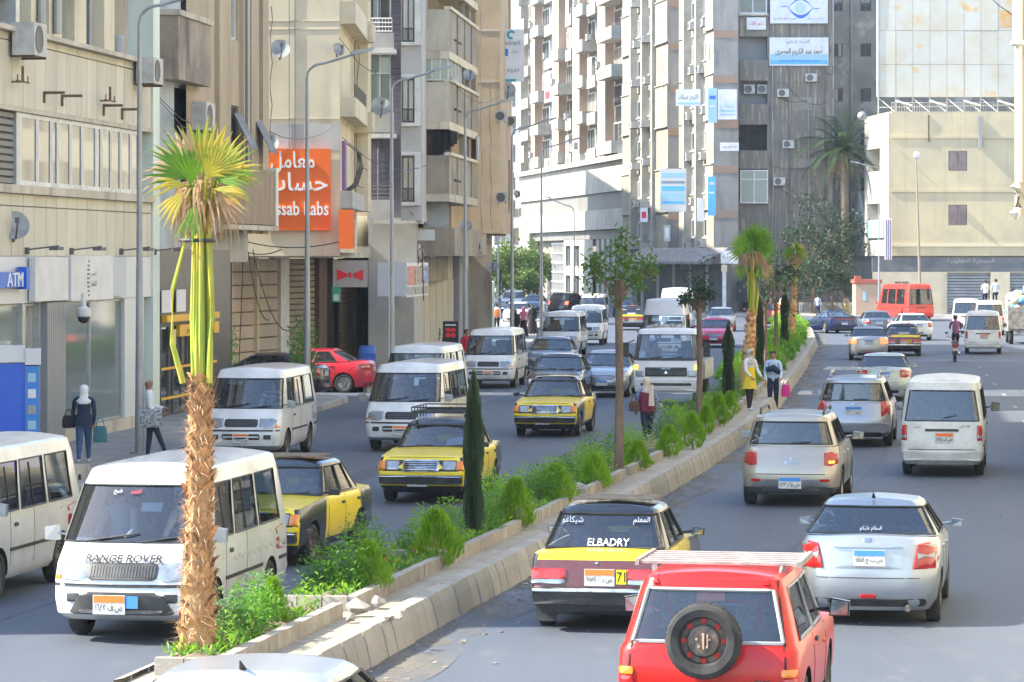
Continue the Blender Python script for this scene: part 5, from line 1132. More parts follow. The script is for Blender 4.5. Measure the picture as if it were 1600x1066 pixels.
for i in range(26):
    fc = f1 if i % 2 else f2; bays = ((1003, 1020) if i % 2 else (1086, 1105)); x = bays[(i//2) % 2]; k = i//4
    z = 4.6 + k*3.52 + .45 + .1*(i % 3)
    if z < 32: aircon('air conditioner on the tower, %s wing, %s floor up, %s window column' % ('left' if i % 2 else 'right', ('first', 'second', 'third', 'fourth', 'fifth', 'sixth', 'seventh')[k], 'left' if (i//2) % 2 == 0 else 'right'), fc, fc.u(x)+RND.uniform(-1.5, .5), z, .2, .9, .6, .45+.3*(i % 2), 'air conditioners on the scratched tower')
for x in (1206, 1232, 1262, 1288): MB().tube([fG.pt(fG.u(x)+.1*(i_ % 2), 5+i_*6, .08) for i_ in range(6)], .05 if x != 1232 else .025, 5).build('downpipe', GALV if x % 4 else IRON, G_)
b = MB()
for i in range(16):
    x0 = RND.uniform(985, 1290); y0 = RND.uniform(20, 330); fc = fG if x0 > 1153 else (f2 if x0 > 1064 else f1); u0 = fc.u(x0); z0 = fc.z(x0, y0); L0 = RND.uniform(1.5, 5); sg = RND.uniform(.3, 1.6)
    b.tube([fc.pt(min(u0+L0*k/7, fc.L), z0 - sg*4*(k/7)*(1-k/7) - .4*k/7, .8 if fc is not fG else .15) for k in range(8)], .022, 4)
b.build('loose_cable', IRON, G_)['kind'] = 'stuff'
for i, (x, y) in enumerate(((1214, 152), (1238, 172), (1258, 128), (1275, 215), (1222, 232), (1246, 262), (1208, 290))): aircon('air conditioner on the bare tower wall right of the loggias, %s from the top' % ('second', 'third', 'first', 'fourth', 'fifth', 'sixth', 'lowest')[i], fG, fG.u(x), zG(y), .1, .9, .62, .4, 'air conditioners on the bare tower wall') if i % 2 == 0 else fG.B('stain_patch', mat('fresh_plaster', (.30, .27, .22), .95, col2=(.22, .2, .165), sc=2), G_, fG.u(x), fG.u(x)+RND.uniform(.8, 1.8), zG(y), zG(y)+RND.uniform(.5, 1.3), 0, .03)
# --- I, narrow wall behind the date palm
I_ = thing('patched_wall_building', 'patched grey brown house with small windows behind the date palm', 'building'); YI = 262; fI = Fac(((1296-800)/F*YI, YI), ((1640-800)/F*YI, YI)); zI = lambda y: H-(y-HY)/F*YI
ops = [(fI.u(a), fI.u(b_), zI(y+21), zI(y)) for a, b_ in ((1303, 1317), (1344, 1361)) for y in (-3, 68, 138, 208, 278)]
wall(fI, I_, 0, 36, ops, mat('patched_render', (.33, .285, .23), .95, col2=(.24, .21, .175), sc=.5, lo=.42, hi=.6, col3=(.46, .42, .34), sc3=.45, lo3=.56, hi3=.64), 'wall')
for o in ops: window(fI, I_, *o, 2, 1, WOODS, WGL, -.1)
MB().tube([fI.pt(fI.u(1330), 0, .1), fI.pt(fI.u(1330), 34, .1)], .06, 6).build('downpipe', GALV, I_); MB().tube([fI.pt(fI.u(1301), 12, .1), fI.pt(fI.u(1301), 34, .1)], .08, 6).build('downpipe', WHITEF, I_)
# --- L low white block and F balcony block
L_ = thing('low_white_building', 'low white bank block with dark window bands at the far left corner', 'building'); fL = far_fac(983, 290, 811)
zL = [0, 4.3, 5.2, 7.9, 8.4, 10.2, 10.9, 13.4]
WL = mat('white_stone', (.47, .45, .39), .85, col2=(.37, .35, .30), sc=.4, col3=(.24, .225, .19), sc3=1, st3=(1, 1, .12), lo3=.52, hi3=.85)
fL.B('upper_band', WL, L_, 0, fL.L, 10.6, 13.4, -1, 0); fL.B('cornice', WL, L_, -.3, fL.L+.2, 13.42, 13.9, -1.2, .5); fL.B('window_band', mat('band_fluted', (.24, .23, .21), .8, col2=(.15, .145, .135), sc=2, st=(2, 2, .1)), L_, 0, fL.L, 9.0, 10.58, -1, -.25)
fL.B('middle_band', WL, L_, 0, fL.L, 7.1, 8.98, -1, 0); fL.B('lower_band', mat('band_fluted'), L_, 8, fL.L, 6.2, 7.08, -1, -.5); fL.B('end_block', WL, L_, 0, 7.9, 5.5, 7.08, -1, 0)
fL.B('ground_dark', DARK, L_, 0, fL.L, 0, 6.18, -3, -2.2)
ug = [fL.u(x) for x in (848, 880)]
for k in range(14): fL.B('screen_bar', WHITEF, L_, ug[0]+(ug[1]-ug[0])*k/14, ug[0]+(ug[1]-ug[0])*k/14+.18, 0, 6.1, -1.2, -1.0)
for k in range(6): fL.B('screen_rail', WHITEF, L_, ug[0], ug[1], .8+k, .95+k, -.98, -.92)
wall(fL, L_, 0, 6.15, [(fL.u(884), fL.u(891), 3.5, 5.6), (fL.u(896), fL.u(905), 3.5, 5.6), (fL.u(884), fL.u(891), .2, 2.6), (fL.u(896), fL.u(905), .2, 2.6)], WL, 'white_wall', fL.u(881), fL.u(926), .4)
for a, b_, c0, c1 in ((884, 891, 3.5, 5.6), (896, 905, 3.5, 5.6), (884, 891, .2, 2.6), (896, 905, .2, 2.6)): window(fL, L_, fL.u(a), fL.u(b_), c0, c1, 2, 1, WHITEF, WGL, -.3)
for k, x in enumerate((930, 938, 946, 955, 964, 974)): fL.B('column', WL, L_, fL.u(x), fL.u(x+4), 0, 6.15, -1.2, -.1); window(fL, L_, fL.u(x+4)+.1, fL.u(x+8)-.1, .3, 5.8, 1, 3, ALF, WGL, -1.0)
b = MB(); b.prism([(fL.pt(u, 0, o).x, fL.pt(u, 0, o).y) for u, o in ((.3, -1.0), (fL.L, -1.0), (fL.L, -14), (.3, -14))], 6.2, 13.4); b.build('building_core', WL, L_, smooth=0)
F_ = thing('balcony_block', 'sunlit apartment block with white balconies and pink pilasters above the low block', 'building'); fF = far_fac(986, 296, 818)
zF0, flo = 14.0, 3.55
wall(fF, F_, 0, 36, [], mat('block_wall', (.26, .235, .20), .9, col2=(.20, .18, .155), sc=.6), 'wall')
for a, b_ in ((818, 826), (842, 848), (876, 886), (908, 919), (948, 960)): fF.B('pilaster', PINK if a > 820 else WHB, F_, fF.u(a), fF.u(b_), 10, 36, .0, .9)
for k in range(7):
    z = zF0 + k*flo
    for j, (a, b_, pr) in enumerate(((827, 841, 1.2), (849, 862, 1.5), (863, 875, .9), (887, 897, 1.7), (898, 907, 1.0), (920, 933, 1.5), (934, 947, 1.1), (961, 985, 1.8))):
        zz = z + (.25 if j % 2 else 0); ua, ub = fF.u(a), fF.u(b_)
        if (k*3+j) % 5: b = MB(); fF.box(b, ua, ub, zz-.15, zz+1.0, 0, pr); b.build('balcony', WHB, F_, smooth=0)
        window(fF, F_, ua+.12, ub-.12, zz+(.9 if not (k*3+j) % 5 else .2), zz+2.95, 2 + (j+k) % 2, 1, WHITEF, WGL if (k+j) % 3 else WGC, .12, .1)
        if (k+j) % 4 == 0: fF.B('inner_shade', mat('curtain_white', (.55, .55, .52), .9), F_, ua+.1, ua+(ub-ua)*.5, zz+1.05, zz+2.9, pr-.1, pr-.05)
        if (k*5+j) % 4 == 1: aircon('air conditioner on the balcony block, %s floor, %s balcony column from the left' % (('lowest', 'second', 'third', 'fourth', 'fifth', 'sixth', 'seventh')[k], ('first', 'second', 'third', 'fourth', 'fifth', 'sixth', 'seventh', 'last')[j]), fF, ua+.3, zz+1.02, pr-.2, .9, .6, .4, 'air conditioners on the balcony block')
fF.B('hanging_cloth', mat('cloth_yellow', (.75, .55, .03), .8), F_, fF.u(920), fF.u(930), zF0+flo*5+.75, zF0+flo*5+1.0, 1.52, 1.62); fF.B('hanging_cloth', INKR, F_, fF.u(866), fF.u(872), zF0+flo*2+.3, zF0+flo*2+1.0, .92, .98); fF.B('hanging_cloth', INKR, F_, fF.u(964), fF.u(975), zF0+flo*5+1.0, zF0+flo*5+1.15, 1.7, 1.82)
for i in range(8): aircon('white air conditioner on the low block roof, %s in the row from the left' % ('first', 'second', 'third', 'fourth', 'fifth', 'sixth', 'seventh', 'last')[i], fL, fL.u(852+i*15+5*(i % 2)), 13.92, -.6, 1.0, .8, .5, 'air conditioners on the low block roof')
b = MB(); b.prism([(fF.pt(u, 0, o).x, fF.pt(u, 0, o).y) for u, o in ((0, -.3), (fF.L, -.3), (fF.L, -14), (0, -14))], 0, 35.5); b.build('building_core', PINK, F_, smooth=0)
PB = thing('pale_building', 'pale hazy house far behind the clinic sign', 'building'); fP = Fac((-9, 420), (3.6, 414)); ops = [(2.2+i*2.6, 3.8+i*2.6, 6+k*3.6, 8+k*3.6) for i in range(4) for k in range(7)]; wall(fP, PB, 0, 33, ops, mat('pale_far', (.60, .58, .54), .9, col2=(.5, .48, .45), sc=.5), 'wall', rev=.4)
for o in ops: window(fP, PB, *o, 2, 1, WHITEF, WGL, -.3)
for k in range(8): fP.B('balcony', WHB, PB, 7.0, 12, 4.6+k*3.6, 5.7+k*3.6, 0, 1.4)
# --- H cream house with the billboard
Hd = thing('cream_shuttered_building', 'cream house with white balconies, shuttered shops and an empty billboard on its roof', 'building')
YH = 241; fH = Fac(((1388-800)/F*YH, YH), ((1660-800)/F*YH, YH)); zH = lambda y: H-(y-HY)/F*YH
CRM = mat('cream_yellow_render', (.58, .48, .29), .9, col2=(.46, .385, .26), sc=.5, lo=.4, hi=.7, col3=(.34, .28, .19), sc3=1, st3=(1, 1, .1), lo3=.52, hi3=.85)
ops = [(fH.u(1482), fH.u(1511), zH(267), zH(236)), (fH.u(1482), fH.u(1511), zH(352), zH(320))]
wall(fH, Hd, zH(400), zH(176), ops, CRM, 'wall')
for o in ops: window(fH, Hd, *o, 1, 1, WOODS, WGL, -.1); fH.B('wood_shutter', WOODS, Hd, o[0]+.05, (o[0]+o[1])/2-.02, o[2]+.03, o[3]-.03, -.05, .0); fH.B('wood_shutter', WOODS, Hd, (o[0]+o[1])/2+.02, o[1]-.05, o[2]+.03, o[3]-.03, -.05, .0)
for y in (214, 298, 383): fH.B('floor_band', CRM if y < 380 else mat('cream_pale', (.62, .54, .36), .9), Hd, fH.u(1392), fH.L, zH(y)-.12, zH(y)+.12, 0, .08)
x0 = fH.p; fHl = Fac((x0.x-.70, 251), (x0.x, YH+.02)); zHl = lambda y, x=1368: fHl.z(x, y)
WH2 = mat('white_wash', (.60, .585, .54), .8, col2=(.50, .48, .43), sc=.6); ORI = mat('ochre_interior', (.50, .28, .06), .9)
ops = [(fHl.u(1355), fHl.u(1375), zHl(268), zHl(232)), (fHl.u(1355), fHl.u(1375), zHl(352), zHl(318))]
wall(fHl, Hd, zHl(400), zHl(180), ops, WH2, 'left_wall', rev=1.4)
for o in ops: fHl.B('loggia_back', ORI, Hd, o[0], o[1], o[2], o[3], -1.46, -1.41)
fHl.B('door', WOODS, Hd, fHl.u(1371), fHl.u(1375)-.05, zHl(352), zHl(325), -1.4, -1.3)
b = MB(); b.prism([(x0.x-.5, 251), (x0.x+.3, YH+.35), (fH.pt(fH.L, 0).x, YH+.35), (fH.pt(fH.L, 0).x, 251)], zH(176)-.02, zH(176)+.1); b.build('roof_slab', CRM, Hd, smooth=0)
fH.B('dark_fascia', mat('dark_fascia_slate', (.10, .11, .12), .7, col2=(.16, .16, .155), sc=1), Hd, -1.2, fH.L, zH(425), zH(402), -.4, -.1); lettering('الجمعية التعاونية', fH.pt(fH.u(1517), zH(408), -.09), fH.d, (0, 0, 1), 3.6, .42, mat('fascia_letters', (.45, .42, .36), .6), Hd, .01)
wall(fH, Hd, 0, zH(425), [(fH.u(1480), fH.u(1548), 0, zH(426)), (fH.u(1578), fH.u(1650), 0, zH(426)), (fH.u(1398), fH.u(1420), 1.5, zH(440))], mat('cream_stone', (.55, .48, .34), .85, col2=(.47, .41, .30), sc=1), 'ground_wall', -1.2, None, .35)
shutter(fH, Hd, fH.u(1480), fH.u(1548), .1, zH(426), SHUTG, .22, -.3); shutter(fH, Hd, fH.u(1578), fH.u(1650), .1, zH(426), SHUTG, .22, -.3); window(fH, Hd, fH.u(1398), fH.u(1420), 1.5, zH(440), 2, 1, WHITEF, WGL, -.2)
fH.B('building_core', CRM, Hd, .3, fH.L, .1, zH(180), -9.5, -.6)
dd = sign('shop_sign', 'pale blue shop sign on the white balcony of the cream house', fHl, fHl.u(1358), fHl.u(1384), zHl(372), zHl(344), .05, .2, SPALE); stext(fHl, dd, 'عيادة', (fHl.u(1358)+fHl.u(1384))/2, zHl(357), 3.4, .6, SGN, .202)
t = thing('hanging_sheet', 'pale lilac sheet hanging down from the white balcony corner', 'cloth'); b = MB(); Fq = Fac(((1382-800)/F*240.6, 240.6), ((1393-800)/F*240.6, 240.6)); b.grid([[Fq.pt(Fq.L*i/10, H-(y-HY)/F*240.6, .1+.06*sin(i*2.1)) for i in range(11)] for y in (406, 380, 356, 342)], 0); b.build('sheet', mat('lilac_cloth', (.50, .46, .52), .9), t)
t = thing('loudspeaker', 'grey horn loudspeaker on the white balcony corner', 'loudspeaker'); b = MB(); b.lathe([(.06, .3), (.1, .1), (.3, -.1), (.34, -.16), (.3, -.15), (.08, .05)], 16, 0, Matrix.Rotation(pi/2, 3, 'X'), wp(1347, 181, 240)); b.build('horn', DISHM, t); MB().tube([wp(1350, 183, 240.2), wp(1354, 186, 241)], .05, 6).build('bracket', IRON, t)
BBd = thing('billboard', 'big empty billboard of pale rusty panels on the cream house roof', 'billboard'); YB = 243; fB = Fac(((1373-800)/F*YB, YB), ((1586-800)/F*YB, YB)); zB = lambda y: H-(y-HY)/F*YB
PAN = mat('billboard_panel', (.54, .52, .45), .9, col2=(.52, .45, .33), sc=.6, lo=.42, hi=.66, col3=(.60, .38, .14), sc3=.8, lo3=.60, hi3=.72, vary=.04, spec=.1)
cx = [fB.L*i/8 for i in range(9)]; rz = [zB(152), zB(101), zB(48), zB(-5), zB(-58)]
for i in range(8):
    for j in range(4): fB.B('billboard_panel', PAN, BBd, cx[i]+.012, cx[i+1]-.012, rz[j]+.012, rz[j+1]-.012, .0, .05+RND.uniform(-.012, .012))
fB.B('rust_patch', mat('rust_orange', (.62, .30, .05), .9, col2=(.5, .42, .3), sc=2), BBd, fB.u(1563), fB.u(1579), zB(42), zB(16), .052, .058)
fB.B('backing_frame', mat('frame_dull', (.46, .43, .37), .8), BBd, 0, fB.L, rz[0], rz[-1], -.12, -.04); fB.B('edge_trim', WHITEF, BBd, -.16, -.02, rz[0], rz[-1], -.1, .12); b = MB()
for i in range(9):
    u = fB.L*i/8; b.tube([fB.pt(u, zB(152), -.2), fB.pt(u, zB(178), -.2)], .05, 6); b.tube([fB.pt(u, zB(153), -.2), fB.pt(min(fB.L, u+1.2), zB(177), .9)], .04, 5)
    if i % 2: b.tube([fB.pt(u, zB(158), .1), fB.pt(u+1.1, zB(166), 1.1)], .07, 6)
b.tube([fB.pt(0, zB(168), -.2), fB.pt(fB.L, zB(164), -.2)], .05, 6); b.tube([fB.pt(.6, zB(178), 1.0), fB.pt(fB.L*.7, zB(178), 1.0)], .05, 6); b.build('support_frame', mat('frame_dull'), BBd); railing(fB, BBd, fB.L*.1, fB.L*.85, zB(178), zB(160), -.5, 40, WHITEF)
fH.B('hanging_duct', GALV, Hd, fH.u(1528), fH.u(1533), zH(232), zH(182), .05, .3); fH.B('rusty_rail', RUST, Hd, fH.u(1450), fH.u(1452), zH(222), zH(180), .03, .1)
# --- little turret, boundary walls, kiosk, fence
T = thing('turret', 'small pale turret with a cone roof and crescent beside the white balconies', 'turret', wp(1342, 398, 262)); s = F/262
b = MB(); b.lathe([(.55, 0), (.55, 1.5)], 16); b.build('drum', WL, T); b = MB(); b.lathe([(.60, 1.5), (.82, 1.58), (.82, 1.68), (.58, 1.72), (.58, 2.4), (.66, 2.5), (.64, 2.6)], 16); gal = b.build('gallery', WL, T)
b = MB()
for k in range(10): a = 2*pi*k/10; b.box((.575*cos(a), .575*sin(a), 2.05), (.06, .12, .16), 0, a)
b.build('gallery_hole', HOLE, gal); b = MB(); b.lathe([(.64, 2.6), (.30, 4.3), (.06, 5.2), (.02, 5.25)], 16); b.build('cone_roof', WL, T); b = MB(); b.tube([(0, 0, 5.2), (0, 0, 6.0)], .03, 6); b.tube([(.18*sin(a), 0, 6.15-.18*cos(a)) for a in [-2.2+.44*i for i in range(11)]], .03, 5); b.build('crescent', IRON, T)
def yard(name, label, x0, x1, y0, y1, Yd, dep, m, cat): q = Fac(((x0-800)/F*Yd, Yd), ((x1-800)/F*Yd, Yd)); t = thing(name, label, cat); zz = lambda y: H-(y-HY)/F*Yd; q.B('wall', m, t, 0, q.L, zz(y1), zz(y0), -dep, 0); return t, q, zz
t, q, zz = yard('yard_wall', 'pale wall with a slotted top under the turret', 1318, 1384, 408, 494, 260, 3, WL, 'wall')
for k in range(22): q.B('slot_post', WL, t, q.L*k/22+.02, q.L*(k+.6)/22, zz(407.9), zz(400), -.4, .05)
q.B('coping', WL, t, 0, q.L, zz(399.8), zz(397), -.5, .1)
t, q, zz = yard('utility_kiosk', 'pinkish utility kiosk with a red edge roof left of the red minibus', 1337, 1376, 443, 497, 237, 2.4, mat('kiosk_pink', (.46, .32, .23), .85, col2=(.40, .29, .22), sc=1), 'kiosk')
q.B('roof', mat('kiosk_red', (.38, .10, .06), .8), t, -.1, q.L+.1, zz(442.8), zz(437), -2.5, .12); q.B('corner_post', mat('kiosk_red'), t, -.06, .4, zz(437), zz(431), -.5, .1); q.B('notice', SPALE, t, q.L*.28, q.L*.42, zz(470), zz(455), .002, .02)
fe_ = thing('iron_fence', 'dark solid fence on a low pale wall before the shady garden', 'fence'); q = Fac(((1150-800)/F*249, 249), ((1338-800)/F*247, 247)); 
for k in range(26): q.B('fence_panel', mat('fence_dark', (.035, .045, .06), .7, col2=(.06, .065, .075), sc=2), fe_, q.L*k/26+.01, q.L*(k+1)/26-.01, .95, 2.6+.05*(k % 2), -.1, -.04)
q.B('low_wall', mat('low_wall_pale', (.44, .43, .40), .85, col2=(.34, .33, .30), sc=1), fe_, q.u(1238), q.L, .1, .95, -.3, .1)
for k in range(30): q.B('baluster', mat('low_wall_pale'), fe_, q.u(1240)+k*.15, q.u(1240)+k*.15+.08, .25, .8, .1, .14)
gs = thing('gate_pillar', 'white gate pillar with a lamp box at the tower foot', 'pillar'); q = Fac(((1129-800)/F*246, 246), ((1136-800)/F*246, 246)); q.B('pillar', WHITEF, gs, 0, q.L*.8, 0, H-(425-HY)/F*246, -.3, 0); q.B('lamp_box', mat('cream_pale'), gs, -.08, q.L, H-(425-HY)/F*246+.01, H-(414-HY)/F*246, -.4, .1)
# --- right hand row: just outside the frame, sunlit; only a moulded corner of it shows
RW = thing('corner_house', 'tan house corner with a white moulded drainpipe at the right edge', 'building'); YR = 70.; xr = (1591-800)/F*YR; zR = lambda y: H-(y-HY)/F*YR
b = MB(); b.bb(xr, xr+3, YR, YR+.5, zR(335), 16); b.build('bay_wall', mat('bay_orange', (.52, .36, .22), .9, col2=(.42, .42, .36), sc=1.2), RW, smooth=0)
b = MB(); b.tube([(xr-.03, YR-.12, zR(-40)), (xr-.03, YR-.12, zR(62))], .11, 10); b.lathe([(.11, 0), (.16, .03), (.16, .10), (.09, .14)], 12, 0, None, (xr-.03, YR-.12, zR(72))); b.tube([(xr-.0, YR-.12, zR(70)), (xr-.0, YR-.12, zR(285)), (xr-.08, YR-.12, zR(293)), (xr-.03, YR-.12, zR(303)), (xr-.02, YR-.12, zR(325)), (xr-.08, YR-.12, zR(333)), (xr-.02, YR-.12, zR(345))], [.075, .075, .13, .08, .075, .13, .06], 10); b.build('drainpipe', mat('white_moulding', (.72, .72, .69), .6), RW)
fR = Fac((11.35, 69), (42.0, 222)); fR = Fac((42.0, 222), (11.4, 69)); ops = [(2+i*4.0, 3.6+i*4.0, 4.5+k*3.5, 6.3+k*3.5) for i in range(38) for k in range(5)]
rb_ = struct(wall(fR, None, 0, 23, ops, CREAM, 'wall_of_right_row', rev=.4)); fR.B('dark_rooms', WGL, rb_, 0, fR.L, 0, 22.8, -1, -.25)
fR2 = Fac((11.3, 68.9), (13.5, 12)); ops = [(2+i*4.0, 3.6+i*4.0, 4.5+k*3.5, 6.3+k*3.5) for i in range(13) for k in range(5)]; rb2 = struct(wall(fR2, None, 0, 23, ops, CREAM, 'wall_of_right_row', rev=.4)); fR2.B('dark_rooms', WGL, rb2, 0, fR2.L, 0, 22.8, -1, -.25)
b = MB(); b.bb(-60, -14, 232, 312, 0, 33); struct(b.build('added_shading_block', CREAM, smooth=0))  # unseen block, added to cast shade on the lower far facades
b = MB(); b.prism([(-60, 152.5), (-3, 152.5), (-3, 160), (-60, 160)], 0, 26); struct(b.build('wall_of_left_row', TAN, smooth=0))
paint('van_white', (.74, .75, .74), rough=.28, dirt=.2)
paint('van_cream', (.70, .69, .62), rough=.35, dirt=.3)
paint('taxi_yellow', (.88, .66, .004), rough=.35, dirt=.02); paint('taxi_black', (.012, .014, .02), rough=.25, dirt=.08); paint('taxi_maroon', (.10, .012, .015), rough=.4)
mat('suv_red', (.58, .014, .008), .33, col2=(.46, .014, .010), sc=2.5, coat=.22, spec=.35); paint('silver', (.36, .385, .41), .6, .28); paint('beige_gold', (.42, .37, .30), .5, .3)
paint('silver_grey', (.36, .37, .39), .55, .3); paint('night_blue', (.012, .03, .10), .3, .25, .04); paint('car_black', (.012, .013, .016), .2, .2, .12)
paint('car_white', (.72, .73, .74)); paint('magenta', (.60, .02, .11)); paint('dark_red', (.13, .012, .015)); paint('bus_red', (.72, .035, .02)); paint('bus_orange', (.80, .09, .02))
paint('steel_blue', (.10, .15, .22), .3); paint('pale_green_silver', (.42, .48, .46), .4); paint('car_red', (.50, .012, .03)); paint('bumper_grey', (.13, .135, .14), 0, .6)

def taxi(label, front=True, rack=False, lett=True, lit=False, txt=None):
    c = saloon(label, 'taxi', 'taxi', ['taxi_yellow', 'taxi_black', 'taxi_maroon'], 4.1, 1.64, 1.46, .90, .93, (.72, .22), (-1.42, -.98), .60, .07, .07, 2.42, .295, 'steel', 'black and yellow taxis', .2, boxy=True, beltw=.93)
    hl, w = c.hl, c.w
    if front:
        c.dec('headlight', 'f', rrect(.40, .64, .615, .775, .02), CLR, .02, True); c.dec('indicator_lamp', 'f', rrect(.65, .775, .615, .775, .01), AMB, .02, True)
        c.dec('headlight_surround', 'f', rrect(.33, .795, .595, .79, .01), BLK, .010, True)
        c.dec('grille', 'f', rrect(-.33, .33, .585, .80, .02), CHR, .03)
        for i in range(6): c.dec('grille_bar', 'f', rrect(-.30, .30, .605+i*.031, .62+i*.031, .004), BLK, .038)
        c.dec('bumper', 'f', rrect(-w*.98, w*.98, .36, .52, .03), BLK, .09); c.dec('bumper_strip', 'f', rrect(-w*.98, w*.98, .495, .53, .01), CHR, .10)
        c.dec('bonnet_seam', 'f', rrect(-.6, .6, .835, .842, .002), BLK, .006)
        c.plate('f', .06, .42, 'orange', '٥٣٨٢ ص س', .36, .2, lett=lett)
        c.mirror(.62, 1.00, w*.95, BLK, sz=(.15, .08, .11)); c.wiper([(.5, .96), (.05, .99)]); c.wiper([(-.1, .96), (-.55, .99)])
    # rear, always
    c.dec('tail_panel', 'r', rrect(-w*.96, w*.96, .53, .765, .02), MATS['taxi_maroon'], .006)
    c.dec('tail_light', 'r', rrect(.36, .795, .635, .76, .02), RED, .025, True); c.dec('reversing_lamp', 'r', rrect(.38, .79, .58, .635, .01), CLR, .024, True)
    if lit: c.dec('indicator_lamp', 'r', rrect(.6, .79, .62, .79, .02), REDL, .03, True)
    c.dec('rear_bumper', 'r', rrect(-w*.98, w*.98, .34, .52, .03), BLK, .09); c.dec('bumper_strip', 'r', rrect(-w*.98, w*.98, .495, .54, .01), CHR, .10)
    c.dec('boot_lock', 'r', rrect(-.02, .02, .815, .845, .018), CHR, .01)
    b = MB()
    for sx in (-1, 1): b.box((sx*.66, -hl+.42, .27), (.26, .02, .36))
    b.build('mud_flap', BLK, c.root)
    if not front:
        pl = c.plate('r', .04, .66, 'orange', '٧٥١٩ ص د ع', .36, .2, lett=lett)
        if lett:
            q = MB(); q.box((.30, -hl+.0, .67), (.12, .012, .17)); o = q.build('number_sticker', MATS['taxi_yellow'], c.root); lettering('71', (.30, -hl-.008, .67), (1, 0, 0), (0, 0, 1), .10, .12, INK, o, .003, .01)
        c.mirror(.62, 1.00, w*.95, BLK, sz=(.15, .08, .11))
    if txt:
        c.text('ELBADRY', 'r', .05, 1.02, .5, .085, INKW, .03); c.text('شيكاغو', 'r', -.42, 1.26, .26, .09, INKW, .03); c.text('المعلم', 'r', .42, 1.26, .26, .09, INKW, .03)
    if rack:
        b = MB()
        for sx in (-.52, .52): b.tube([(sx, .25, 1.58), (sx, -1.15, 1.58)], .014, 6); b.tube([(sx, .25, 1.66), (sx, -1.15, 1.66)], .014, 6)
        for i in range(6):
            y = .25 - i*.28; b.tube([(-.52, y, 1.56), (.52, y, 1.56)], .012, 6)
            for sx in (-.52, .52): b.tube([(sx, y, 1.44), (sx, y, 1.66)], .012, 6)
        for z in (1.58, 1.66):
            for y in (.25, -1.15): b.tube([(-.52, y, z), (.52, y, z)], .014, 6)
        b.build('roof_rack', BLK, c.root)
    else:
        MB().bb(-.5, .5, -.7, .1, 1.475, 1.49).build('roof_mat', mat('roof_dust', (.12, .09, .06), .95, col2=(.22, .18, .13), sc=6), c.root)
    return c

def modern_rear(c, m, lamp, lit=False, plate='blue', txt='٥٤٥١ ص ب', deck=1.03, lett=True, pz=.80, bars=True):
    hl, w = c.hl, c.w
    c.dec('tail_light', 'r', lamp, REDL if lit else RED, .03, True)
    xs = [p[0] for p in lamp]; zs = [p[1] for p in lamp]; x0, x1, z0, z1 = min(xs), max(xs), min(zs), max(zs)
    c.dec('reversing_lamp', 'r', [(x0+(x1-x0)*.2, z0+(z1-z0)*.38), (x1-(x1-x0)*.15, z0+(z1-z0)*.38), (x1-(x1-x0)*.08, z0+(z1-z0)*.62), (x0+(x1-x0)*.15, z0+(z1-z0)*.62)], CLR, .036, True)
    c.dec('rear_bumper_seam', 'r', rrect(-w*.72, w*.72, .585, .595, .002), BLK, .004)
    c.dec('bumper_valance', 'r', rrect(-w*.80, w*.80, .24, .34, .04), BLK, .012)
    c.dec('reflector', 'r', rrect(-.10, .10, .345, .395, .02), RED, .012)
    c.dec('plate_recess', 'r', rrect(-.42, .42, pz-.13, pz+.12, .05), MATS['bumper_grey'] if not bars else m, .004)
    c.dec('boot_strip', 'r', rrect(-.42, .42, pz+.125, pz+.15, .01), m, .03)
    if plate: c.plate('r', .02, pz, plate, txt, .38, .19, lett=lett)
    c.dec('badge', 'r', rrect(-.06, .06, pz+.19, pz+.235, .02), CHR, .01)
    b = MB(); b.tube([(.48, -hl+.1, .24), (.48, -hl-.03, .23)], .035, 8); b.build('exhaust_pipe', STL, c.root)

def modern_front(c, m, plate='blue', txt='٧٣٢٦ ص ر', hood=.9, lett=False):
    hl, w = c.hl, c.w
    c.dec('headlight', 'f', [(.42, hood-.20), (.46, hood-.30), (w-.06, hood-.26), (w-.03, hood-.12)], CLR, .014, True)
    c.dec('grille', 'f', rrect(-.40, .40, hood-.32, hood-.19, .05), BLK, .014)
    for i in range(3): c.dec('grille_bar', 'f', rrect(-.37, .37, hood-.30+i*.035, hood-.288+i*.035, .004), CHR, .022)
    c.dec('air_intake', 'f', rrect(-.52, .52, .28, .40, .05), BLK, .012); c.dec('fog_lamp', 'f', rrect(.56, .70, .32, .42, .05), CLR, .012, True)
    if plate: c.plate('f', 0, .47, plate, txt, .38, .17, lett=lett)
    c.wiper([(.5, hood+.07), (.05, hood+.11)]); c.wiper([(-.1, hood+.07), (-.5, hood+.11)])

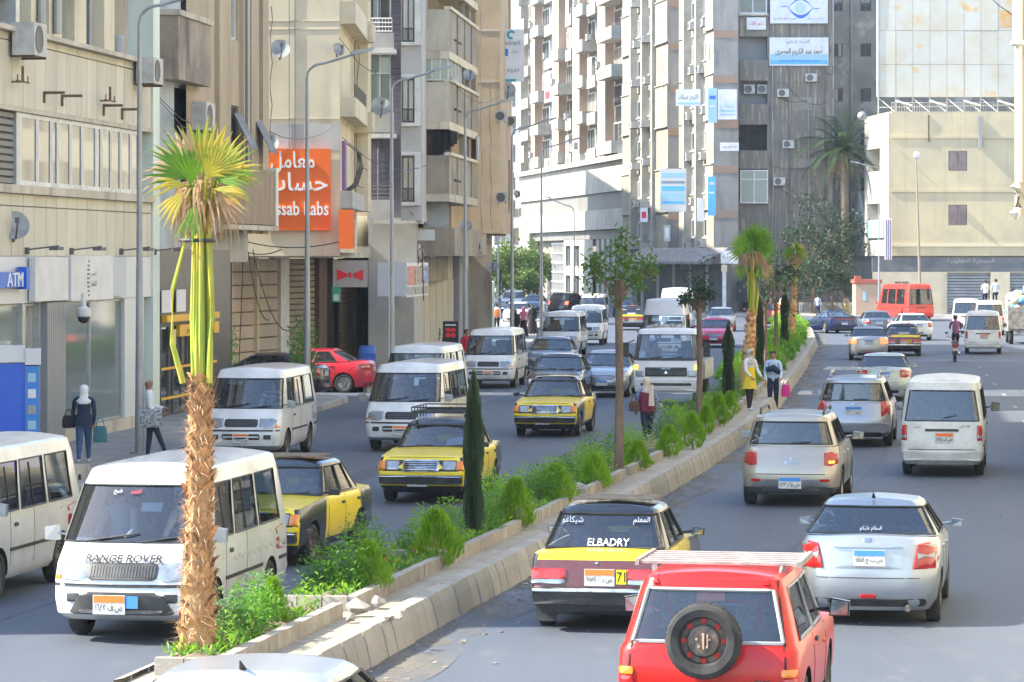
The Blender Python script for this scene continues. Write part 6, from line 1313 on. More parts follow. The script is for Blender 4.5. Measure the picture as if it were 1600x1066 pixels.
def estate(label, name, cat, col, L=4.3, W=1.80, HT=1.68, roofrear=-1.75, rw=-2.02, belt=1.08, lower='bumper_grey', rails=True, grp=None, wheel='alloy', two=True):
    """tall two-box car: Duster, people carrier"""
    m = MATS[col]; c = Car(name, label, cat, grp); hl = L/2; w = W/2; c.w = w; c.near = -1.33; c.hl = hl; lo = MATS[lower]
    ws0, ws1 = .98, .20
    zt = [(hl, .86), (hl-.4, 1.0), (ws0, 1.06), (-hl, belt)]; zs = [(y, z-.10) for y, z in zt]
    lv = [contour(hl-.14, -hl+.16, w*.88, .24, .3, .3, .1, .08), contour(hl-.03, -hl+.02, w*.98, .36, .32, .3, .1, .09), contour(hl, -hl-.01, w, .56, .34, .3, .1, .1),
          contour(hl-.02, -hl+.03, w, .72, .34, .3, .1, .1), contour(hl-.06, -hl+.10, w*.985, zs, .34, .28, .1, .1), contour(hl-.2, -hl+.16, w*.95, zt, .34, .26, .1, .1)]
    def mf(p, q):
        if abs(p.x) < w*.7 and p.z > .9 and -hl+.4 < p.y < ws0-.15: return 2
        if two and p.z < .42: return 1
        return 0
    c.body(lv, [m, lo, UND], [(1.33, .35), (-1.33, .35)], mf, crown=.03, r=.34, archw=.25)
    ys = [0, .05, .36, .39, .70, .73, .94, 1.0]
    b = contour(ws0, -hl+.17, w*.93, lambda y: interp(y, zt)+.01, .14, .24, .12, .10, n=8, ys=ys)
    r = contour(ws1, rw+.22 if False else roofrear-.12, w*.74, HT-.09, .14, .2, .08, .08, n=8, ys=[0, .02, .36, .40, .76, .80, .95, 1.0])
    s0 = NF+NC; n = len(b); rc = n-1
    win = [('windscreen', -7, 7, 1, 2, WS, False), ('side_window', s0+1, s0+2, 1, 2, PG, True), ('side_window', s0+3, s0+4, 1, 2, PG, True), ('side_window', s0+5, s0+6, 1, 2, PG, True), ('rear_window', rc-6, rc+6, 1, 2, PG, False)]
    c.cabin([b, r], [m], win, vs=(0, .06, .84, 1), crown=.03, bulge=.02, round_=.06)
    c.wheels([1.33, -1.33], .34, .21, w-.125, wheel); c.seats([.1, -.75], .9, 1.42, .46)
    for sd in 'RL':
        for y in (ws0-.2, ws0-1.2, ws0-2.1): c.dec('door_seam', sd, rrect(y, y+.012, .4, 1.02, .003), BLK, .003)
        for y in (ws0-1.05, ws0-1.98): c.dec('door_handle', sd, rrect(y-.08, y+.08, .90, .94, .015), m, .022)
    if rails:
        for sx in (-1, 1):
            b = MB(); b.tube([(sx*.56, .1, HT-.02), (sx*.57, .0, HT+.05), (sx*.57, -1.5, HT+.05), (sx*.56, -1.65, HT-.03)], .022, 6); b.build('roof_rail', BLK if two else ALU, c.root)
    c.mirror(.72, 1.14, w*.97, m, sz=(.2, .1, .16))
    return c

VEH = []
def reg(c): VEH.append(c); return c
# ------------------------------------------------ oncoming carriageway
v1 = minibus('white minibus with lettering on its bonnet, just behind the big palm trunk', grille='dark', fplate=None)
c = v1; hl = 2.35
c.text('RANGE ROVER', 'f', .0, .975, .92, .085, INK, .035, keep=False, bold=.025)
c.text('شبح', 'f', .26, 1.70, .3, .06, INKW, .03); c.text('الفهد', 'f', .04, 1.70, .3, .06, INKR, .03)
c.dec('bull_bar', 'f', [(-.62, .36), (-.5, .56), (-.3, .60), (.3, .60), (.5, .56), (.62, .36), (.55, .34), (-.55, .34)], BLK, .06)
c.dec('bull_bar_tube', 'f', rrect(-.50, .50, .36, .40, .02), ALU, .09)
b = MB(); b.box((.10, 2.455, .47), (.38, .016, .22)); o = b.build('number_plate', WHT, c.root); b = MB(); b.box((.10, 2.464, .535), (.36, .006, .08)); b.build('plate_band', ORG, o); lettering('ص ف ١٦٨٢', (.10, 2.464, .43), (-1, 0, 0), (0, 0, 1), .32, .10, INK, o, .004, .01); b = MB(); b.box((-.17, 2.45, .50), (.14, .014, .14)); b.build('plate_sticker', BLU, o)
c.dec('grille_mesh', 'f', rrect(-.42, .42, .74, .93, .06), BLK, .028)
for i in range(22): c.dec('grille_slat', 'f', rrect(-.39+i*.036, -.382+i*.036, .77, .90, .002), mat('grille_grey', (.09, .09, .095), .5), .034)
c.dec('windscreen_paper', 'f', rrect(-.30, -.05, 1.48, 1.58, .01), INKW, -.03); c.dec('windscreen_paper', 'f', rrect(.45, .68, 1.15, 1.19, .01), INKW, -.03)
for sd in 'L':
    for k in range(26):
        y = -2.0 + k*.1; c.dec('side_decal', sd, [(y, .80+.02*(k % 3)), (y+.07, .82+.02*(k % 3)), (y+.06, .86+.02*(k % 3)), (y-.01, .84+.02*(k % 3))], mat('decal_green', (.42, .45, .38), .6), .003)
place(c.root, gp(226, 992).x, DY(992), toward(39), 1.35); reg(c)

def vcopy(src, label, X, Y, hd, near, mm=None, grp=None, drop=()):
    o = copy_tree(src, None, mm); o['label'] = label
    if grp: o['group'] = grp
    place(o, X, Y, hd, near); return o
vb = minibus('white minibus waiting at the kerb between the palm trunk and the black parked car')
place(vb.root, gp(390, 717).x, DY(717), toward(74, -2), 1.35)
VB = vb.root
def vbus(label, x, yb, near=1.35, hd=None, mm=None, back=False, dh=0):
    Y = DY(yb); return vcopy(VB, label, gp(x, yb).x, Y, (away(Y, dh) if back else toward(Y, dh)), near, mm)
vcopy(VB, 'white minibus cut off at the photo edge, only its rear half showing', -7.02, 44.0, toward(42), -1.3)
vbus('white minibus right behind the taxi with a roof rack', 638, 703)
vbus('white minibus half hidden behind another, beside the blue barrel', 652, 652)
vbus('white minibus with dark headlights passing the man in a red shirt', 768, 606)
vbus('white minibus with a blue sun strip, behind the small blue car', 878, 557)
vbus('white minibus with a green sun strip high on its windscreen', 916, 539)
vbus('cream minibus queuing behind the one with the green sun strip', 926, 507, mm={'van_white': MATS['van_cream']})
t1 = taxi('yellow taxi with black roof rack and chrome grille beside the tall cypress', True, True); place(t1.root, gp(670, 783).x, DY(783), toward(61), 1.26)
t2 = taxi('yellow taxi without a rack driving ahead of the dark saloon', True, False); place(t2.root, gp(858, 681).x, DY(681), toward(83), 1.26)
t3 = vcopy(t2.root, 'yellow and black taxi half hidden behind the nearest minibus', gp(408, 880).x, DY(880), toward(48, 3), 1.26)

def generic(label, col, front, L=4.4, **k):
    c = saloon(label, 'saloon_car', 'car', [col], L, **k); m = MATS[col]
    modern_front(c, m); modern_rear(c, m, [(.50, .98), (.52, .74), (c.w-.02, .72), (c.w-.04, .96)]); c.mirror(.72, 1.02, c.w*.95, m, sz=(.14, .08, .11)); return c
g1 = generic('dark blue-black saloon right behind the yellow taxi without a rack', 'car_black', True); place(g1.root, gp(868, 628).x, DY(628), toward(104), 1.3)
G = g1.root
def gcar(label, x, yb, col, back=False, dh=0, near=None):
    Y = DY(yb); return vcopy(G, label, gp(x, yb).x, Y, away(Y, dh) if back else toward(Y, dh), (-1.3 if back else 1.3) if near is None else near, {'car_black': MATS[col]})
gcar('pale silver saloon in front of the white lorry', 944, 620, 'silver')
gcar('steel blue car squeezed between two minibuses behind the dark saloon', 858, 588, 'steel_blue')
gcar('magenta red saloon coming out from behind the lorry', 1116, 543, 'magenta')
gcar('pale silver saloon following the magenta red one', 1126, 518, 'silver')
gcar('white saloon queuing in front of the white off-roader', 806, 506, 'car_white')
gcar('dark saloon far back in the queue beside the white off-roader', 834, 489, 'steel_blue')
# parked side-on by the shops
p = gp(506, 622); vcopy(G, 'black saloon parked side-on at the kerb corner with its boot towards the road', p.x, p.y, radians(-76), -2.1, {})
p = gp(560, 617); vcopy(G, 'red saloon parked beside the black one, tail towards the blue barrel', p.x+.2, p.y+2.2, radians(-80), -1.95, {'car_black': MATS['car_red']})

# ------------------------------------------------ our carriageway, seen from behind
n_ = Car('off_roader', 'red boxy off-roader with a spare wheel on its tailgate', 'car')                # small square 4x4
def niva():
    c = n_; m = MATS['suv_red']; hl = 1.84; w = .84; c.w = w; c.hl = hl; c.near = -1.1; c.sealmat = mat('seal_grey', (.35, .36, .35), .5)
    zt = [(hl, .92), (.8, 1.0), (-hl, 1.0)]
    lv = [contour(hl-.08, -hl+.08, w*.9, .30, .08, .08, .03, .03), contour(hl-.02, -hl+.02, w*.98, .42, .1, .10, .03, .03), contour(hl, -hl, w, .70, .1, .12, .03, .03), contour(hl, -hl+.02, w*.99, [(y, z-.06) for y, z in zt], .1, .14, .03, .03), contour(hl-.06, -hl+.05, w*.955, zt, .1, .16, .03, .03)]
    c.body(lv, [m, UND], [(1.1, .35), (-1.1, .35)], lambda p, q: 1 if (p.z > .95 and abs(p.x) < w*.75 and -hl+.4 < p.y < .5) else 0, crown=.02, r=.34, archw=.25)
    ys = [0, .05, .42, .46, .90, .95, 1.0]
    b = contour(.75, -hl+.05, w*.95, 1.0, .08, .16, .05, .03, n=7, ys=ys); r = contour(.35, -hl+.32, w*.76, 1.56, .08, .14, .04, .03, n=7, ys=[0, .03, .42, .47, .92, .96, 1])
    s0 = NF+NC; n = len(b); rc = n-1
    c.cabin([b, r], [m], [('windscreen', -7, 7, 1, 2, WS, False), ('side_window', s0+1, s0+2, 1, 2, SG, True), ('side_window', s0+3, s0+4, 1, 2, SG, True), ('rear_window', rc-5, rc+5, 1, 2, WS, False)], vs=(0, .04, .84, 1), crown=.04, bulge=.01, seal=.018)
    c.wheels([1.1, -1.1], .34, .19, w-.12, 'steel'); c.seats([.15, -.7], .9, 1.42, .46)
    MB().bb(-.6, .6, .35, .6, 1.0, 1.12).build('dashboard', DASH, c.root)
    t = MB(); Y_ = Matrix.Rotation(pi/2, 3, 'X'); cc = (-.01, -hl-.12, 1.06); r_ = .335
    t.lathe([(.20, .0), (.22, .085), (.285, .10), (.32, .085), (r_, .05), (r_, -.05), (.31, -.09), (.2, -.09)], 48, 0, Y_, cc)
    for k in range(40):
        a = 2*pi*k/40; q = Matrix.Rotation(a, 3, 'Y'); t.box(V(cc) + q @ V((0, 0, r_)), (.022, .085, .012), 0, mtx=q)
    sp = t.build('spare_wheel', RUB, c.root)
    t = MB(); t.lathe([(.215, .03), (.20, -.005), (.155, .0), (.135, .035), (.10, .045), (.03, .045), (.001, .045)], 32, 0, Y_, cc); rim = t.build('rim', mat('rim_rusty', (.07, .065, .06), .6, col2=(.2, .13, .08), sc=14), sp)
    for k in range(8): t = MB(); a = 2*pi*k/8; t.lathe([(.001, .012), (.024, .012), (.024, -.02), (.001, -.02)], 10, 0, Y_, (cc[0]+.178*cos(a), cc[1], cc[2]+.178*sin(a))); t.build('rim_hole', MATS['suv_red'], sp)
    t = MB()
    for k in range(5): a = 2*pi*k/5+.3; t.lathe([(.001, .07), (.012, .07), (.014, .03)], 8, 0, Y_, (cc[0]+.06*cos(a), cc[1], cc[2]+.06*sin(a)))
    t.box((cc[0]+.005, cc[1]-.06, cc[2]), (.018, .03, .14)); t.box((cc[0]+.04, cc[1]-.06, cc[2]), (.014, .03, .12)); t.build('wheel_bolt', mat('rusty_bolt', (.28, .17, .10), .7, col2=(.5, .35, .24), sc=20), sp)
    c.dec('hinge', 'r', rrect(.47, .53, 1.52, 1.62, .01), m, .03, True)
    c.dec('tailgate_seam', 'r', [(-.72, .64), (-.70, 1.0), (-.60, 1.55), (-.585, 1.55), (-.685, 1.0), (-.705, .64)], mat('seam_dark', (.05, .01, .01), .8), .004, True)
    c.dec('tailgate_ledge', 'r', rrect(-.66, .66, .60, .645, .01), m, .03)
    c.dec('plate_garnish', 'r', rrect(-.58, .0, .50, .58, .01), CHR, .02)
    c.dec('badge', 'r', rrect(.42, .56, .665, .70, .005), BLK, .02); c.text('1.7i', 'r', .49, .682, .08, .022, INKW, .023)
    c.dec('tail_light', 'r', rrect(.66, .80, .52, .72, .02), RED, .02, True); c.dec('indicator_lamp', 'r', rrect(.66, .80, .73, .80, .02), AMB, .02, True)
    c.dec('side_marker', 'R', rrect(.30, .36, .80, .86, .03), AMB, .015); c.dec('window_paper', 'r', rrect(-.13, .13, 1.37, 1.45, .01), ORG, -.06)
    c.dec('rear_bumper', 'r', rrect(-w*.98, w*.98, .38, .48, .03), CHR, .08)
    c.dec('stop_lamp_housing', 'r', rrect(-.15, .15, 1.355, 1.465, .01), BLK, -.075)
    for sd in 'RL':
        for y in (.55, -.55): c.dec('door_seam', sd, rrect(y, y+.014, .42, .99, .003), mat('seam_dark', (.05, .01, .01), .8), .003)
        c.dec('door_handle', sd, rrect(-.45, -.30, .90, .94, .015), BLK, .022)
        c.dec('wheel_arch', sd, [(-1.1+.42*cos(a), .36+.42*sin(a)) for a in [pi*i/12 for i in range(13)]] + [(-1.1+.38*cos(a), .36+.38*sin(a)) for a in [pi*i/12 for i in range(12, -1, -1)]], BLK, .004) if False else None
    b = MB()
    for k in range(6): y = -.98+k*.19; b.bb(-.72, .72, y-.045, y+.045, 1.645, 1.67)
    b.bb(-.76, -.725, -1.05, .05, 1.63, 1.685); b.bb(.725, .76, -1.05, .05, 1.63, 1.685)
    rk = b.build('roof_rack', mat('rack_white', (.36, .32, .30), .75, col2=(.25, .22, .2), sc=9), c.root)
    b = MB()
    for sx in (-.58, .58):
        for y in (-1.0, .0): b = MB(); b.tube([(sx, y, 1.58), (sx*1.02, y, 1.645)], .03, 6); b.build('rack_foot', ALU, rk)
    c.mirror(.42, 1.12, w*.98, MATS['car_black'], sz=(.19, .09, .19))
niva(); place(n_.root, (1104-800)/F*28.4, 28.4, away(27, 1), -1.84)
t4 = taxi('black and yellow taxi with white writing on its rear window', False, False, txt=True); place(t4.root, gp(946, 978).x, DY(978), away(38), -1.26)
t5 = vcopy(t4.root, 'yellow and maroon taxi far ahead, behind the silver car with lit brake lamps', gp(1411, 556).x, DY(556), away(145, -1), -1.26)
for o in [o for o in KIDS[t5.name] if o.name.startswith('lettering')]: pass
ss = saloon('silver saloon with red and clear tail lamps, right of the red off-roader', 'saloon_car', 'car', ['silver'], 4.35, 1.74, 1.48, .93, 1.06, tw=.60)
modern_rear(ss, MATS['silver'], [(.60, 1.0), (.54, .70), (.80, .70), (.84, .80), (.82, .96), (.72, 1.02)], pz=.83, txt='٥٤٥١ ص ب ح'); modern_front(ss, MATS['silver']); ss.mirror(.72, 1.04, .84, MATS['silver'], sz=(.14, .08, .11))
ss.text('السلام عليكم', 'r', 0, 1.13, .5, .06, INKW, .03)
b = MB(); b.tube([(0, -.85, 1.45), (0, -.95, 1.53)], [.03, .006], 6); b.build('aerial', BLK, ss.root)
place(ss.root, gp(1362, 968).x, DY(968), away(39), -1.33)
roofcar = vcopy(ss.root, 'silver white saloon of which only the roof shows, by the big palm', -2.08, 21.4, away(24, -1), -2.1, {'silver': paint('pale_silver', (.42, .44, .47), .5, .3)}); roofcar.scale = (1.06, 1.06, 1.055)
du = estate('beige gold crossover with dark lower bumper, right of the median', 'crossover', 'car', 'beige_gold')
c = du; mb_ = MATS['beige_gold']
c.dec('tail_light', 'r', [(.60, .97), (.60, .76), (.72, .74), (.84, .78), (.83, .96), (.72, .99)], RED, .02, True); c.dec('indicator_lamp', 'r', rrect(.68, .78, .79, .83, .01), AMBL, .03)
c.dec('rear_bumper', 'r', [(-.80, .26), (-.60, .50), (.60, .50), (.80, .26)], MATS['bumper_grey'], .02); c.dec('skid_plate', 'r', [(-.52, .30), (-.42, .38), (.42, .38), (.52, .30), (.46, .28), (-.46, .28)], ALU, .035)
c.dec('reflector', 'r', rrect(.52, .70, .46, .51, .02), RED, .03, True); c.dec('tailgate_seam', 'r', rrect(-.62, .62, .585, .60, .003), BLK, .006)
c.dec('badge', 'r', [(0, .93), (-.035, .88), (0, .83), (.035, .88)], CHR, .012); c.text('DUSTER', 'r', .02, .80, .4, .05, CHR, .012)
c.plate('r', 0, .44, 'blue', '٤٩٣ ص ط د', .40, .20); c.wiper([(.0, 1.14), (.35, 1.16)], 'r')
place(c.root, gp(1240, 788).x, DY(788), away(57), -1.33)
mv = estate('silver people carrier with roof bars and tall red tail lamps', 'people_carrier', 'car', 'silver_grey', 4.5, 1.80, 1.66, -1.9, belt=1.05, two=False, lower='silver_grey')
c = mv
c.dec('tail_light', 'r', [(.62, 1.06), (.66, .72), (.86, .74), (.85, 1.02), (.76, 1.12)], RED, .02, True); c.dec('rear_bumper', 'r', rrect(-.84, .84, .34, .58, .06), MATS['silver_grey'], .05); c.dec('bumper_valance', 'r', rrect(-.66, .66, .24, .36, .04), BLK, .05)
c.plate('r', 0, .86, 'blue', '٦٢٨ ص ع', .38, .19); c.wiper([(.0, 1.12), (.36, 1.13)], 'r'); c.dec('badge', 'r', rrect(-.06, .06, 1.0, 1.04, .02), CHR, .01); c.dec('stop_lamp', 'r', rrect(-.14, .14, 1.57, 1.60, .01), RED, .02)
b = MB()
for y in (-.2, -1.3): b.box((0, y, 1.80), (1.5, .09, .03))
b.box((-.57, -.75, 1.74), (.04, 1.3, .03)); b.box((.57, -.75, 1.74), (.04, 1.3, .03)); b.build('roof_bars', ALU, c.root)
place(c.root, gp(1336, 696).x, DY(696), away(76), -1.33)
gcar('pale green saloon ahead of the silver people carrier', 1381, 625, 'pale_green_silver', True)
sb = gcar('silver saloon with lit red brake lamps ahead on the right carriageway', 1357, 563, 'silver_grey', True)
for o in KIDS[sb.name]:
    if o.name.startswith('tail_light'): o.data = o.data.copy(); o.data.materials[0] = REDL
gcar('blue grey saloon with a pink thing in its rear window, left of the white one', 1371, 526, 'steel_blue', True, -6)
gcar('white saloon beside the red minibus, angled to the left', 1430, 532, 'car_white', True, -12)
vw = minibus('white minibus from behind with a black wiper and orange number plate', W=1.70, HT=2.0, col='van_cream', rear=True, front=False)
vw.text('السلام', 'r', -.5, 1.01, .22, .06, INK, .012); vw.text('الله اكبر', 'r', .45, 1.03, .32, .07, INK, .012)
b = MB(); b.box((0, 1.45, 1.62), (.22, .03, .1)); b.build('rear_view_mirror', BLK, vw.root); vw.mirror(1.6, 1.26, .86, BLK, sz=(.18, .1, .22))
place(vw.root, gp(1474, 741).x, DY(741), away(65), -1.3)
for (lab, x, yb, mm) in (('white minibus from behind, right of the motorcyclist', 1536, 553, {'van_cream': MATS['van_white']}), ('white minibus with people riding above its roof line, behind another minibus', 1546, 524, {}), ('small white minibus left of the one carrying people', 1510, 519, {'van_cream': MATS['car_white']})):
    vcopy(vw.root, lab, gp(x, yb).x, DY(yb), away(DY(yb), 2), -1.3, mm, 'white minibuses')
rb = minibus('red and orange minibus turning by the shuttered building', 'coach', 'bus', 6.2, 2.05, 2.6, 'bus_red', 'buses', high=.0, rearplate=False, lett=False)
p = gp(1438, 502); place(rb.root, p.x, p.y, radians(-15), -2.9)
# high vans beside the lorry
hv = minibus('tall white van with a high roof behind the white lorry', 'delivery_van', 'van', 5.2, 1.97, 2.42, 'car_white', 'tall white vans', high=.22, lett=False); place(hv.root, gp(1038, 560).x, DY(560), toward(140), 1.6)
vcopy(hv.root, 'white high-roofed van peeping over the other tall van', gp(1056, 519).x, DY(519), toward(190), 1.6)

# far end vehicles
sv = estate('dark off-roader with a red tail lamp turning among the far queue', 'off_roader', 'car', 'car_black', 4.6, 1.85, 1.75, two=False)
sv.dec('tail_light', 'r', rrect(.66, .86, .8, 1.06, .03), REDL, .02, True); sv.dec('headlight', 'f', rrect(.5, .86, .72, .86, .03), CLR, .02, True); sv.dec('grille', 'f', rrect(-.45, .45, .66, .84, .03), BLK, .02)
p = gp(878, 492); place(sv.root, p.x, p.y, radians(28), -1.4)
vcopy(sv.root, 'white off-roader at the far left end of the queue', gp(800, 487).x, DY(487), toward(260), 1.4, {'car_black': MATS['car_white']})
vcopy(sv.root, 'dark red off-roader with lit brake lamps behind the thin trees', gp(1190, 512).x, DY(512), radians(4), -1.4, {'car_black': MATS['dark_red']})
vcopy(t4.root, 'yellow taxi from behind at the far crossing, past the leafy tree', gp(986, 516).x, DY(516), radians(2), -1.26)
gcar('dark blue car with red lamps beyond the far taxi', 975, 495, 'night_blue', True, -2)
# sports car
sp_ = saloon('low dark blue sports car at the median end', 'sports_car', 'car', ['night_blue'], 4.55, 1.94, 1.34, .82, .98, (.95, .1), (-1.95, -.75), .58, .4, .4, 2.7, .35, 'alloy', gc=.15)
sp_.dec('tail_light', 'r', rrect(-.84, .84, .83, .87, .01), RED, .015); sp_.dec('spoiler', 'r', rrect(-.72, .72, .95, .985, .01), BLK, .05); sp_.plate('r', 0, .60, 'blue', '١١ ص', .36, .16, lett=False); sp_.dec('diffuser', 'r', rrect(-.7, .7, .22, .36, .05), BLK, .02)
p = gp(1312, 521); place(sp_.root, p.x, p.y, radians(-14), -1.4)

# white lorry
def lorry():
    c = Car('lorry', 'white flatbed lorry with black grille and orange indicators behind the crossing woman', 'lorry'); m = MATS['car_white']; c.w = 1.0; w = 1.0
    lv = [contour(.80, -.75, .94, .45, .12, .06, .04, 0), contour(.86, -.78, .99, .62, .14, .06, .05, 0), contour(.86, -.78, 1.0, .95, .14, .06, .05, 0), contour(.84, -.78, 1.0, 1.15, .14, .06, .05, 0), contour(.80, -.78, .99, 1.38, .14, .06, .05, 0)]
    mb = MB(); mb.grid([ring(h) for h in lv], 0, True, flip=False); capfaces(lv[0], 2, 0, 1, False, mb); c.addbvh(mb); mb.build('cab', [m, UND], c.root, smooth=35)
    ys = [0, .06, .62, .68, .95, 1.0]
    b = contour(.80, -.78, .99, 1.38, .14, .06, .05, 0, n=6, ys=ys); r = contour(.42, -.74, .88, 2.28, .14, .06, .05, 0, n=6, ys=ys); s0 = NF+NC; n = len(b); rc = n-1
    c.cabin([b, r], [m], [('windscreen', -7, 7, 1, 2, WS, False), ('side_window', s0+1, s0+2, 1, 2, SG, True), ('rear_window', rc-3, rc+3, 1, 2, WS, False)], vs=(0, .04, .86, 1), crown=.04)
    c.dec('grille', 'f', rrect(-.62, .62, .93, 1.20, .03), BLK, .014)
    for z in (1.0, 1.06): c.dec('grille_bar', 'f', rrect(-.60, .60, z, z+.012, .003), MATS['bumper_grey'], .02)
    c.text('CANTER', 'f', 0, 1.165, .5, .05, CHR, .022); c.dec('badge', 'f', [(0, 1.11), (-.05, 1.02), (.05, 1.02)], CHR, .024)
    c.dec('headlight', 'f', rrect(.64, .90, .92, 1.10, .03), CLR, .016, True); c.dec('indicator_lamp', 'f', rrect(.84, .96, 1.14, 1.27, .02), AMBL, .02, True)
    c.dec('bumper', 'f', rrect(-.98, .98, .50, .84, .03), m, .06); c.dec('bumper_gap', 'f', rrect(-.75, .75, .66, .74, .02), BLK, .07); c.plate('f', .05, .70, 'blue', '٢٤٧٣ ص ل', .42, .2, lett=False)
    c.dec('cowl', 'f', rrect(-.86, .86, 1.40, 1.47, .01), BLK, .02); c.wiper([(.6, 1.45), (.1, 1.52)]); c.wiper([(.0, 1.45), (-.5, 1.52)]); c.dec('windscreen_paper', 'f', rrect(.62, .82, 1.48, 1.68, .01), INKW, -.02)
    for sx in (-1, 1):
        b = MB(); b.tube([(sx*.95, .7, 2.0), (sx*1.18, .82, 1.9), (sx*1.18, .82, 1.5)], .02, 6); b.box((sx*1.2, .8, 1.72), (.2, .06, .42)); b.build('wing_mirror', BLK, c.root)
    b = MB(); b.bb(-.36, .36, -4.2, -.75, .55, .72); b.build('chassis', UND, c.root)
    bed = MB(); bed.bb(-1.03, 1.03, -4.3, -.86, .80, .92)
    bed = bed.build('flatbed', mat('bed_paint', (.45, .47, .48), .6, col2=(.3, .28, .25), sc=3), c.root)
    for x0, x1, y0, y1 in ((-1.03, -.99, -4.3, -.86), (.99, 1.03, -4.3, -.86), (-.98, .98, -.93, -.87), (-.98, .98, -4.3, -4.26)):
        MB().bb(x0, x1, y0, y1, .925, 1.35).build('side_board', MATS['bumper_grey'] if False else mat('bed_paint'), bed)
    c.wheels([.0, -3.1], .40, .22, .86, 'steel'); c.seats([-.35], 1.3, 1.95, .5, (-.5, .5)); MB().bb(-.85, .85, .3, .62, 1.3, 1.46).build('dashboard', DASH, c.root)
    p = gp(1044, 636); place(c.root, p.x, p.y, toward(95), .1)
    # roof load: folded tarpaulin on the headboard
    b = MB()
    for i in range(9):
        a = i*1.3; b.tube([(-.5+.12*i, -.9+.1*sin(a), 2.1+.1*cos(a)), (-.35+.1*i, -.8, 2.35+.06*sin(2*a)), (-.1+.1*i, -1.0, 2.32), (.1+.08*i, -.9, 2.16)], [.05, .09, .08, .04], 6)
    for sx in (-.9, .9): b.tube([(sx, -.9, 1.0), (sx, -.9, 2.2)], .03, 6)
    b.tube([(-.9, -.9, 2.2), (.9, -.9, 2.2)], .03, 6); b.build('load_rack', mat('canvas_grey', (.5, .5, .47), .9, col2=(.25, .25, .24), sc=5), c.root)
lorry()
# rubbish truck on the right edge
def rubbish():
    c = thing('rubbish_truck', 'open truck heaped with full rubbish bags at the right edge', 'truck'); 
    b = MB()
    for x in (-1.0, 1.0): b.bb(x-.04, x+.04, -2.2, 1.2, .8, 1.9)
    b.bb(-1.0, 1.0, -2.24, -2.16, .8, 1.9); b.bb(-1.04, 1.04, -2.2, 1.2, .7, .82); b.build('cargo_box', mat('tarp_grey', (.30, .30, .29), .8, col2=(.16, .15, .14), sc=4, bump=.6, bsc=9), c)
    b = MB(); b.bb(-.95, .95, 1.25, 2.9, .6, 2.2); b.bb(-.4, .4, -2.0, 2.8, .5, .7); b.build('cab', MATS['car_white'], c)
    t, r = wheel_meshes(.40, .22, 'steel')
    for y in (-1.3, 2.0):
        for sg in (1, -1): o = obj('wheel', t, c, (sg*.85, y, .4), pi*(sg < 0)); obj('rim', r, o)
    cols = [mat('bag_white', (.62, .62, .60), .5), mat('bag_blue', (.10, .28, .52), .4), mat('bag_black', (.03, .03, .035), .35), mat('bag_yellow', (.65, .45, .06), .5), mat('bag_pink', (.5, .3, .32), .5), mat('bag_beige', (.45, .38, .28), .6)]
    for i in range(70):
        x = RND.uniform(-.95, .95); y = RND.uniform(-2.15, 1.1); z = 1.75 + RND.random()**1.2*(1.25-.7*abs(x)); r0 = RND.uniform(.2, .36); q = MB()
        pr = [(.02, -.9), (.6, -.75), (1, -.2), (.9, .35), (.5, .7), (.15, .85), (.22, 1.1)]
        q.lathe([(a*r0*RND.uniform(.85, 1.1), b_*r0*.9) for a, b_ in pr], 8, 0, Matrix.Rotation(RND.uniform(-1, 1), 3, 'X') @ Matrix.Rotation(RND.uniform(-1, 1), 3, 'Y')); o = q.build('rubbish_bag', RND.choice(cols), c, (x, y, z), smooth=60)
    p = gp(1606, 538); place(c, p.x, p.y, away(165), -1.3)
rubbish()

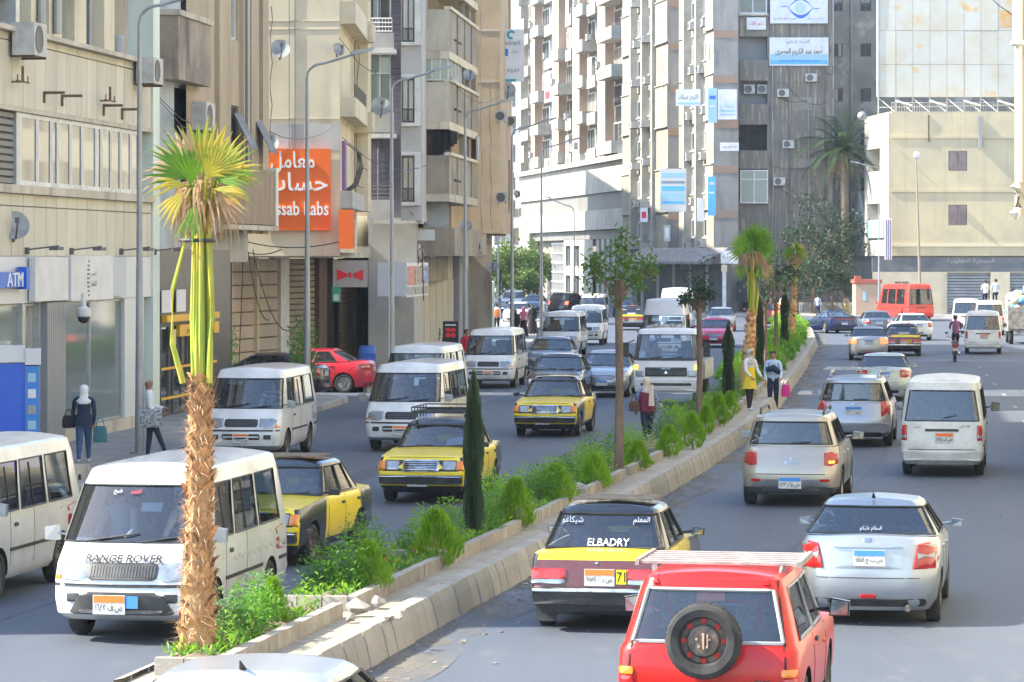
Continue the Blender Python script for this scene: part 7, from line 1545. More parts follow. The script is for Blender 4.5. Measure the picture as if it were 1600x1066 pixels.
# motorcycle (heading +Y), rider is built with the people
def motorcycle(label, loc, hd, red=False):
    c = thing('motorcycle', label, 'motorcycle'); bk = MATS['car_black']; t = MB()
    X = Matrix.Rotation(pi/2, 3, 'Y')
    for y in (.62, -.62):
        q = MB(); q.lathe([(.22, -.04), (.28, -.05), (.30, -.02), (.30, .02), (.28, .05), (.22, .04)], 24, 0, X, (0, y, .3)); wl = q.build('wheel', RUB, c)
        q = MB(); q.lathe([(.22, -.02), (.22, .02)], 20, 0, X, (0, y, .3)); q.lathe([(.001, -.07), (.05, -.07), (.05, .07), (.001, .07)], 10, 0, X, (0, y, .3))
        for k in range(8): a = pi*k/4; q.tube([(0, y, .3), (0, y+.22*cos(a), .3+.22*sin(a))], .006, 4)
        q.build('rim', ALU, wl)
    q = MB(); q.tube([(0, .5, .95), (0, .15, .62), (0, -.3, .6), (0, -.75, .78)], .03, 6); q.tube([(0, .15, .62), (0, .05, .3), (0, -.6, .3)], .025, 6); q.build('frame', BLK, c)
    for sx in (-.07, .07): MB().tube([(sx, .5, 1.0), (sx, .64, .3)], .02, 6).build('fork', CHR, c)
    q = MB(); q.lathe([(.02, -.3), (.12, -.24), (.15, 0), (.12, .22), (.02, .26)], 12, 0, Matrix.Rotation(pi/2, 3, 'X'), (0, .2, .82)); q.build('fuel_tank', MATS['car_red'], c, smooth=60)
    q = MB(); q.box((0, -.35, .82), (.26, .75, .10)); q.box((0, -.66, .88), (.22, .16, .06)); q.build('seat', SEAT, c)
    q = MB(); q.box((0, .05, .45), (.24, .36, .30)); q.build('engine', STL, c); MB().tube([(.13, .1, .35), (.15, -.3, .3), (.16, -.85, .42)], [.03, .035, .045], 8).build('exhaust_pipe', CHR, c)
    MB().tube([(-.36, .38, 1.08), (-.2, .46, 1.02), (.2, .46, 1.02), (.36, .38, 1.08)], .014, 6).build('handlebar', BLK, c)
    q = MB(); q.box((0, -.80, .72), (.2, .03, .12)); q.build('tail_light', RED, c); q = MB(); q.box((0, -.84, .55), (.24, .015, .14)); q.build('number_plate', WHT, c)
    q = MB(); q.box((0, -.72, .6), (.16, .3, .03)); q.build('mudguard', MATS['car_red'], c)
    for sx in (-1, 1):
        q = MB(); q.tube([(sx*.2, .46, 1.02), (sx*.32, .40, 1.2)], .008, 4); q.box((sx*.34, .39, 1.22), (.12, .02, .07)); q.build('wing_mirror', BLK, c)
    c.location = loc; c.rotation_euler = (0, 0, -hd); return c
pm = gp(1495, 566); motorcycle('motorcycle ridden by the man in a striped purple shirt', (pm.x, pm.y+.62, 0), away(135))
pm2 = gp(711, 577); motorcycle('motorcycle parked on the pavement beside the shop board', (pm2.x, pm2.y, .15), radians(-75))
# ================================================================ planting
def LM(n, c, c2, t=.3, sc=2.): return leafmat(n, c, c2, t, sc)
THU = LM('thuja_green', (.27, .46, .012), (.15, .33, .012), .5); THU2 = LM('thuja_dark', (.06, .15, .015), (.035, .10, .012))
SHR = LM('shrub_green', (.14, .32, .03), (.07, .21, .025), .45); SHG = LM('shrub_grey_green', (.19, .30, .13), (.11, .21, .07), .45); COV = LM('cover_bright', (.30, .50, .03), (.15, .34, .02), .5); CYP = LM('cypress_green', (.04, .085, .025), (.075, .11, .04), .3)
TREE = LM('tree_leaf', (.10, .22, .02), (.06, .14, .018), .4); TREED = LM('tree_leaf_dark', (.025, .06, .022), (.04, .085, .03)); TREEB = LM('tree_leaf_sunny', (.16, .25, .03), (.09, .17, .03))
BARK = mat('grey_brown_bark', (.20, .14, .10), .9, col2=(.12, .085, .06), sc=6, st=(1, 1, .25), bump=.6, bsc=30)
FLW = mat('red_flower', (.55, .015, .03), .6); FLO = mat('orange_leaf', (.60, .22, .04), .7)
def leaf(mb, p, d, up, L, W, mi=0, fold=.25):
    d = d.normalized(); s = d.cross(up); s = s.normalized() if s.length > .01 else V((1, 0, 0)); n = s.cross(d)
    m = p + d*L*.5; mb.add([p, m + s*W*.5 + n*W*fold, p + d*L, m - s*W*.5 + n*W*fold], [(0, 1, 2), (0, 2, 3)], mi)
def rv(a=1): return V((RND.gauss(0, a), RND.gauss(0, a), RND.gauss(0, a)))
def thuja(n=1000):
    mb = MB()
    for i in range(n):
        t = RND.random()**.8; a = RND.random()*2*pi; r = (.05+.95*(1-t)**.75)*min(1, .45+t*2.2)*RND.uniform(.55, 1.08); lob = 1+.18*sin(3*a+t*7)
        p = V((cos(a)*r*.5*lob, sin(a)*r*.5*lob, t*.92)); d = V((cos(a)*.35, sin(a)*.35, 1)) + rv(.16)
        leaf(mb, p, d, V((-sin(a), cos(a), 0)) + rv(.5), RND.uniform(.10, .2), RND.uniform(.03, .055))
    return mb
def shrub(n=700, L=.10, W=.05, stems=9):
    mb = MB()
    for i in range(n):
        a = RND.random()*2*pi; u = RND.random()**.5; z = RND.random(); k = int(RND.random()*stems); ka = k*2.4; R = .5*u*sqrt(max(.05, 1-(z-.35)**2*1.6))
        p = V((cos(a)*R*.8+.14*cos(ka)*z, sin(a)*R*.8+.14*sin(ka)*z, z*(.8+.25*sin(k*1.7)))); d = V((cos(a), sin(a), .6)) + rv(.5); leaf(mb, p, d, V((0, 0, 1)) + rv(.4), L*RND.uniform(.6, 1.3), W*RND.uniform(.7, 1.3))
    return mb
TH = [thuja().mesh('foliage', THU, 0) for _ in range(3)]; SH_ = [shrub().mesh('foliage', m, 0) for m in (SHR, SHG, COV)] + [shrub(500, .16, .035).mesh('foliage', COV, 0)]
STM = MB().tube([(0, 0, -.1), (.01, 0, .25), (0, .01, .5)], [.03, .025, .012], 6).mesh('stem', BARK)
def plant(name, label, cat, me, p, w, h, grp, rz=None, stem=True):
    t = thing(name, label, cat, p, RND.random()*6.3 if rz is None else rz, grp); o = obj('foliage', me, t); o.scale = (w, w, h); s = obj('stem', STM, t); s.scale = (w, w, h); return t
def mpos(Y, off=1.6): return kp(Y, off, .46)
THP = [(425, 968, 50, 66), (578, 915, 62, 68), (682, 870, 78, 70), (805, 812, 62, 62), (868, 778, 62, 52), (930, 752, 52, 44), (997, 722, 42, 36), (1046, 702, 42, 38), (1082, 690, 40, 44), (1122, 655, 36, 40), (1103, 668, 30, 36), (1140, 640, 28, 30)]
where = ['closest to the big palm', 'in front of the tall dark cypress, second from the palm', 'just left of the tall dark cypress', 'behind the tall dark cypress', 'to the left of the leafy tree with a stub', 'at the foot of the leafy tree with a stub', 'left of the woman crossing the median', 'right of the woman crossing the median', 'below the thin tree before the lorry', 'in front of the second cypress', 'between thin tree and second cypress', 'left of the woman in yellow']
for i, (x, yb, w_, h_) in enumerate(THP):
    p = gp(x, yb+4, .46); s = F/p.y; plant('thuja_bush', 'bright green feathery thuja bush ' + where[i], 'bush', TH[i % 3], p - V((0, 0, .1)), w_/s*1.25, h_/s*1.25, 'bright thuja bushes on the median')
hg = MB(); Y = 103
while Y < 198:
    p = mpos(Y, RND.uniform(1.1, 1.8)); w_ = RND.uniform(.5, .75); h_ = RND.uniform(.45, .8)
    for i in range(260): d = rv().normalized(); q = p + V((d.x*w_, d.y*w_, abs(d.z)*h_*RND.uniform(.6, 1))); leaf(hg, q, d + rv(.4) + V((0, 0, .5)), V((0, 0, 1)) + rv(.4), .2, .09, 0 if (int(Y) % 3) else 1)
    Y += 1.25
tag(hg.build('low_hedge', [COV, SHR], smooth=0), 'continuous bright green low hedge along the far median', None, kind='stuff')
LMK = [(32.5, 'at the foot of the big palm'), (34.5, 'just beyond the big palm'), (36.5, 'level with the stone heap'), (39, 'beyond the stone heap'), (42, 'between stone heap and tall cypress'), (44.3, 'just before the tall cypress'), (46, 'at the tall cypress'), (48, 'just beyond the tall cypress'), (51, 'well beyond the tall cypress'), (54, 'half way between tall cypress and stubbed tree'), (57.5, 'just before the stubbed tree'), (60, 'at the foot of the stubbed tree'), (62.5, 'just beyond the stubbed tree'), (66, 'before the crossing woman'), (70, 'beyond the crossing woman'), (73.5, 'before the thin tree'), (77, 'at the thin tree'), (81, 'beyond the thin tree'), (86, 'level with the white lorry'), (91, 'before the second palm'), (95, 'at the second palm'), (101, 'beyond the second palm')]
def gapx(p): return 62 < p.y < 77 and .0375 < p.x/p.y < .0465
def near(Y): return min(LMK, key=lambda q: abs(q[0]-Y))[1]
Y = 33; k = 0; USED = set()
while Y < 103:
    for off in (1.1, 1.5):
        if RND.random() < .5:
            m = RND.choice([0, 0, 1, 1, 2, 3]); p = mpos(Y+RND.uniform(-.4, .4), min(off, mw(Y)-.35)+RND.uniform(-.12, .12)); w_ = RND.uniform(.45, .75)
            lb = ('dark green', 'grey green', 'light green', 'long leaved')[m] + ' low shrub ' + ('on the kerb side, ' if off < 1.3 else 'on the road side, ') + near(Y)
            if not gapx(p) and p.y > 32.6 and lb not in USED: USED.add(lb); plant('leafy_shrub', lb, 'shrub', SH_[m], p, w_, w_*RND.uniform(.65, .95), 'low shrubs of the median beds')
    Y += .85
def cover(Y0, Y1, n, sz):
    mb = MB()
    for i in range(n):
        Y = RND.uniform(Y0, Y1); 
        if (Y-31.2) % 5.75 > 4.9 or Y < 31.6: continue
        off = RND.uniform(.84, max(1.2, mw(Y)-.2))
        if gapx(kp(Y, off)): continue
        if sin(Y*2.1+off*3)+sin(Y*.9-off*2) < -.35: continue
        p = kp(Y, off, .42+.05*RND.random()+.11*RND.random()**2); d = V((RND.uniform(-1, 1), RND.uniform(-1, 1), RND.uniform(.2, 1.3))); r = RND.random()
        leaf(mb, p, d, V((0, 0, 1)) + rv(.4), sz*RND.uniform(.6, 1.5), sz*.5*RND.uniform(.7, 1.2), 0 if r < .5 else 1)
    return mb
cv = MB()
for Y0, Y1, n, sz in ((31.5, 55, 7000, .085), (55, 80, 4500, .10), (80, 110, 4000, .14), (110, 196, 4500, .2)): q = cover(Y0, Y1, n, sz); cv.add(q.v, q.f); cv.m[-len(q.m):] = q.m
for i in range(320):                                                 # taller sprigs
    Y = RND.uniform(32, 85); p = kp(Y, RND.uniform(1., mw(Y)-.3), .45); h = RND.uniform(.18, .42)
    for j in range(9): leaf(cv, p + V((.03*sin(j*9), .03*cos(j*7), h*j/9)), V((cos(j*2.4+i), sin(j*2.4+i), .5)), V((0, 0, 1)), .09, .035, 1 if i % 3 else 0)
tag(cv.build('ground_cover', [SHR, COV], smooth=0), 'leafy ground cover filling the median beds', None, kind='stuff')
FX = [(700, 885, 60), (790, 870, 70), (770, 845, 40), (835, 815, 30), (885, 790, 26), (990, 757, 30), (1010, 745, 30), (640, 905, 25), (560, 925, 20), (1125, 690, 14)]
fl = MB()
for x, y, n in FX:
    for i in range(n//2):
        Yq = DY(y-14, .5) + RND.gauss(0, .22); p = kp(Yq, 1.0 + abs(RND.gauss(0, .12)), .52+RND.uniform(-.05, .10)); leaf(fl, p, rv(), V((0, 0, 1)), .045, .04, 0 if RND.random() < .85 else 1)
tag(fl.build('red_flowers', [FLW, FLO], smooth=0), 'red and orange flowers among the median plants', None, kind='stuff')
# cypresses
def cypress(n=3400):
    mb = MB()
    for i in range(n):
        t = RND.random(); a = RND.random()*6.28; r = .5*(min(1, .55+t*3)*min(1, (1-t)*4.5+.12))*RND.uniform(.5, 1.12)*(1+.2*sin(a*2+t*14)); leaf(mb, V((cos(a)*r, sin(a)*r, t)), V((cos(a)*.35, sin(a)*.35, 1.6)) + rv(.25), V((-sin(a), cos(a), 0)), RND.uniform(.04, .09), RND.uniform(.08, .16))
    return mb.mesh('foliage', CYP, 0)
CY = [cypress(), cypress()]
for i, (x, Y, top, r, lab) in enumerate(((740, 45.7, 597, .115, 'tall dark slender cypress in the median beside the yellow taxi with a rack'), (1138, 86, 512, .13, 'dark slender cypress left of the woman in yellow'), (1187, 103, 472, .13, 'dark slender cypress between the second palm and the thin trees'), (1226, 133, 455, .14, 'dark slender cypress left of the third palm'))):
    X = (x-800)/F*Y; h = H-(top-HY)/F*Y - .4; t = thing('cypress', lab, 'tree', (X, Y, .4), i*1.3, 'cypresses on the median'); o = obj('foliage', CY[i % 2], t); o.scale = (r*2, r*2, h); o = obj('trunk', STM, t); o.scale = (1, 1, h*.9)
# leafy street trees
def limbs(mb, p, d, L, r, depth, ends, spread=.6):
    q = p + d*L; mb.tube([p, p + d*L*.5 + rv(.03*L), q], [r, r*.8, r*.62], 7)
    if depth == 0: ends.append(q); return
    for k in range(RND.choice([2, 3])): limbs(mb, q, (d + rv(spread*.6) + V((0, 0, .15))).normalized(), L*RND.uniform(.6, .85), r*.6, depth-1, ends, spread)
def tree(label, X, Y, z0, htrunk, crown_r, crown_h, mtl, nl=1500, ls=.12, r=.08, grp='street trees on the median', stub=False, dens=1., name='street_tree', depth=2):
    t = thing(name, label, 'tree', (X, Y, z0), 0, grp); b = MB(); ends = []
    b.tube([(0, 0, -.1), (.02, .01, htrunk*.5), (0, 0, htrunk)], [r*1.1, r*.9, r*.85], 9)
    for k in range(5): limbs(b, V((0, 0, htrunk*RND.uniform(.86, 1.0))), (V((cos(k*1.26), sin(k*1.26), 1.1)) + rv(.15)).normalized(), crown_h*.30, r*.36, depth, ends, .7)
    b.build('trunk', BARK, t); lv = MB(); c0 = V((0, 0, htrunk + crown_h*.5))
    cl = [c0 + V((RND.gauss(0, .45)*crown_r, RND.gauss(0, .45)*crown_r, RND.gauss(0, .27)*crown_h)) for _ in range(26)] + ends
    for i in range(int(nl*dens)):
        c = RND.choice(cl); p = c + rv(.16*crown_r)
        leaf(lv, p, rv() + V((0, 0, -.3)), V((0, 0, 1)) + rv(.4), ls*RND.uniform(.6, 1.3), ls*.5*RND.uniform(.7, 1.2))
    lv.build('crown', mtl, t, smooth=0)
    if stub: MB().lathe([(r*.9, 0), (r*1.15, .25), (r*1.2, .42), (.01, .42)], 9, 0, None, (0, 0, htrunk-.15)).build('pruned_stub', BARK, t)
    return t
tree('young street tree with a pruned stub and loose crown, left of the crossing woman', 2.0, 60.0, .4, 3.35, .46, 1.3, TREE, 950, .12, .085, stub=True)
tree('thin street tree with a small dark crown standing before the white lorry', 4.44, 76, .4, 2.95, .38, .8, TREED, 420, .13, .075, stub=True)
tree('thin bare limbed tree right of the second palm', (1195-800)/F*106, 106, .4, 2.6, .75, 1.9, TREED, 420, .17, .075); tree('thin bare limbed tree left of the third palm', (1212-800)/F*120, 120, .4, 2.6, .8, 2.2, TREED, 420, .18, .08)
for i, (x, Y, top, r) in enumerate(((780, 318, 372, 2.3), (812, 330, 366, 2.6), (838, 345, 390, 2.0), (792, 325, 415, 1.8), (826, 322, 425, 1.7))):
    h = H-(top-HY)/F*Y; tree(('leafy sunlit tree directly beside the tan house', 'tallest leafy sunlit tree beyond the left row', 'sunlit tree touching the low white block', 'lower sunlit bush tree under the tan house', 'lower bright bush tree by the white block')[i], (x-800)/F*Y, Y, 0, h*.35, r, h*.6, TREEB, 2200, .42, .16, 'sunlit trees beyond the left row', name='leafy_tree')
for i, (x, Y, top, r) in enumerate(((1268, 246, 300, 2.2), (1292, 248.5, 275, 2.4), (1308, 249, 335, 1.8), (1272, 244, 385, 1.7), (1300, 245.5, 400, 1.6), (1245, 246, 405, 1.5))):
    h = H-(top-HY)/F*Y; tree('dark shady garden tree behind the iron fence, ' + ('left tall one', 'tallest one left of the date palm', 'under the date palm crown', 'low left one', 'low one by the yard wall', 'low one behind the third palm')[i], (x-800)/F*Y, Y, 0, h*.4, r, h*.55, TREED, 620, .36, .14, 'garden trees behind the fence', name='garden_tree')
# ---------------------------------------------------------------- palms
FG = LM('fan_green', (.17, .33, .02), (.09, .22, .015), .5, 4); FY = LM('fan_yellow', (.48, .34, .03), (.24, .28, .02), .4, 3); FD = LM('fan_dry', (.48, .32, .17), (.34, .20, .09), .3, 4)
PET = mat('petiole_green_yellow', (.40, .38, .03), .5, col2=(.20, .30, .025), sc=5, st=(3, 3, .4), col3=(.60, .36, .06), sc3=4, st3=(4, 4, .3)); BOOT = mat('leaf_base_brown', (.46, .22, .08), .85, col2=(.58, .36, .17), sc=9, st=(1, 1, .4), lo=.35, hi=.65, col3=(.20, .115, .06), sc3=5, lo3=.52, hi3=.75, vary=.3); FIB = mat('trunk_fibre', (.60, .42, .25), .95, col2=(.34, .2, .1), sc=9)
def fan(mb, hub, ax, nrm, R, n=26, arc=200, droop=.25, mi=0, split=.55, fold=.05):
    ax = ax.normalized(); sd = ax.cross(nrm).normalized(); nrm = sd.cross(ax).normalized(); da = radians(arc)/n
    for k in range(n):
        a = radians(-arc/2) + da*(k+.5); r = R*RND.uniform(.86, 1.06)*(1-.12*abs(a)/2); d = ax*cos(a) + sd*sin(a); s = (-ax*sin(a) + sd*cos(a)); dr = droop*RND.uniform(.6, 1.5)
        pts = []
        for f in (.04, split*.5, split, .8, 1.0):
            wd = da*r*f*.5 if f <= split else da*r*split*.5*(1-(f-split)/(1-split)*.93); c = hub + d*r*f - V((0, 0, 1))*dr*r*max(0, f-.35)**2
            pts.append((c - s*wd, c + nrm*fold*wd*6*.5, c + s*wd))
        mb.grid([[q[j] for q in pts] for j in range(3)], mi)
def strands(mb, p, n, L, sp, mi=0):
    for i in range(n):
        a = RND.random()*6.28; q = p + V((cos(a)*sp*RND.random()*.6, sin(a)*sp*RND.random()*.6, RND.uniform(-.1, .1))); l = L*RND.uniform(.4, 1.1); w = RND.uniform(.006, .02); pts = [q]
        v = V((cos(a)*.9, sin(a)*.9, .35))
        for k in range(5): v = v*.6 + V((RND.gauss(0, .12), RND.gauss(0, .12), -.42)); pts.append(pts[-1] + v*l*.26)
        mb.grid([[c - V((w*(1-j/6), 0, 0)) for j, c in enumerate(pts)], [c + V((w*(1-j/6), 0, 0)) for j, c in enumerate(pts)]], mi)
BOOTM = []
for k in range(4):
    b = MB(); w = .085+.02*k; h = .20+.03*(k % 2); rows = []
    for f, ww, o in ((0, .75, .0), (.35, 1., .02), (.7, .62, .055), (1, .16, .05+.015*k)): rows.append([V((x*w*ww, o + (.016 if x == 0 else 0) + (.02 if f > .9 else 0), f*h)) for x in (-1, -.4, 0, .4, 1)])
    b.grid(rows); b.grid([[p - V((0, .03, 0)) for p in r] for r in rows], 0, flip=True); BOOTM.append(b.mesh('leaf_base', BOOT, 40))
def fanpalm(label, X, Y, z0, ztr, zpet, ztop, r0, r1, R, near=True, lean=0, fans=()):
    t = thing('fan_palm', label, 'palm tree', (X, Y, z0), 0, 'fan palms on the median'); h = ztr-z0; hp = zpet-z0
    tr = MB(); tr.tube([(lean*f, 0, h*f) for f in (0, .25, .5, .75, 1)], [r0, r0*.86, (r0+r1)*.46, r1*1.02, r1*.8], 14).build('trunk', BOOT, t)
    n = 0; z = .02; step = .105 if near else .16
    while z < h:
        f = z/h; rr = (r0*.9*(1-f)+r1*.85*f); m = 8 if near else 7
        for k in range(m):
            a = 2*pi*(k + .5*(n % 2))/m + RND.uniform(-.14, .14); o = obj('leaf_base', BOOTM[RND.randrange(4)], t, (lean*f+cos(a)*rr*.86, sin(a)*rr*.86, z+RND.uniform(-.04, .04))); o.rotation_euler = (RND.uniform(-.2, .06), RND.uniform(-.4, .4), a-pi/2); sc = RND.uniform(.5, .95)*(rr/.24)**.4; o.scale = (sc, sc, sc)
        z += step; n += 1
    fb_ = MB()
    for i in range(2200 if near else 160):
        a = RND.random()*6.28; f = RND.random(); rr = r0*(1-f)+r1*f; p = V((lean*f+cos(a)*rr, sin(a)*rr, h*f)); d = V((cos(a), sin(a), RND.uniform(-.6, .9))) + rv(.5); s = V((-sin(a), cos(a), 0)); w = .006; e = p + d*RND.uniform(.04, .13)
        fb_.add([p - s*w, p + s*w, e], [(0, 1, 2)])
    fb_.build('trunk_fibre', FIB, t, smooth=0)['kind'] = 'stuff'
    k = 18 if near else 12                                       # the tied bundle of leaf stalks
    for i in range(k):
        a = 2.4*i; rr = r1*(.55+.45*((i % 3)/2)); bow = (1.05 + .25*sin(i*1.7)); tp = V((lean+cos(a)*rr*.75, sin(a)*rr*.75, hp+RND.uniform(-.1, .35)))
        rr *= .82; pt = [V((lean+cos(a)*rr*.8, sin(a)*rr*.8, h-.12)), V((lean+cos(a)*rr*bow*1.15, sin(a)*rr*bow*1.15, h+(hp-h)*.35)), V((lean+cos(a)*rr*bow, sin(a)*rr*bow, h+(hp-h)*.7)), tp]
        MB().tube(pt, [.05*r1/.17, .04*r1/.17, .032*r1/.17, .02*r1/.17], 5).build('leaf_stalk', PET, t)
    if near:
        for sx, q in ((-1, .24), (1, .15)):
            MB().tube([V((sx*.13, -.1, h-.05)), V((sx*q, -.12, h+.35)), V((sx*q*1.0, -.1, h+.9)), V((sx*.10, -.05, hp-.2))], [.035, .028, .022, .016], 5).build('leaf_stalk', PET, t)
        b = MB(); b.lathe([(.19, 0), (.2, .02), (.19, .04)], 14, 0, None, (0, 0, hp-.28)); b.build('tie_rope', BLK, t)
    c = V((lean, 0, hp))
    for (dx, dz, ax, nr, R_, arc, dp, m) in fans:
        b = MB(); hub = c + V((dx, nr[3] if len(nr) > 3 else 0, dz)); fan(b, hub, V(ax), V(nr[:3]), R_*(.92 if near else 1), int(arc/(10 if near else 11)), arc, dp, 0, RND.uniform(.42, .6)); b.tube([c + V((dx*.2, 0, -.3)), hub], [.022, .015], 5); b.build('fan_leaf', m, t, smooth=0)
    b = MB(); strands(b, c + V((0, 0, .25)), 120 if near else 90, R*1.25, R*.6); b.build('dry_strands', FD, t, smooth=0)['kind'] = 'stuff'
    return t
hero = [(-.10, .36, (-.7, -.1, .8), (0, -1, .25, -.16), .54, 110, .35, FG), (-.06, .30, (-.15, -.4, 1), (0, -1, .3, -.24), .46, 70, .0, FG), (.13, .42, (.55, -.1, .8), (0, -1, .2, -.16), .46, 120, .25, FY), (.16, .34, (.9, -.2, .45), (0, -1, .35, -.14), .44, 90, .45, FG), (.20, .40, (.9, -.2, .55), (0, -1, .3, -.05), .5, 90, .4, FY),
        (.02, .46, (.1, 0, 1), (0, -1, .1, -.04), .60, 75, .1, FY), (-.06, .48, (-.25, .1, 1), (.1, -1, .1, .1), .60, 80, .1, FG), (.12, .46, (.35, .2, 1), (-.1, -1, .1, .12), .56, 60, .1, FY), (-.04, .12, (-.15, -.45, -1), (0, -1, .2, -.16), .50, 46, .0, FG), (-.14, .24, (-.7, -.3, -.75), (0, -1, .5, -.12), .46, 50, .2, FY),
        (-.12, .30, (-1, -.3, .05), (0, -1, .4, -.2), .5, 40, .6, FY), (.14, .26, (1, -.3, -.1), (0, -1, .4, -.2), .46, 40, .6, FY), (-.02, .52, (-.5, -.2, 1), (0, -1, .2, -.12), .48, 36, .2, FD), (.08, .36, (.35, -.6, .7), (0, -1, .5, -.26), .38, 80, .4, FY), (-.12, .44, (-.75, 0, .8), (0, -1, .2, -.08), .6, 40, .2, FG),
        (.16, .22, (.75, -.2, -.6), (0, -1, .5, -.12), .42, 60, .2, FD), (-.16, .42, (-.9, .2, .5), (0, -1, .3, .12), .52, 90, .4, FD), (.18, .46, (.9, .3, .4), (0, -1, .3, .12), .50, 110, .4, FG), (-.14, .46, (-.6, .2, .9), (0, -1, .2, .04), .5, 60, .15, FD), (0, .4, (-.2, 1, .5), (0, .4, 1, .1), .5, 160, .4, FG)]
p = V(((308-800)/F*32.4, 32.4, 0)); fanpalm('big fan palm with a rough orange brown trunk in the near median', p.x, p.y, .40, 3.23, 4.88, 6.05, .185, .105, .50, True, .04, hero)
fanpalm('second fan palm in the median with a green brown crown, behind the woman in yellow', (1165-800)/F*94, 94, .42, 2.9, 4.3, 6.4, .23, .15, .8, False, .2, [(.2*sin(i*2.2), .25+.12*i % .5, (sin(i*2.2), cos(i*1.3)*.6, .75+.4*cos(i*2.2)), (0, -1, .25, -.1), .66, 170, .3, FG) for i in range(8)] + [(.3*sin(i*3+1), -.1, (sin(i*3+1.2), -.2, -.8), (0, -1, .3, -.15), .5, 90, .1, FG if i else FD) for i in range(5)])
fanpalm('third smaller fan palm near the far end of the median', (1236-800)/F*145, 145, .42, 3.2, 4.3, 5.8, .19, .14, .6, False, .15, [(.16*sin(i*2.2), .15+.11*i % .4, (sin(i*2.2), cos(i*1.3)*.6, .7+.45*cos(i*2.2)), (0, -1, .25, -.1), .52, 160, .35, FG if i % 3 else FY) for i in range(11)])
def datepalm(label, X, Y, zc):
    t = thing('date_palm', label, 'palm tree', (X, Y, 0)); MB().tube([(.3, 0, 0), (.1, 0, zc*.5), (0, 0, zc)], [.42, .34, .36], 12).build('trunk', mat('date_trunk', (.24, .19, .14), .95, col2=(.15, .12, .09), sc=3, st=(1, 1, 3), bump=.8, bsc=5), t)
    FRM = LM('date_frond', (.07, .13, .05), (.045, .095, .035), .3, .6)
    for i in range(46):
        a = i*2.4; el = 1.35-1.75*(i/46); L = RND.uniform(3.6, 4.6); b = MB(); pts = []; v = V((cos(a)*cos(el), sin(a)*cos(el), sin(el))); p = V((0, 0, zc+.1))
        for k in range(9): pts.append(p.copy()); p = p + v*L/8; v = (v + V((0, 0, -.13-.03*k*.5))).normalized()
        b.tube(pts, [.05-.005*k for k in range(9)], 4)
        for k in range(52):
            f = .12+.88*k/52; j = min(7, int(f*8)); q = pts[j].lerp(pts[j+1], f*8-j); tg = (pts[j+1]-pts[j]).normalized(); s = tg.cross(V((0, 0, 1))).normalized()
            for sg in (1, -1): leaf(b, q, s*sg*1. + tg*.75 + V((0, 0, -.15)) + rv(.1), V((0, 0, 1)), .62*(1-.55*abs(f-.45)), .06)
        b.build('frond', FRM, t, smooth=0)
    for k in range(6):
        a = k*1.05+.3; b = MB(); e = V((cos(a)*1.0, sin(a)*1.0, zc-1.1)); b.tube([V((0, 0, zc)), V((cos(a)*.7, sin(a)*.7, zc)), e], .03, 4)
        for j in range(90): q = e + V((RND.gauss(0, .25), RND.gauss(0, .25), RND.gauss(-.2, .38))); leaf(b, q, rv(), V((0, 0, 1)), .13, .09)
        b.build('date_cluster', mat('date_orange', (.42, .22, .07), .7), t, smooth=0)
datepalm('tall date palm with orange date clusters before the patched house', (1318-800)/F*251, 251, H+(402-238)/F*251)
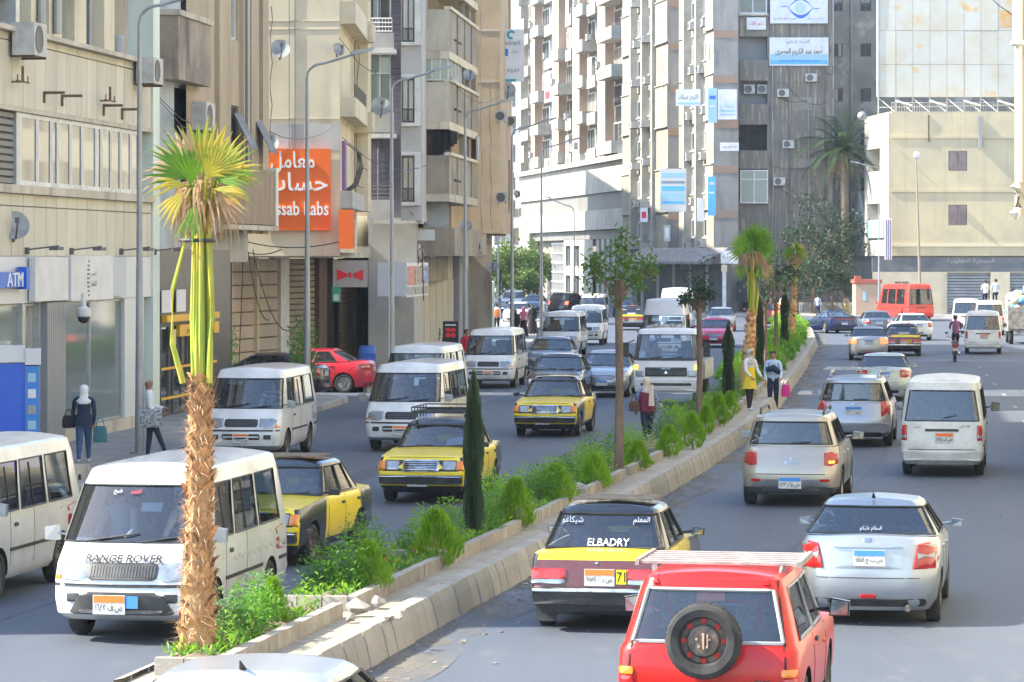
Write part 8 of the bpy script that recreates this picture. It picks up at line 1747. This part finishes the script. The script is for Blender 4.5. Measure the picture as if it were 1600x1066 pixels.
# ================================================================ people
SKN = mat('skin', (.40, .22, .14), .6, spec=.3); HAIR = mat('dark_hair', (.02, .016, .013), .7)
def cloth(n, c, c2=None, sc=8, st=(1, 1, 1)): return mat('cloth_' + n, c, .9, col2=c2, sc=sc, st=st, lo=.45, hi=.55) if c2 else mat('cloth_' + n, c, .9)
PEOPLE = []
def person(label, X, Y, z0, ht, face, shirt, trousers, pose=None, shoes=None, sleeves=None, skin=None, fingers=False, hair=True, hijab=None, dress=None, bald=False, cat='person', grp=None, shoesw=1., build=1., topless=False, vest=None):
    """face = heading of the body, clockwise from +Y; pose: (right thigh, right knee, left thigh, left knee, right arm, right elbow, left arm, left elbow, lean) in degrees, forward positive"""
    P_ = dict(zip('rt rk lt lk ra re la le ln'.split(), pose or (8, 4, -6, 6, -8, 12, 8, 12, 2))); r = radians
    t = thing('person', label, cat, (X, Y, z0), -face, grp); skin = skin or SKN; shoes = shoes or BLK; sleeves = sleeves or shirt
    vs, ed, rad, col = [], [], [], []
    def nv(p, r_, parent=None, c=0):
        vs.append(V(p)); rad.append(r_ if isinstance(r_, tuple) else (r_, r_))
        if parent is not None: ed.append((parent, len(vs)-1)); col.append(c)
        return len(vs)-1
    bw = build; ln = r(P_['ln'])
    def up(z): d = z-.52; return V((0, d*sin(ln), .52+d*cos(ln)))
    pe = nv(up(.52), (.085*bw, .065*bw)); wa = nv(up(.61), (.075*bw, .058*bw), pe, 1); ch = nv(up(.72), (.088*bw, .066*bw), wa, 1); nb = nv(up(.805), (.062, .045), ch, 1); nk = nv(up(.85), .030, nb, 0)
    hb = nv(up(.885) + V((0, .008, 0)), (.042, .046), nk, 0); hc = nv(up(.925) + V((0, .008, 0)), (.047, .055), hb, 0); nv(up(.958) + V((0, .002, 0)), (.040, .046), hc, 0)
    hands = []; feet = []
    for sx, th, kn, ar, el in ((1, P_['rt'], P_['rk'], P_['ra'], P_['re']), (-1, P_['lt'], P_['lk'], P_['la'], P_['le'])):
        hip = nv((sx*.048, 0, .49), .060*bw, pe, 2); a = r(th); k = V((sx*.052, sin(a)*.24, .49-cos(a)*.24)); kn_ = nv(hip and (V(vs[hip]).lerp(k, .5)), .052*bw, hip, 2); kn_ = nv(k, .040*bw, kn_, 2)
        b = a - r(kn); an = k + V((0, sin(b)*.23, -cos(b)*.23)); m = nv(k.lerp(an, .4), .038, kn_, 2); ai = nv(an, .026, m, 2); d = V((0, cos(b*.6), sin(b*.6)*.9)); hl = nv(an + V((0, -.01, -.022)), .024, ai, 3); nv(an + d*.085 + V((sx*.012, 0, -.026)), (.021, .016), hl, 3)
        sh = nv(up(.785) + V((sx*.098*bw, 0, 0)), .042, nb, 4); a = r(ar) + ln; e = V(vs[sh]) + V((sx*.028, sin(a)*.165, -cos(a)*.165)); ei = nv(V(vs[sh]).lerp(e, .5), .034, sh, 4); ei = nv(e, .028, ei, 4); b = a + r(el); wr = e + V((-sx*.012, sin(b)*.145, -cos(b)*.145)); wi = nv(wr, .019, ei, 4); d = (wr-e).normalized(); hn = nv(wr + d*.035, (.013, .021), wi, 5); nv(wr + d*.06, (.010, .020), hn, 5)
        hands.append((wr + d*.062, d, sx))
    me = bpy.data.meshes.new('person_body'); me.from_pydata([v*ht for v in vs], ed, []); o = bpy.data.objects.new('body', me); C.objects.link(o)
    sk = o.modifiers.new('s', 'SKIN'); sk.use_smooth_shade = True
    for i, q in enumerate(rad): me.skin_vertices[0].data[i].radius = (q[0]*ht, q[1]*ht)
    me.skin_vertices[0].data[0].use_root = True
    sb = o.modifiers.new('u', 'SUBSURF'); sb.levels = 1; sb.render_levels = 1
    m2 = bpy.data.meshes.new_from_object(o.evaluated_get(bpy.context.evaluated_depsgraph_get())); bpy.data.objects.remove(o); bpy.data.meshes.remove(me)
    mats = [skin, shirt, trousers, shoes, sleeves, skin]
    segs = [(vs[a]*ht, vs[b]*ht, c, sum(rad[b])/2*ht) for (a, b), c in zip(ed, col)]
    V0 = [v.co for v in m2.vertices]; F0 = [tuple(p.vertices) for p in m2.polygons]; mi = []
    for f in F0:
        c = sum((V0[j] for j in f), V())/len(f); best = (1e9, 0)
        for a, b, k, rr in segs:
            ab = b-a; u = max(0, min(1, (c-a).dot(ab)/ab.length_squared)); d = (c - a - ab*u).length - rr
            if d < best[0]: best = (d, k)
        mi.append(best[1])
    mb = MB(); mb.v = [tuple(v) for v in V0]; mb.f = F0; mb.m = mi
    if fingers:
        for w_, d, sx in hands:
            s = d.cross(V((1, 0, 0))).normalized(); n = d.cross(s)
            for j, (o_, L) in enumerate(((-.018, .036), (-.006, .043), (.006, .040), (.017, .031))): q = (w_ + s*o_ - d*.01)*ht; mb.tube([q, q + (d*L*.5 + n*.002)*ht, q + (d*L + n*.010*sx)*ht], [.0058*ht, .0054*ht, .004*ht], 5, 5)
            q = (w_ - d*.035 + s*.02)*ht; mb.tube([q, q + (s*.016 + d*.018)*ht, q + (s*.020 + d*.036)*ht], [.0065*ht, .006*ht, .0045*ht], 5, 5)
    bo = mb.build('body', mats, t, smooth=80); bpy.data.meshes.remove(m2)
    hd = up(.925)*ht
    q = MB(); q.tube([hd + V((0, .056, .0))*ht, hd + V((0, .066, -.012))*ht, hd + V((0, .060, -.02))*ht], [.005*ht, .009*ht, .007*ht], 6); 
    for sx in (-1, 1): q.tube([hd + V((sx*.047, .004, .008))*ht, hd + V((sx*.053, 0, -.004))*ht, hd + V((sx*.047, .004, -.016))*ht], [.004*ht, .008*ht, .004*ht], 5)
    q.build('nose_and_ears', skin, bo); q = MB()
    for sx in (-1, 1): q.box(hd + V((sx*.019, .0555, .006))*ht, (.013*ht, .006*ht, .006*ht)); q.box(hd + V((sx*.019, .056, .018))*ht, (.018*ht, .006*ht, .004*ht))
    q.box(hd + V((0, .056, -.033))*ht, (.026*ht, .006*ht, .005*ht)); q.build('eyes_and_mouth', HAIR, bo)
    if hijab:
        q = MB(); rows = []
        for z, rx, ry, oy, gap in ((.978, .012, .012, 0, 0), (.970, .040, .046, 0, 0), (.945, .056, .064, -.002, .3), (.915, .058, .064, -.006, .75), (.885, .055, .060, -.004, .6), (.855, .052, .056, 0, .15), (.825, .066, .060, 0, 0), (.775, .098*bw, .080*bw, .004, 0), (.735, .075*bw, .078*bw, .012, 0)):
            row = []
            for k in range(20):
                a = 2*pi*k/20; fx = max(0, sin(a))**3; yy = ry*sin(a)*(1-gap*.42*fx); row.append((up(z) + V((rx*cos(a)*(1+.03*sin(5*a)), yy+oy, 0)))*ht)
            rows.append(row)
        q.grid(rows[::-1], 0, True); q.build('headscarf', hijab, t, smooth=60)
    elif hair and not bald:
        q = MB(); rows = []
        for z, rx, ry, oy in ((.982, .010, .012, -.002), (.976, .034, .038, -.002), (.955, .052, .058, -.004), (.930, .054, .054, -.010), (.905, .050, .044, -.016), (.885, .040, .034, -.022)):
            rows.append([(up(z) + V((rx*cos(a), min(ry*sin(a)+oy, .034 if z > .94 else .0 if z < .92 else .02), 0)))*ht for a in [2*pi*k/18 for k in range(18)]])
        q.grid(rows[::-1], 0, True); q.build('hair', HAIR, t, smooth=60)
    if dress:
        m, z1, z0_, r0, r1 = dress; q = MB(); rows = []
        for i in range(9):
            f = i/8; z = z1+(z0_-z1)*f; rr = r0+(r1-r0)*f; rows.append([(up(z) if z > .52 else V((0, 0, z)))*ht + V((cos(a)*rr*(1+.07*f*sin(6*a+i*.3)), sin(a)*rr*.8*(1+.07*f*sin(7*a)), 0))*ht for a in [2*pi*k/24 for k in range(24)]])
        q.grid(rows[::-1], 0, True); q.build('dress', m, t, smooth=60)
    if vest:
        q = MB(); rows = []
        for z, rx, ry in ((.80, .075, .052), (.775, .098, .070), (.70, .100, .076), (.62, .092, .072), (.54, .098, .078), (.50, .102, .082)): rows.append([(up(z) + V((rx*bw*cos(a), ry*bw*sin(a), 0)))*ht for a in [2*pi*k/20 for k in range(20)]])
        q.grid(rows[::-1], 0, True); q.build('waistcoat', vest, t, smooth=60)
    PEOPLE.append(t); return t, hands, ht
def atpx(x, ytop, Yd): return (x-800)/F*Yd
def bag(name, label, X, Y, z, w, d, h, m, rz=0, strap=True, grp=None):
    t = thing(name, label, 'bag', (X, Y, z), rz, grp); b = MB(); rows = []
    for f, k in ((0, .92), (.1, 1), (.6, .98), (.9, .86), (1, .7)): rows.append([V((w/2*k*math.copysign(abs(cos(a))**.5, cos(a)), d/2*k*math.copysign(abs(sin(a))**.6, sin(a)), h*f)) for a in [2*pi*i/20 for i in range(20)]])
    b.grid(rows, 0, True); b.v.append((0, 0, 0)); b.v.append((0, 0, h)); n = len(b.v)
    for k in range(20): b.f += [(n-2, (k+1) % 20, k), (n-1, 80+k, 80+(k+1) % 20)]; b.m += [0, 0]
    b.build('bag_body', m, t, smooth=50)
    if strap: MB().tube([(-w*.28, 0, h*.95), (-w*.22, 0, h*1.35), (0, 0, h*1.5), (w*.22, 0, h*1.35), (w*.28, 0, h*.95)], .011, 6).build('handle', m, t)
    return t
navy = cloth('navy', (.012, .028, .06)); jeans = cloth('jeans', (.05, .11, .22), (.035, .075, .15), 14); white = cloth('white', (.66, .68, .70)); blackc = cloth('black', (.012, .012, .014)); dknavy = cloth('dark_navy', (.015, .022, .05))
plaid = cloth('plaid', (.04, .09, .30), (.40, .44, .52), 26, (1, 1, 1.4)); maroon = cloth('maroon', (.16, .02, .04)); beige = cloth('beige', (.60, .50, .40)); yellow = cloth('yellow', (.66, .44, .02)); floral = cloth('floral', (.62, .60, .55), (.22, .24, .22), 34); lblue = cloth('light_blue', (.42, .55, .72)); red = cloth('red', (.45, .03, .05)); purple = cloth('purple_stripe', (.38, .10, .24), (.16, .06, .14), 30, (1, 1, .05)); stripe = cloth('blue_stripe', (.22, .30, .50), (.45, .5, .6), 26, (1, 1, .05)); grey = cloth('grey', (.30, .32, .34)); greyp = cloth('grey_print', (.45, .47, .48), (.16, .18, .18), 20); orange = cloth('orange', (.62, .20, .06)); pinkc = cloth('pink', (.50, .14, .22)); lilac = cloth('lilac', (.25, .24, .42)); teal = cloth('teal', (.05, .16, .17)); green = cloth('check_green', (.10, .13, .12), (.40, .42, .40), 18, (.3, .3, 1.6))
# pavement, near
p = gp(131, 722, .15); T1_, hd, ht = person('woman in navy jacket, jeans and white headscarf walking away on the pavement', p.x, p.y, .15, 1.66, radians(-4), navy, jeans, (16, 4, -14, 14, -10, 14, 12, 10, 3), white, fingers=True, hijab=cloth('white_scarf', (.72, .72, .72)), build=1.12, dress=(navy, .60, .46, .105, .115))
bag('handbag', 'dark teal handbag carried low by the woman in the navy jacket', p.x+.36, p.y-.12, .15+.42, .30, .16, .34, teal); bag('shoulder_bag', 'black shoulder bag at the side of the woman in the navy jacket', p.x-.32, p.y-.02, .15+.72, .26, .15, .26, blackc, .3)
p = gp(236, 712, .15); person('bald man leaning against the tallest lamp, looking at his phone', p.x, p.y, .15, 1.70, radians(80), white, dknavy, (22, 0, -4, 2, 6, 62, 22, 66, -6), BLK, fingers=True, bald=True, skin=mat('skin_dark', (.27, .13, .08), .5))
t = thing('printed_cloth_bag', 'grey printed cloth bag hanging at the waist of the bald man', 'bag', (p.x+.02, p.y-.2, .15+.62)); b = MB(); b.grid([[V((x, -.03*cos(x*9)-.05*sin(f*3), f*.42)) for x in (-.24, -.12, 0, .12, .24)] for f in (0, .3, .6, 1)]); b.grid([[V((x, .06+.03*cos(x*9), f*.42)) for x in (-.24, -.12, 0, .12, .24)] for f in (0, .3, .6, 1)]); b.build('bag_body', greyp, t, smooth=60)
t = thing('phone', 'small dark phone in the hand of the bald man', 'phone', (p.x+.50, p.y-.05, .15+1.16)); MB().box((0, 0, 0), (.14, .08, .02)).build('phone_body', INK, t)
# crossing woman
p = gp(1011, 697); person('woman in maroon waistcoat over blue plaid sleeves and beige headscarf stepping onto the left road', p.x, p.y, .0, 1.66, radians(-12), maroon, dknavy, (14, 2, -16, 18, -14, 30, 10, 20, 4), BLK, sleeves=plaid, fingers=True, hijab=beige, build=1.12, vest=maroon)
bag('shoulder_bag', 'brown shoulder bag on the left side of the crossing woman', p.x-.30, p.y-.05, .82, .26, .14, .24, cloth('brown', (.10, .05, .04)))
t = thing('hanging_scarf_end', 'beige scarf end hanging down the back of the crossing woman', 'scarf', (p.x+.10, p.y-.17, .95)); MB().grid([[V((x*(1-.3*f), .05*f-.02*cos(x*20), .5*f)) for x in (-.07, -.03, .03, .07)] for f in (0, .35, .7, 1)]).build('scarf_end', beige, t, smooth=60)
# couple at the median
p = gp(1171, 640, .36); person('woman in a long yellow tunic and floral headscarf standing on the median kerb', p.x, p.y, .38, 1.64, radians(140), white, blackc, (6, 2, -4, 4, 10, 40, 14, 30, 2), white, fingers=True, hijab=floral, dress=(yellow, .68, .33, .088, .135), build=1.05)
p = gp(1208, 641); person('man in light blue shirt with a dark chest bag looking down beside the median', p.x, p.y, 0, 1.76, radians(185), lblue, dknavy, (8, 6, -6, 10, 4, 22, 12, 30, 6), BLK, fingers=True, build=1.08)
b = MB(); b.tube([(p.x-.22, p.y-.15, 1.18), (p.x, p.y-.19, 1.24), (p.x+.2, p.y-.14, 1.08)], [.07, .10, .07], 8); tag(b.build('chest_bag', navy), 'dark blue bag strapped across the chest of the man in the light blue shirt', 'bag')
bag('carrier_bag', 'bright pink carrier bag held by the man in the light blue shirt', p.x+.36, p.y-.1, .40, .26, .12, .34, cloth('magenta', (.60, .03, .24)))
# rider
pm = gp(1495, 566); person('motorcyclist in a striped purple shirt riding away', pm.x, pm.y+.35, .36, 1.66, away(135), purple, dknavy, (66, 62, 66, 62, 42, 22, 42, 22, 8), BLK, build=1.15)
# far pavement and shops
def far(label, x, ytop, face, *a, ht=1.70, z0=.15, Yd=None, **k):
    s = None; Yd = Yd or F*(H-z0-ht)/(ytop-HY); return person(label, (x-800)/F*Yd, Yd, z0, ht, radians(face), *a, **k)
far('man in a checked green shirt with dark hair by the shop board', 681, 500, 200, green, blackc)
far('man in a lilac shirt behind the black shop board', 711, 485, 190, lilac, dknavy)
far('man in a red shirt and dark trousers stepping onto the road', 728, 513, 150, red, dknavy, (18, 4, -10, 12, 4, 30, -4, 20, 4))
far('man in navy T-shirt and light jeans walking away past the mint shop', 761, 478, 8, navy, cloth('light_jeans', (.16, .26, .36)), (14, 4, -12, 14, -8, 14, 10, 14, 2), sleeves=SKN)
far('person in white with an orange backpack walking away', 776, 473, 5, white, blackc, (12, 4, -12, 12, -8, 14, 10, 14, 2)); Yd = F*2.6/(473-HY); bag('backpack', 'orange backpack on the person in white', (776-800)/F*Yd, Yd-.18, 1.02, .34, .2, .46, orange, strap=False)
far('woman in a long black dress near the fifth lamp', 805, 482, 180, blackc, blackc, hijab=blackc, dress=(blackc, .72, .03, .09, .17))
far('woman in a pink headscarf and black skirt near the lamps', 818, 478, 175, pinkc, blackc, hijab=pinkc, dress=(blackc, .55, .03, .09, .16))
far('woman in full black walking towards the camera', 832, 475, 180, blackc, blackc, hijab=blackc, dress=(blackc, .72, .03, .09, .18))
far('man in a grey shirt on the edge of the far pavement', 850, 465, 10, grey, grey, Yd=205)
far('woman in an orange dress with a pale headscarf by the thin trees', 1220, 463, 170, orange, orange, hijab=beige, dress=(orange, .72, .05, .09, .15), Yd=206)
far('man in a striped blue shirt walking along the iron fence', 1278, 456, 5, stripe, dknavy, (12, 2, -12, 12, -8, 10, 8, 10, 2), Yd=238, z0=0)
far('person in pale clothes sitting on the low fence wall', 1322, 470, 180, beige, yellow, (80, 80, 78, 82, 20, 40, 20, 40, 8), Yd=246.5, z0=-.15)
far('man in white riding on the roof of a far minibus, left one', 1540, 459, 0, white, dknavy, (80, 85, 80, 85, 30, 50, 30, 50, 0), Yd=188, z0=1.45)
far('man in pale shirt riding on the roof of a far minibus, right one', 1556, 455, 0, lblue, dknavy, (80, 85, 80, 85, 30, 50, 30, 50, 0), Yd=188.4, z0=1.5)
# drivers and passengers behind glass
def seated(label, o, lx, ly, lz, shirt, hijab=None):
    m = Matrix.Translation(o.location) @ o.rotation_euler.to_matrix().to_4x4(); q = m @ V((lx, ly, lz)); person(label, q.x, q.y, q.z, 1.68, -o.rotation_euler.z, shirt, dknavy, (82, 80, 82, 80, 48, 30, 48, 30, -6), BLK, hijab=hijab)
seated('driver in a pale shirt behind the windscreen of the lettered minibus', v1.root, -.42, .95, .10, beige); seated('passenger in grey behind the windscreen of the lettered minibus', v1.root, .42, .95, .10, grey); seated('passenger in teal at the side window of the lettered minibus', v1.root, -.5, -.15, .10, cloth('bright_teal', (.03, .32, .36))); seated('passenger in white at the rear side window of the lettered minibus', v1.root, -.5, -1.05, .10, white)
seated('driver of the taxi with a roof rack', t1.root, -.36, .25, -.30, white); seated('driver of the taxi without a rack', t2.root, -.36, .25, -.30, grey); seated('driver of the taxi with white window writing', t4.root, -.36, .25, -.30, blackc)
seated('driver of the red off-roader', n_.root, -.36, .3, -.18, dknavy); seated('driver of the cream white minibus seen from behind', vw.root, -.42, .95, .10, lblue); seated('driver of the minibus waiting at the kerb', VB, -.42, .95, .10, green)
# ================================================================ small street things
t = thing('shop_board', 'black free standing shop board with red circles on the pavement', 'sign board'); Y_ = F*(H-.15-1.75)/(502-HY); Y_ = 116; q = Fac(((692-800)/F*Y_, Y_), ((716-800)/F*Y_, Y_)); zq = lambda y: H-(y-HY)/F*Y_
q.B('board', INK, t, 0, q.L, .15, zq(502), -.06, 0); b = MB()
for j, y in enumerate((516, 524, 541)):
    for k in (.32, .5, .68): b.lathe([(.09 if k != .5 else .05, 0), (.001, .012)], 12, 0, Matrix.Rotation(pi/2, 3, 'X'), q.pt(q.L*k, zq(y), .004))
b.build('red_circles', INKR, t); q.B('white_lines', SGN, t, q.L*.15, q.L*.85, zq(509), zq(507), .002, .01)
t = thing('barrel', 'blue plastic barrel standing by the red parked car', 'barrel', gp(574, 598, .15)); b = MB(); b.lathe([(.001, 0), (.26, 0), (.29, .1), (.30, .28), (.31, .3), (.30, .33), (.30, .62), (.31, .65), (.30, .68), (.27, .9), (.25, .92), (.001, .92)], 20); b.build('drum', mat('barrel_blue', (.015, .10, .42), .45), t); t.location.z = .5; MB().lathe([(.05, -.35), (.05, 0)], 8).build('stand', RUST, t)
# potted green by the shops
for x, y, w_, lab in ((473, 560, 1.0, 'big potted shrub in front of the tan shutter'), (352, 575, .8, 'climbing green plant beside the black shop')):
    p = gp(x, 640, .15); Y_ = 97.5; t = thing('potted_plant', lab, 'plant', ((x-800)/F*Y_, Y_, .15)); o = obj('foliage', SH_[0], t, (0, 0, .5)); o.scale = (w_, w_, 2.0); MB().lathe([(.001, 0), (.22, 0), (.3, .5), (.26, .5), (.24, .4)], 14).build('pot', RUST, t)
# wires over the right edge
b = MB(); b.tube([wp(1520, -30, 150), wp(1560, 8, 150), wp(1605, 40, 150)], .02, 4); tag(b.build('overhead_wire', INK), 'thin black overhead wire crossing the billboard corner', 'wire')
# air
HZ = bpy.data.materials.new('haze'); HZ.use_nodes = True; n = HZ.node_tree; n.nodes.remove(n.nodes['Principled BSDF']); vp = n.nodes.new('ShaderNodeVolumePrincipled'); vp.inputs['Color'].default_value = (.80, .90, 1, 1); vp.inputs['Density'].default_value = .00022; vp.inputs['Anisotropy'].default_value = .2; n.links.new(vp.outputs[0], n.nodes['Material Output'].inputs['Volume'])
b = MB(); b.bb(-430, 430, -60, 1530, -1, 38); o = b.build('haze', HZ, smooth=0); o['kind'] = 'stuff'
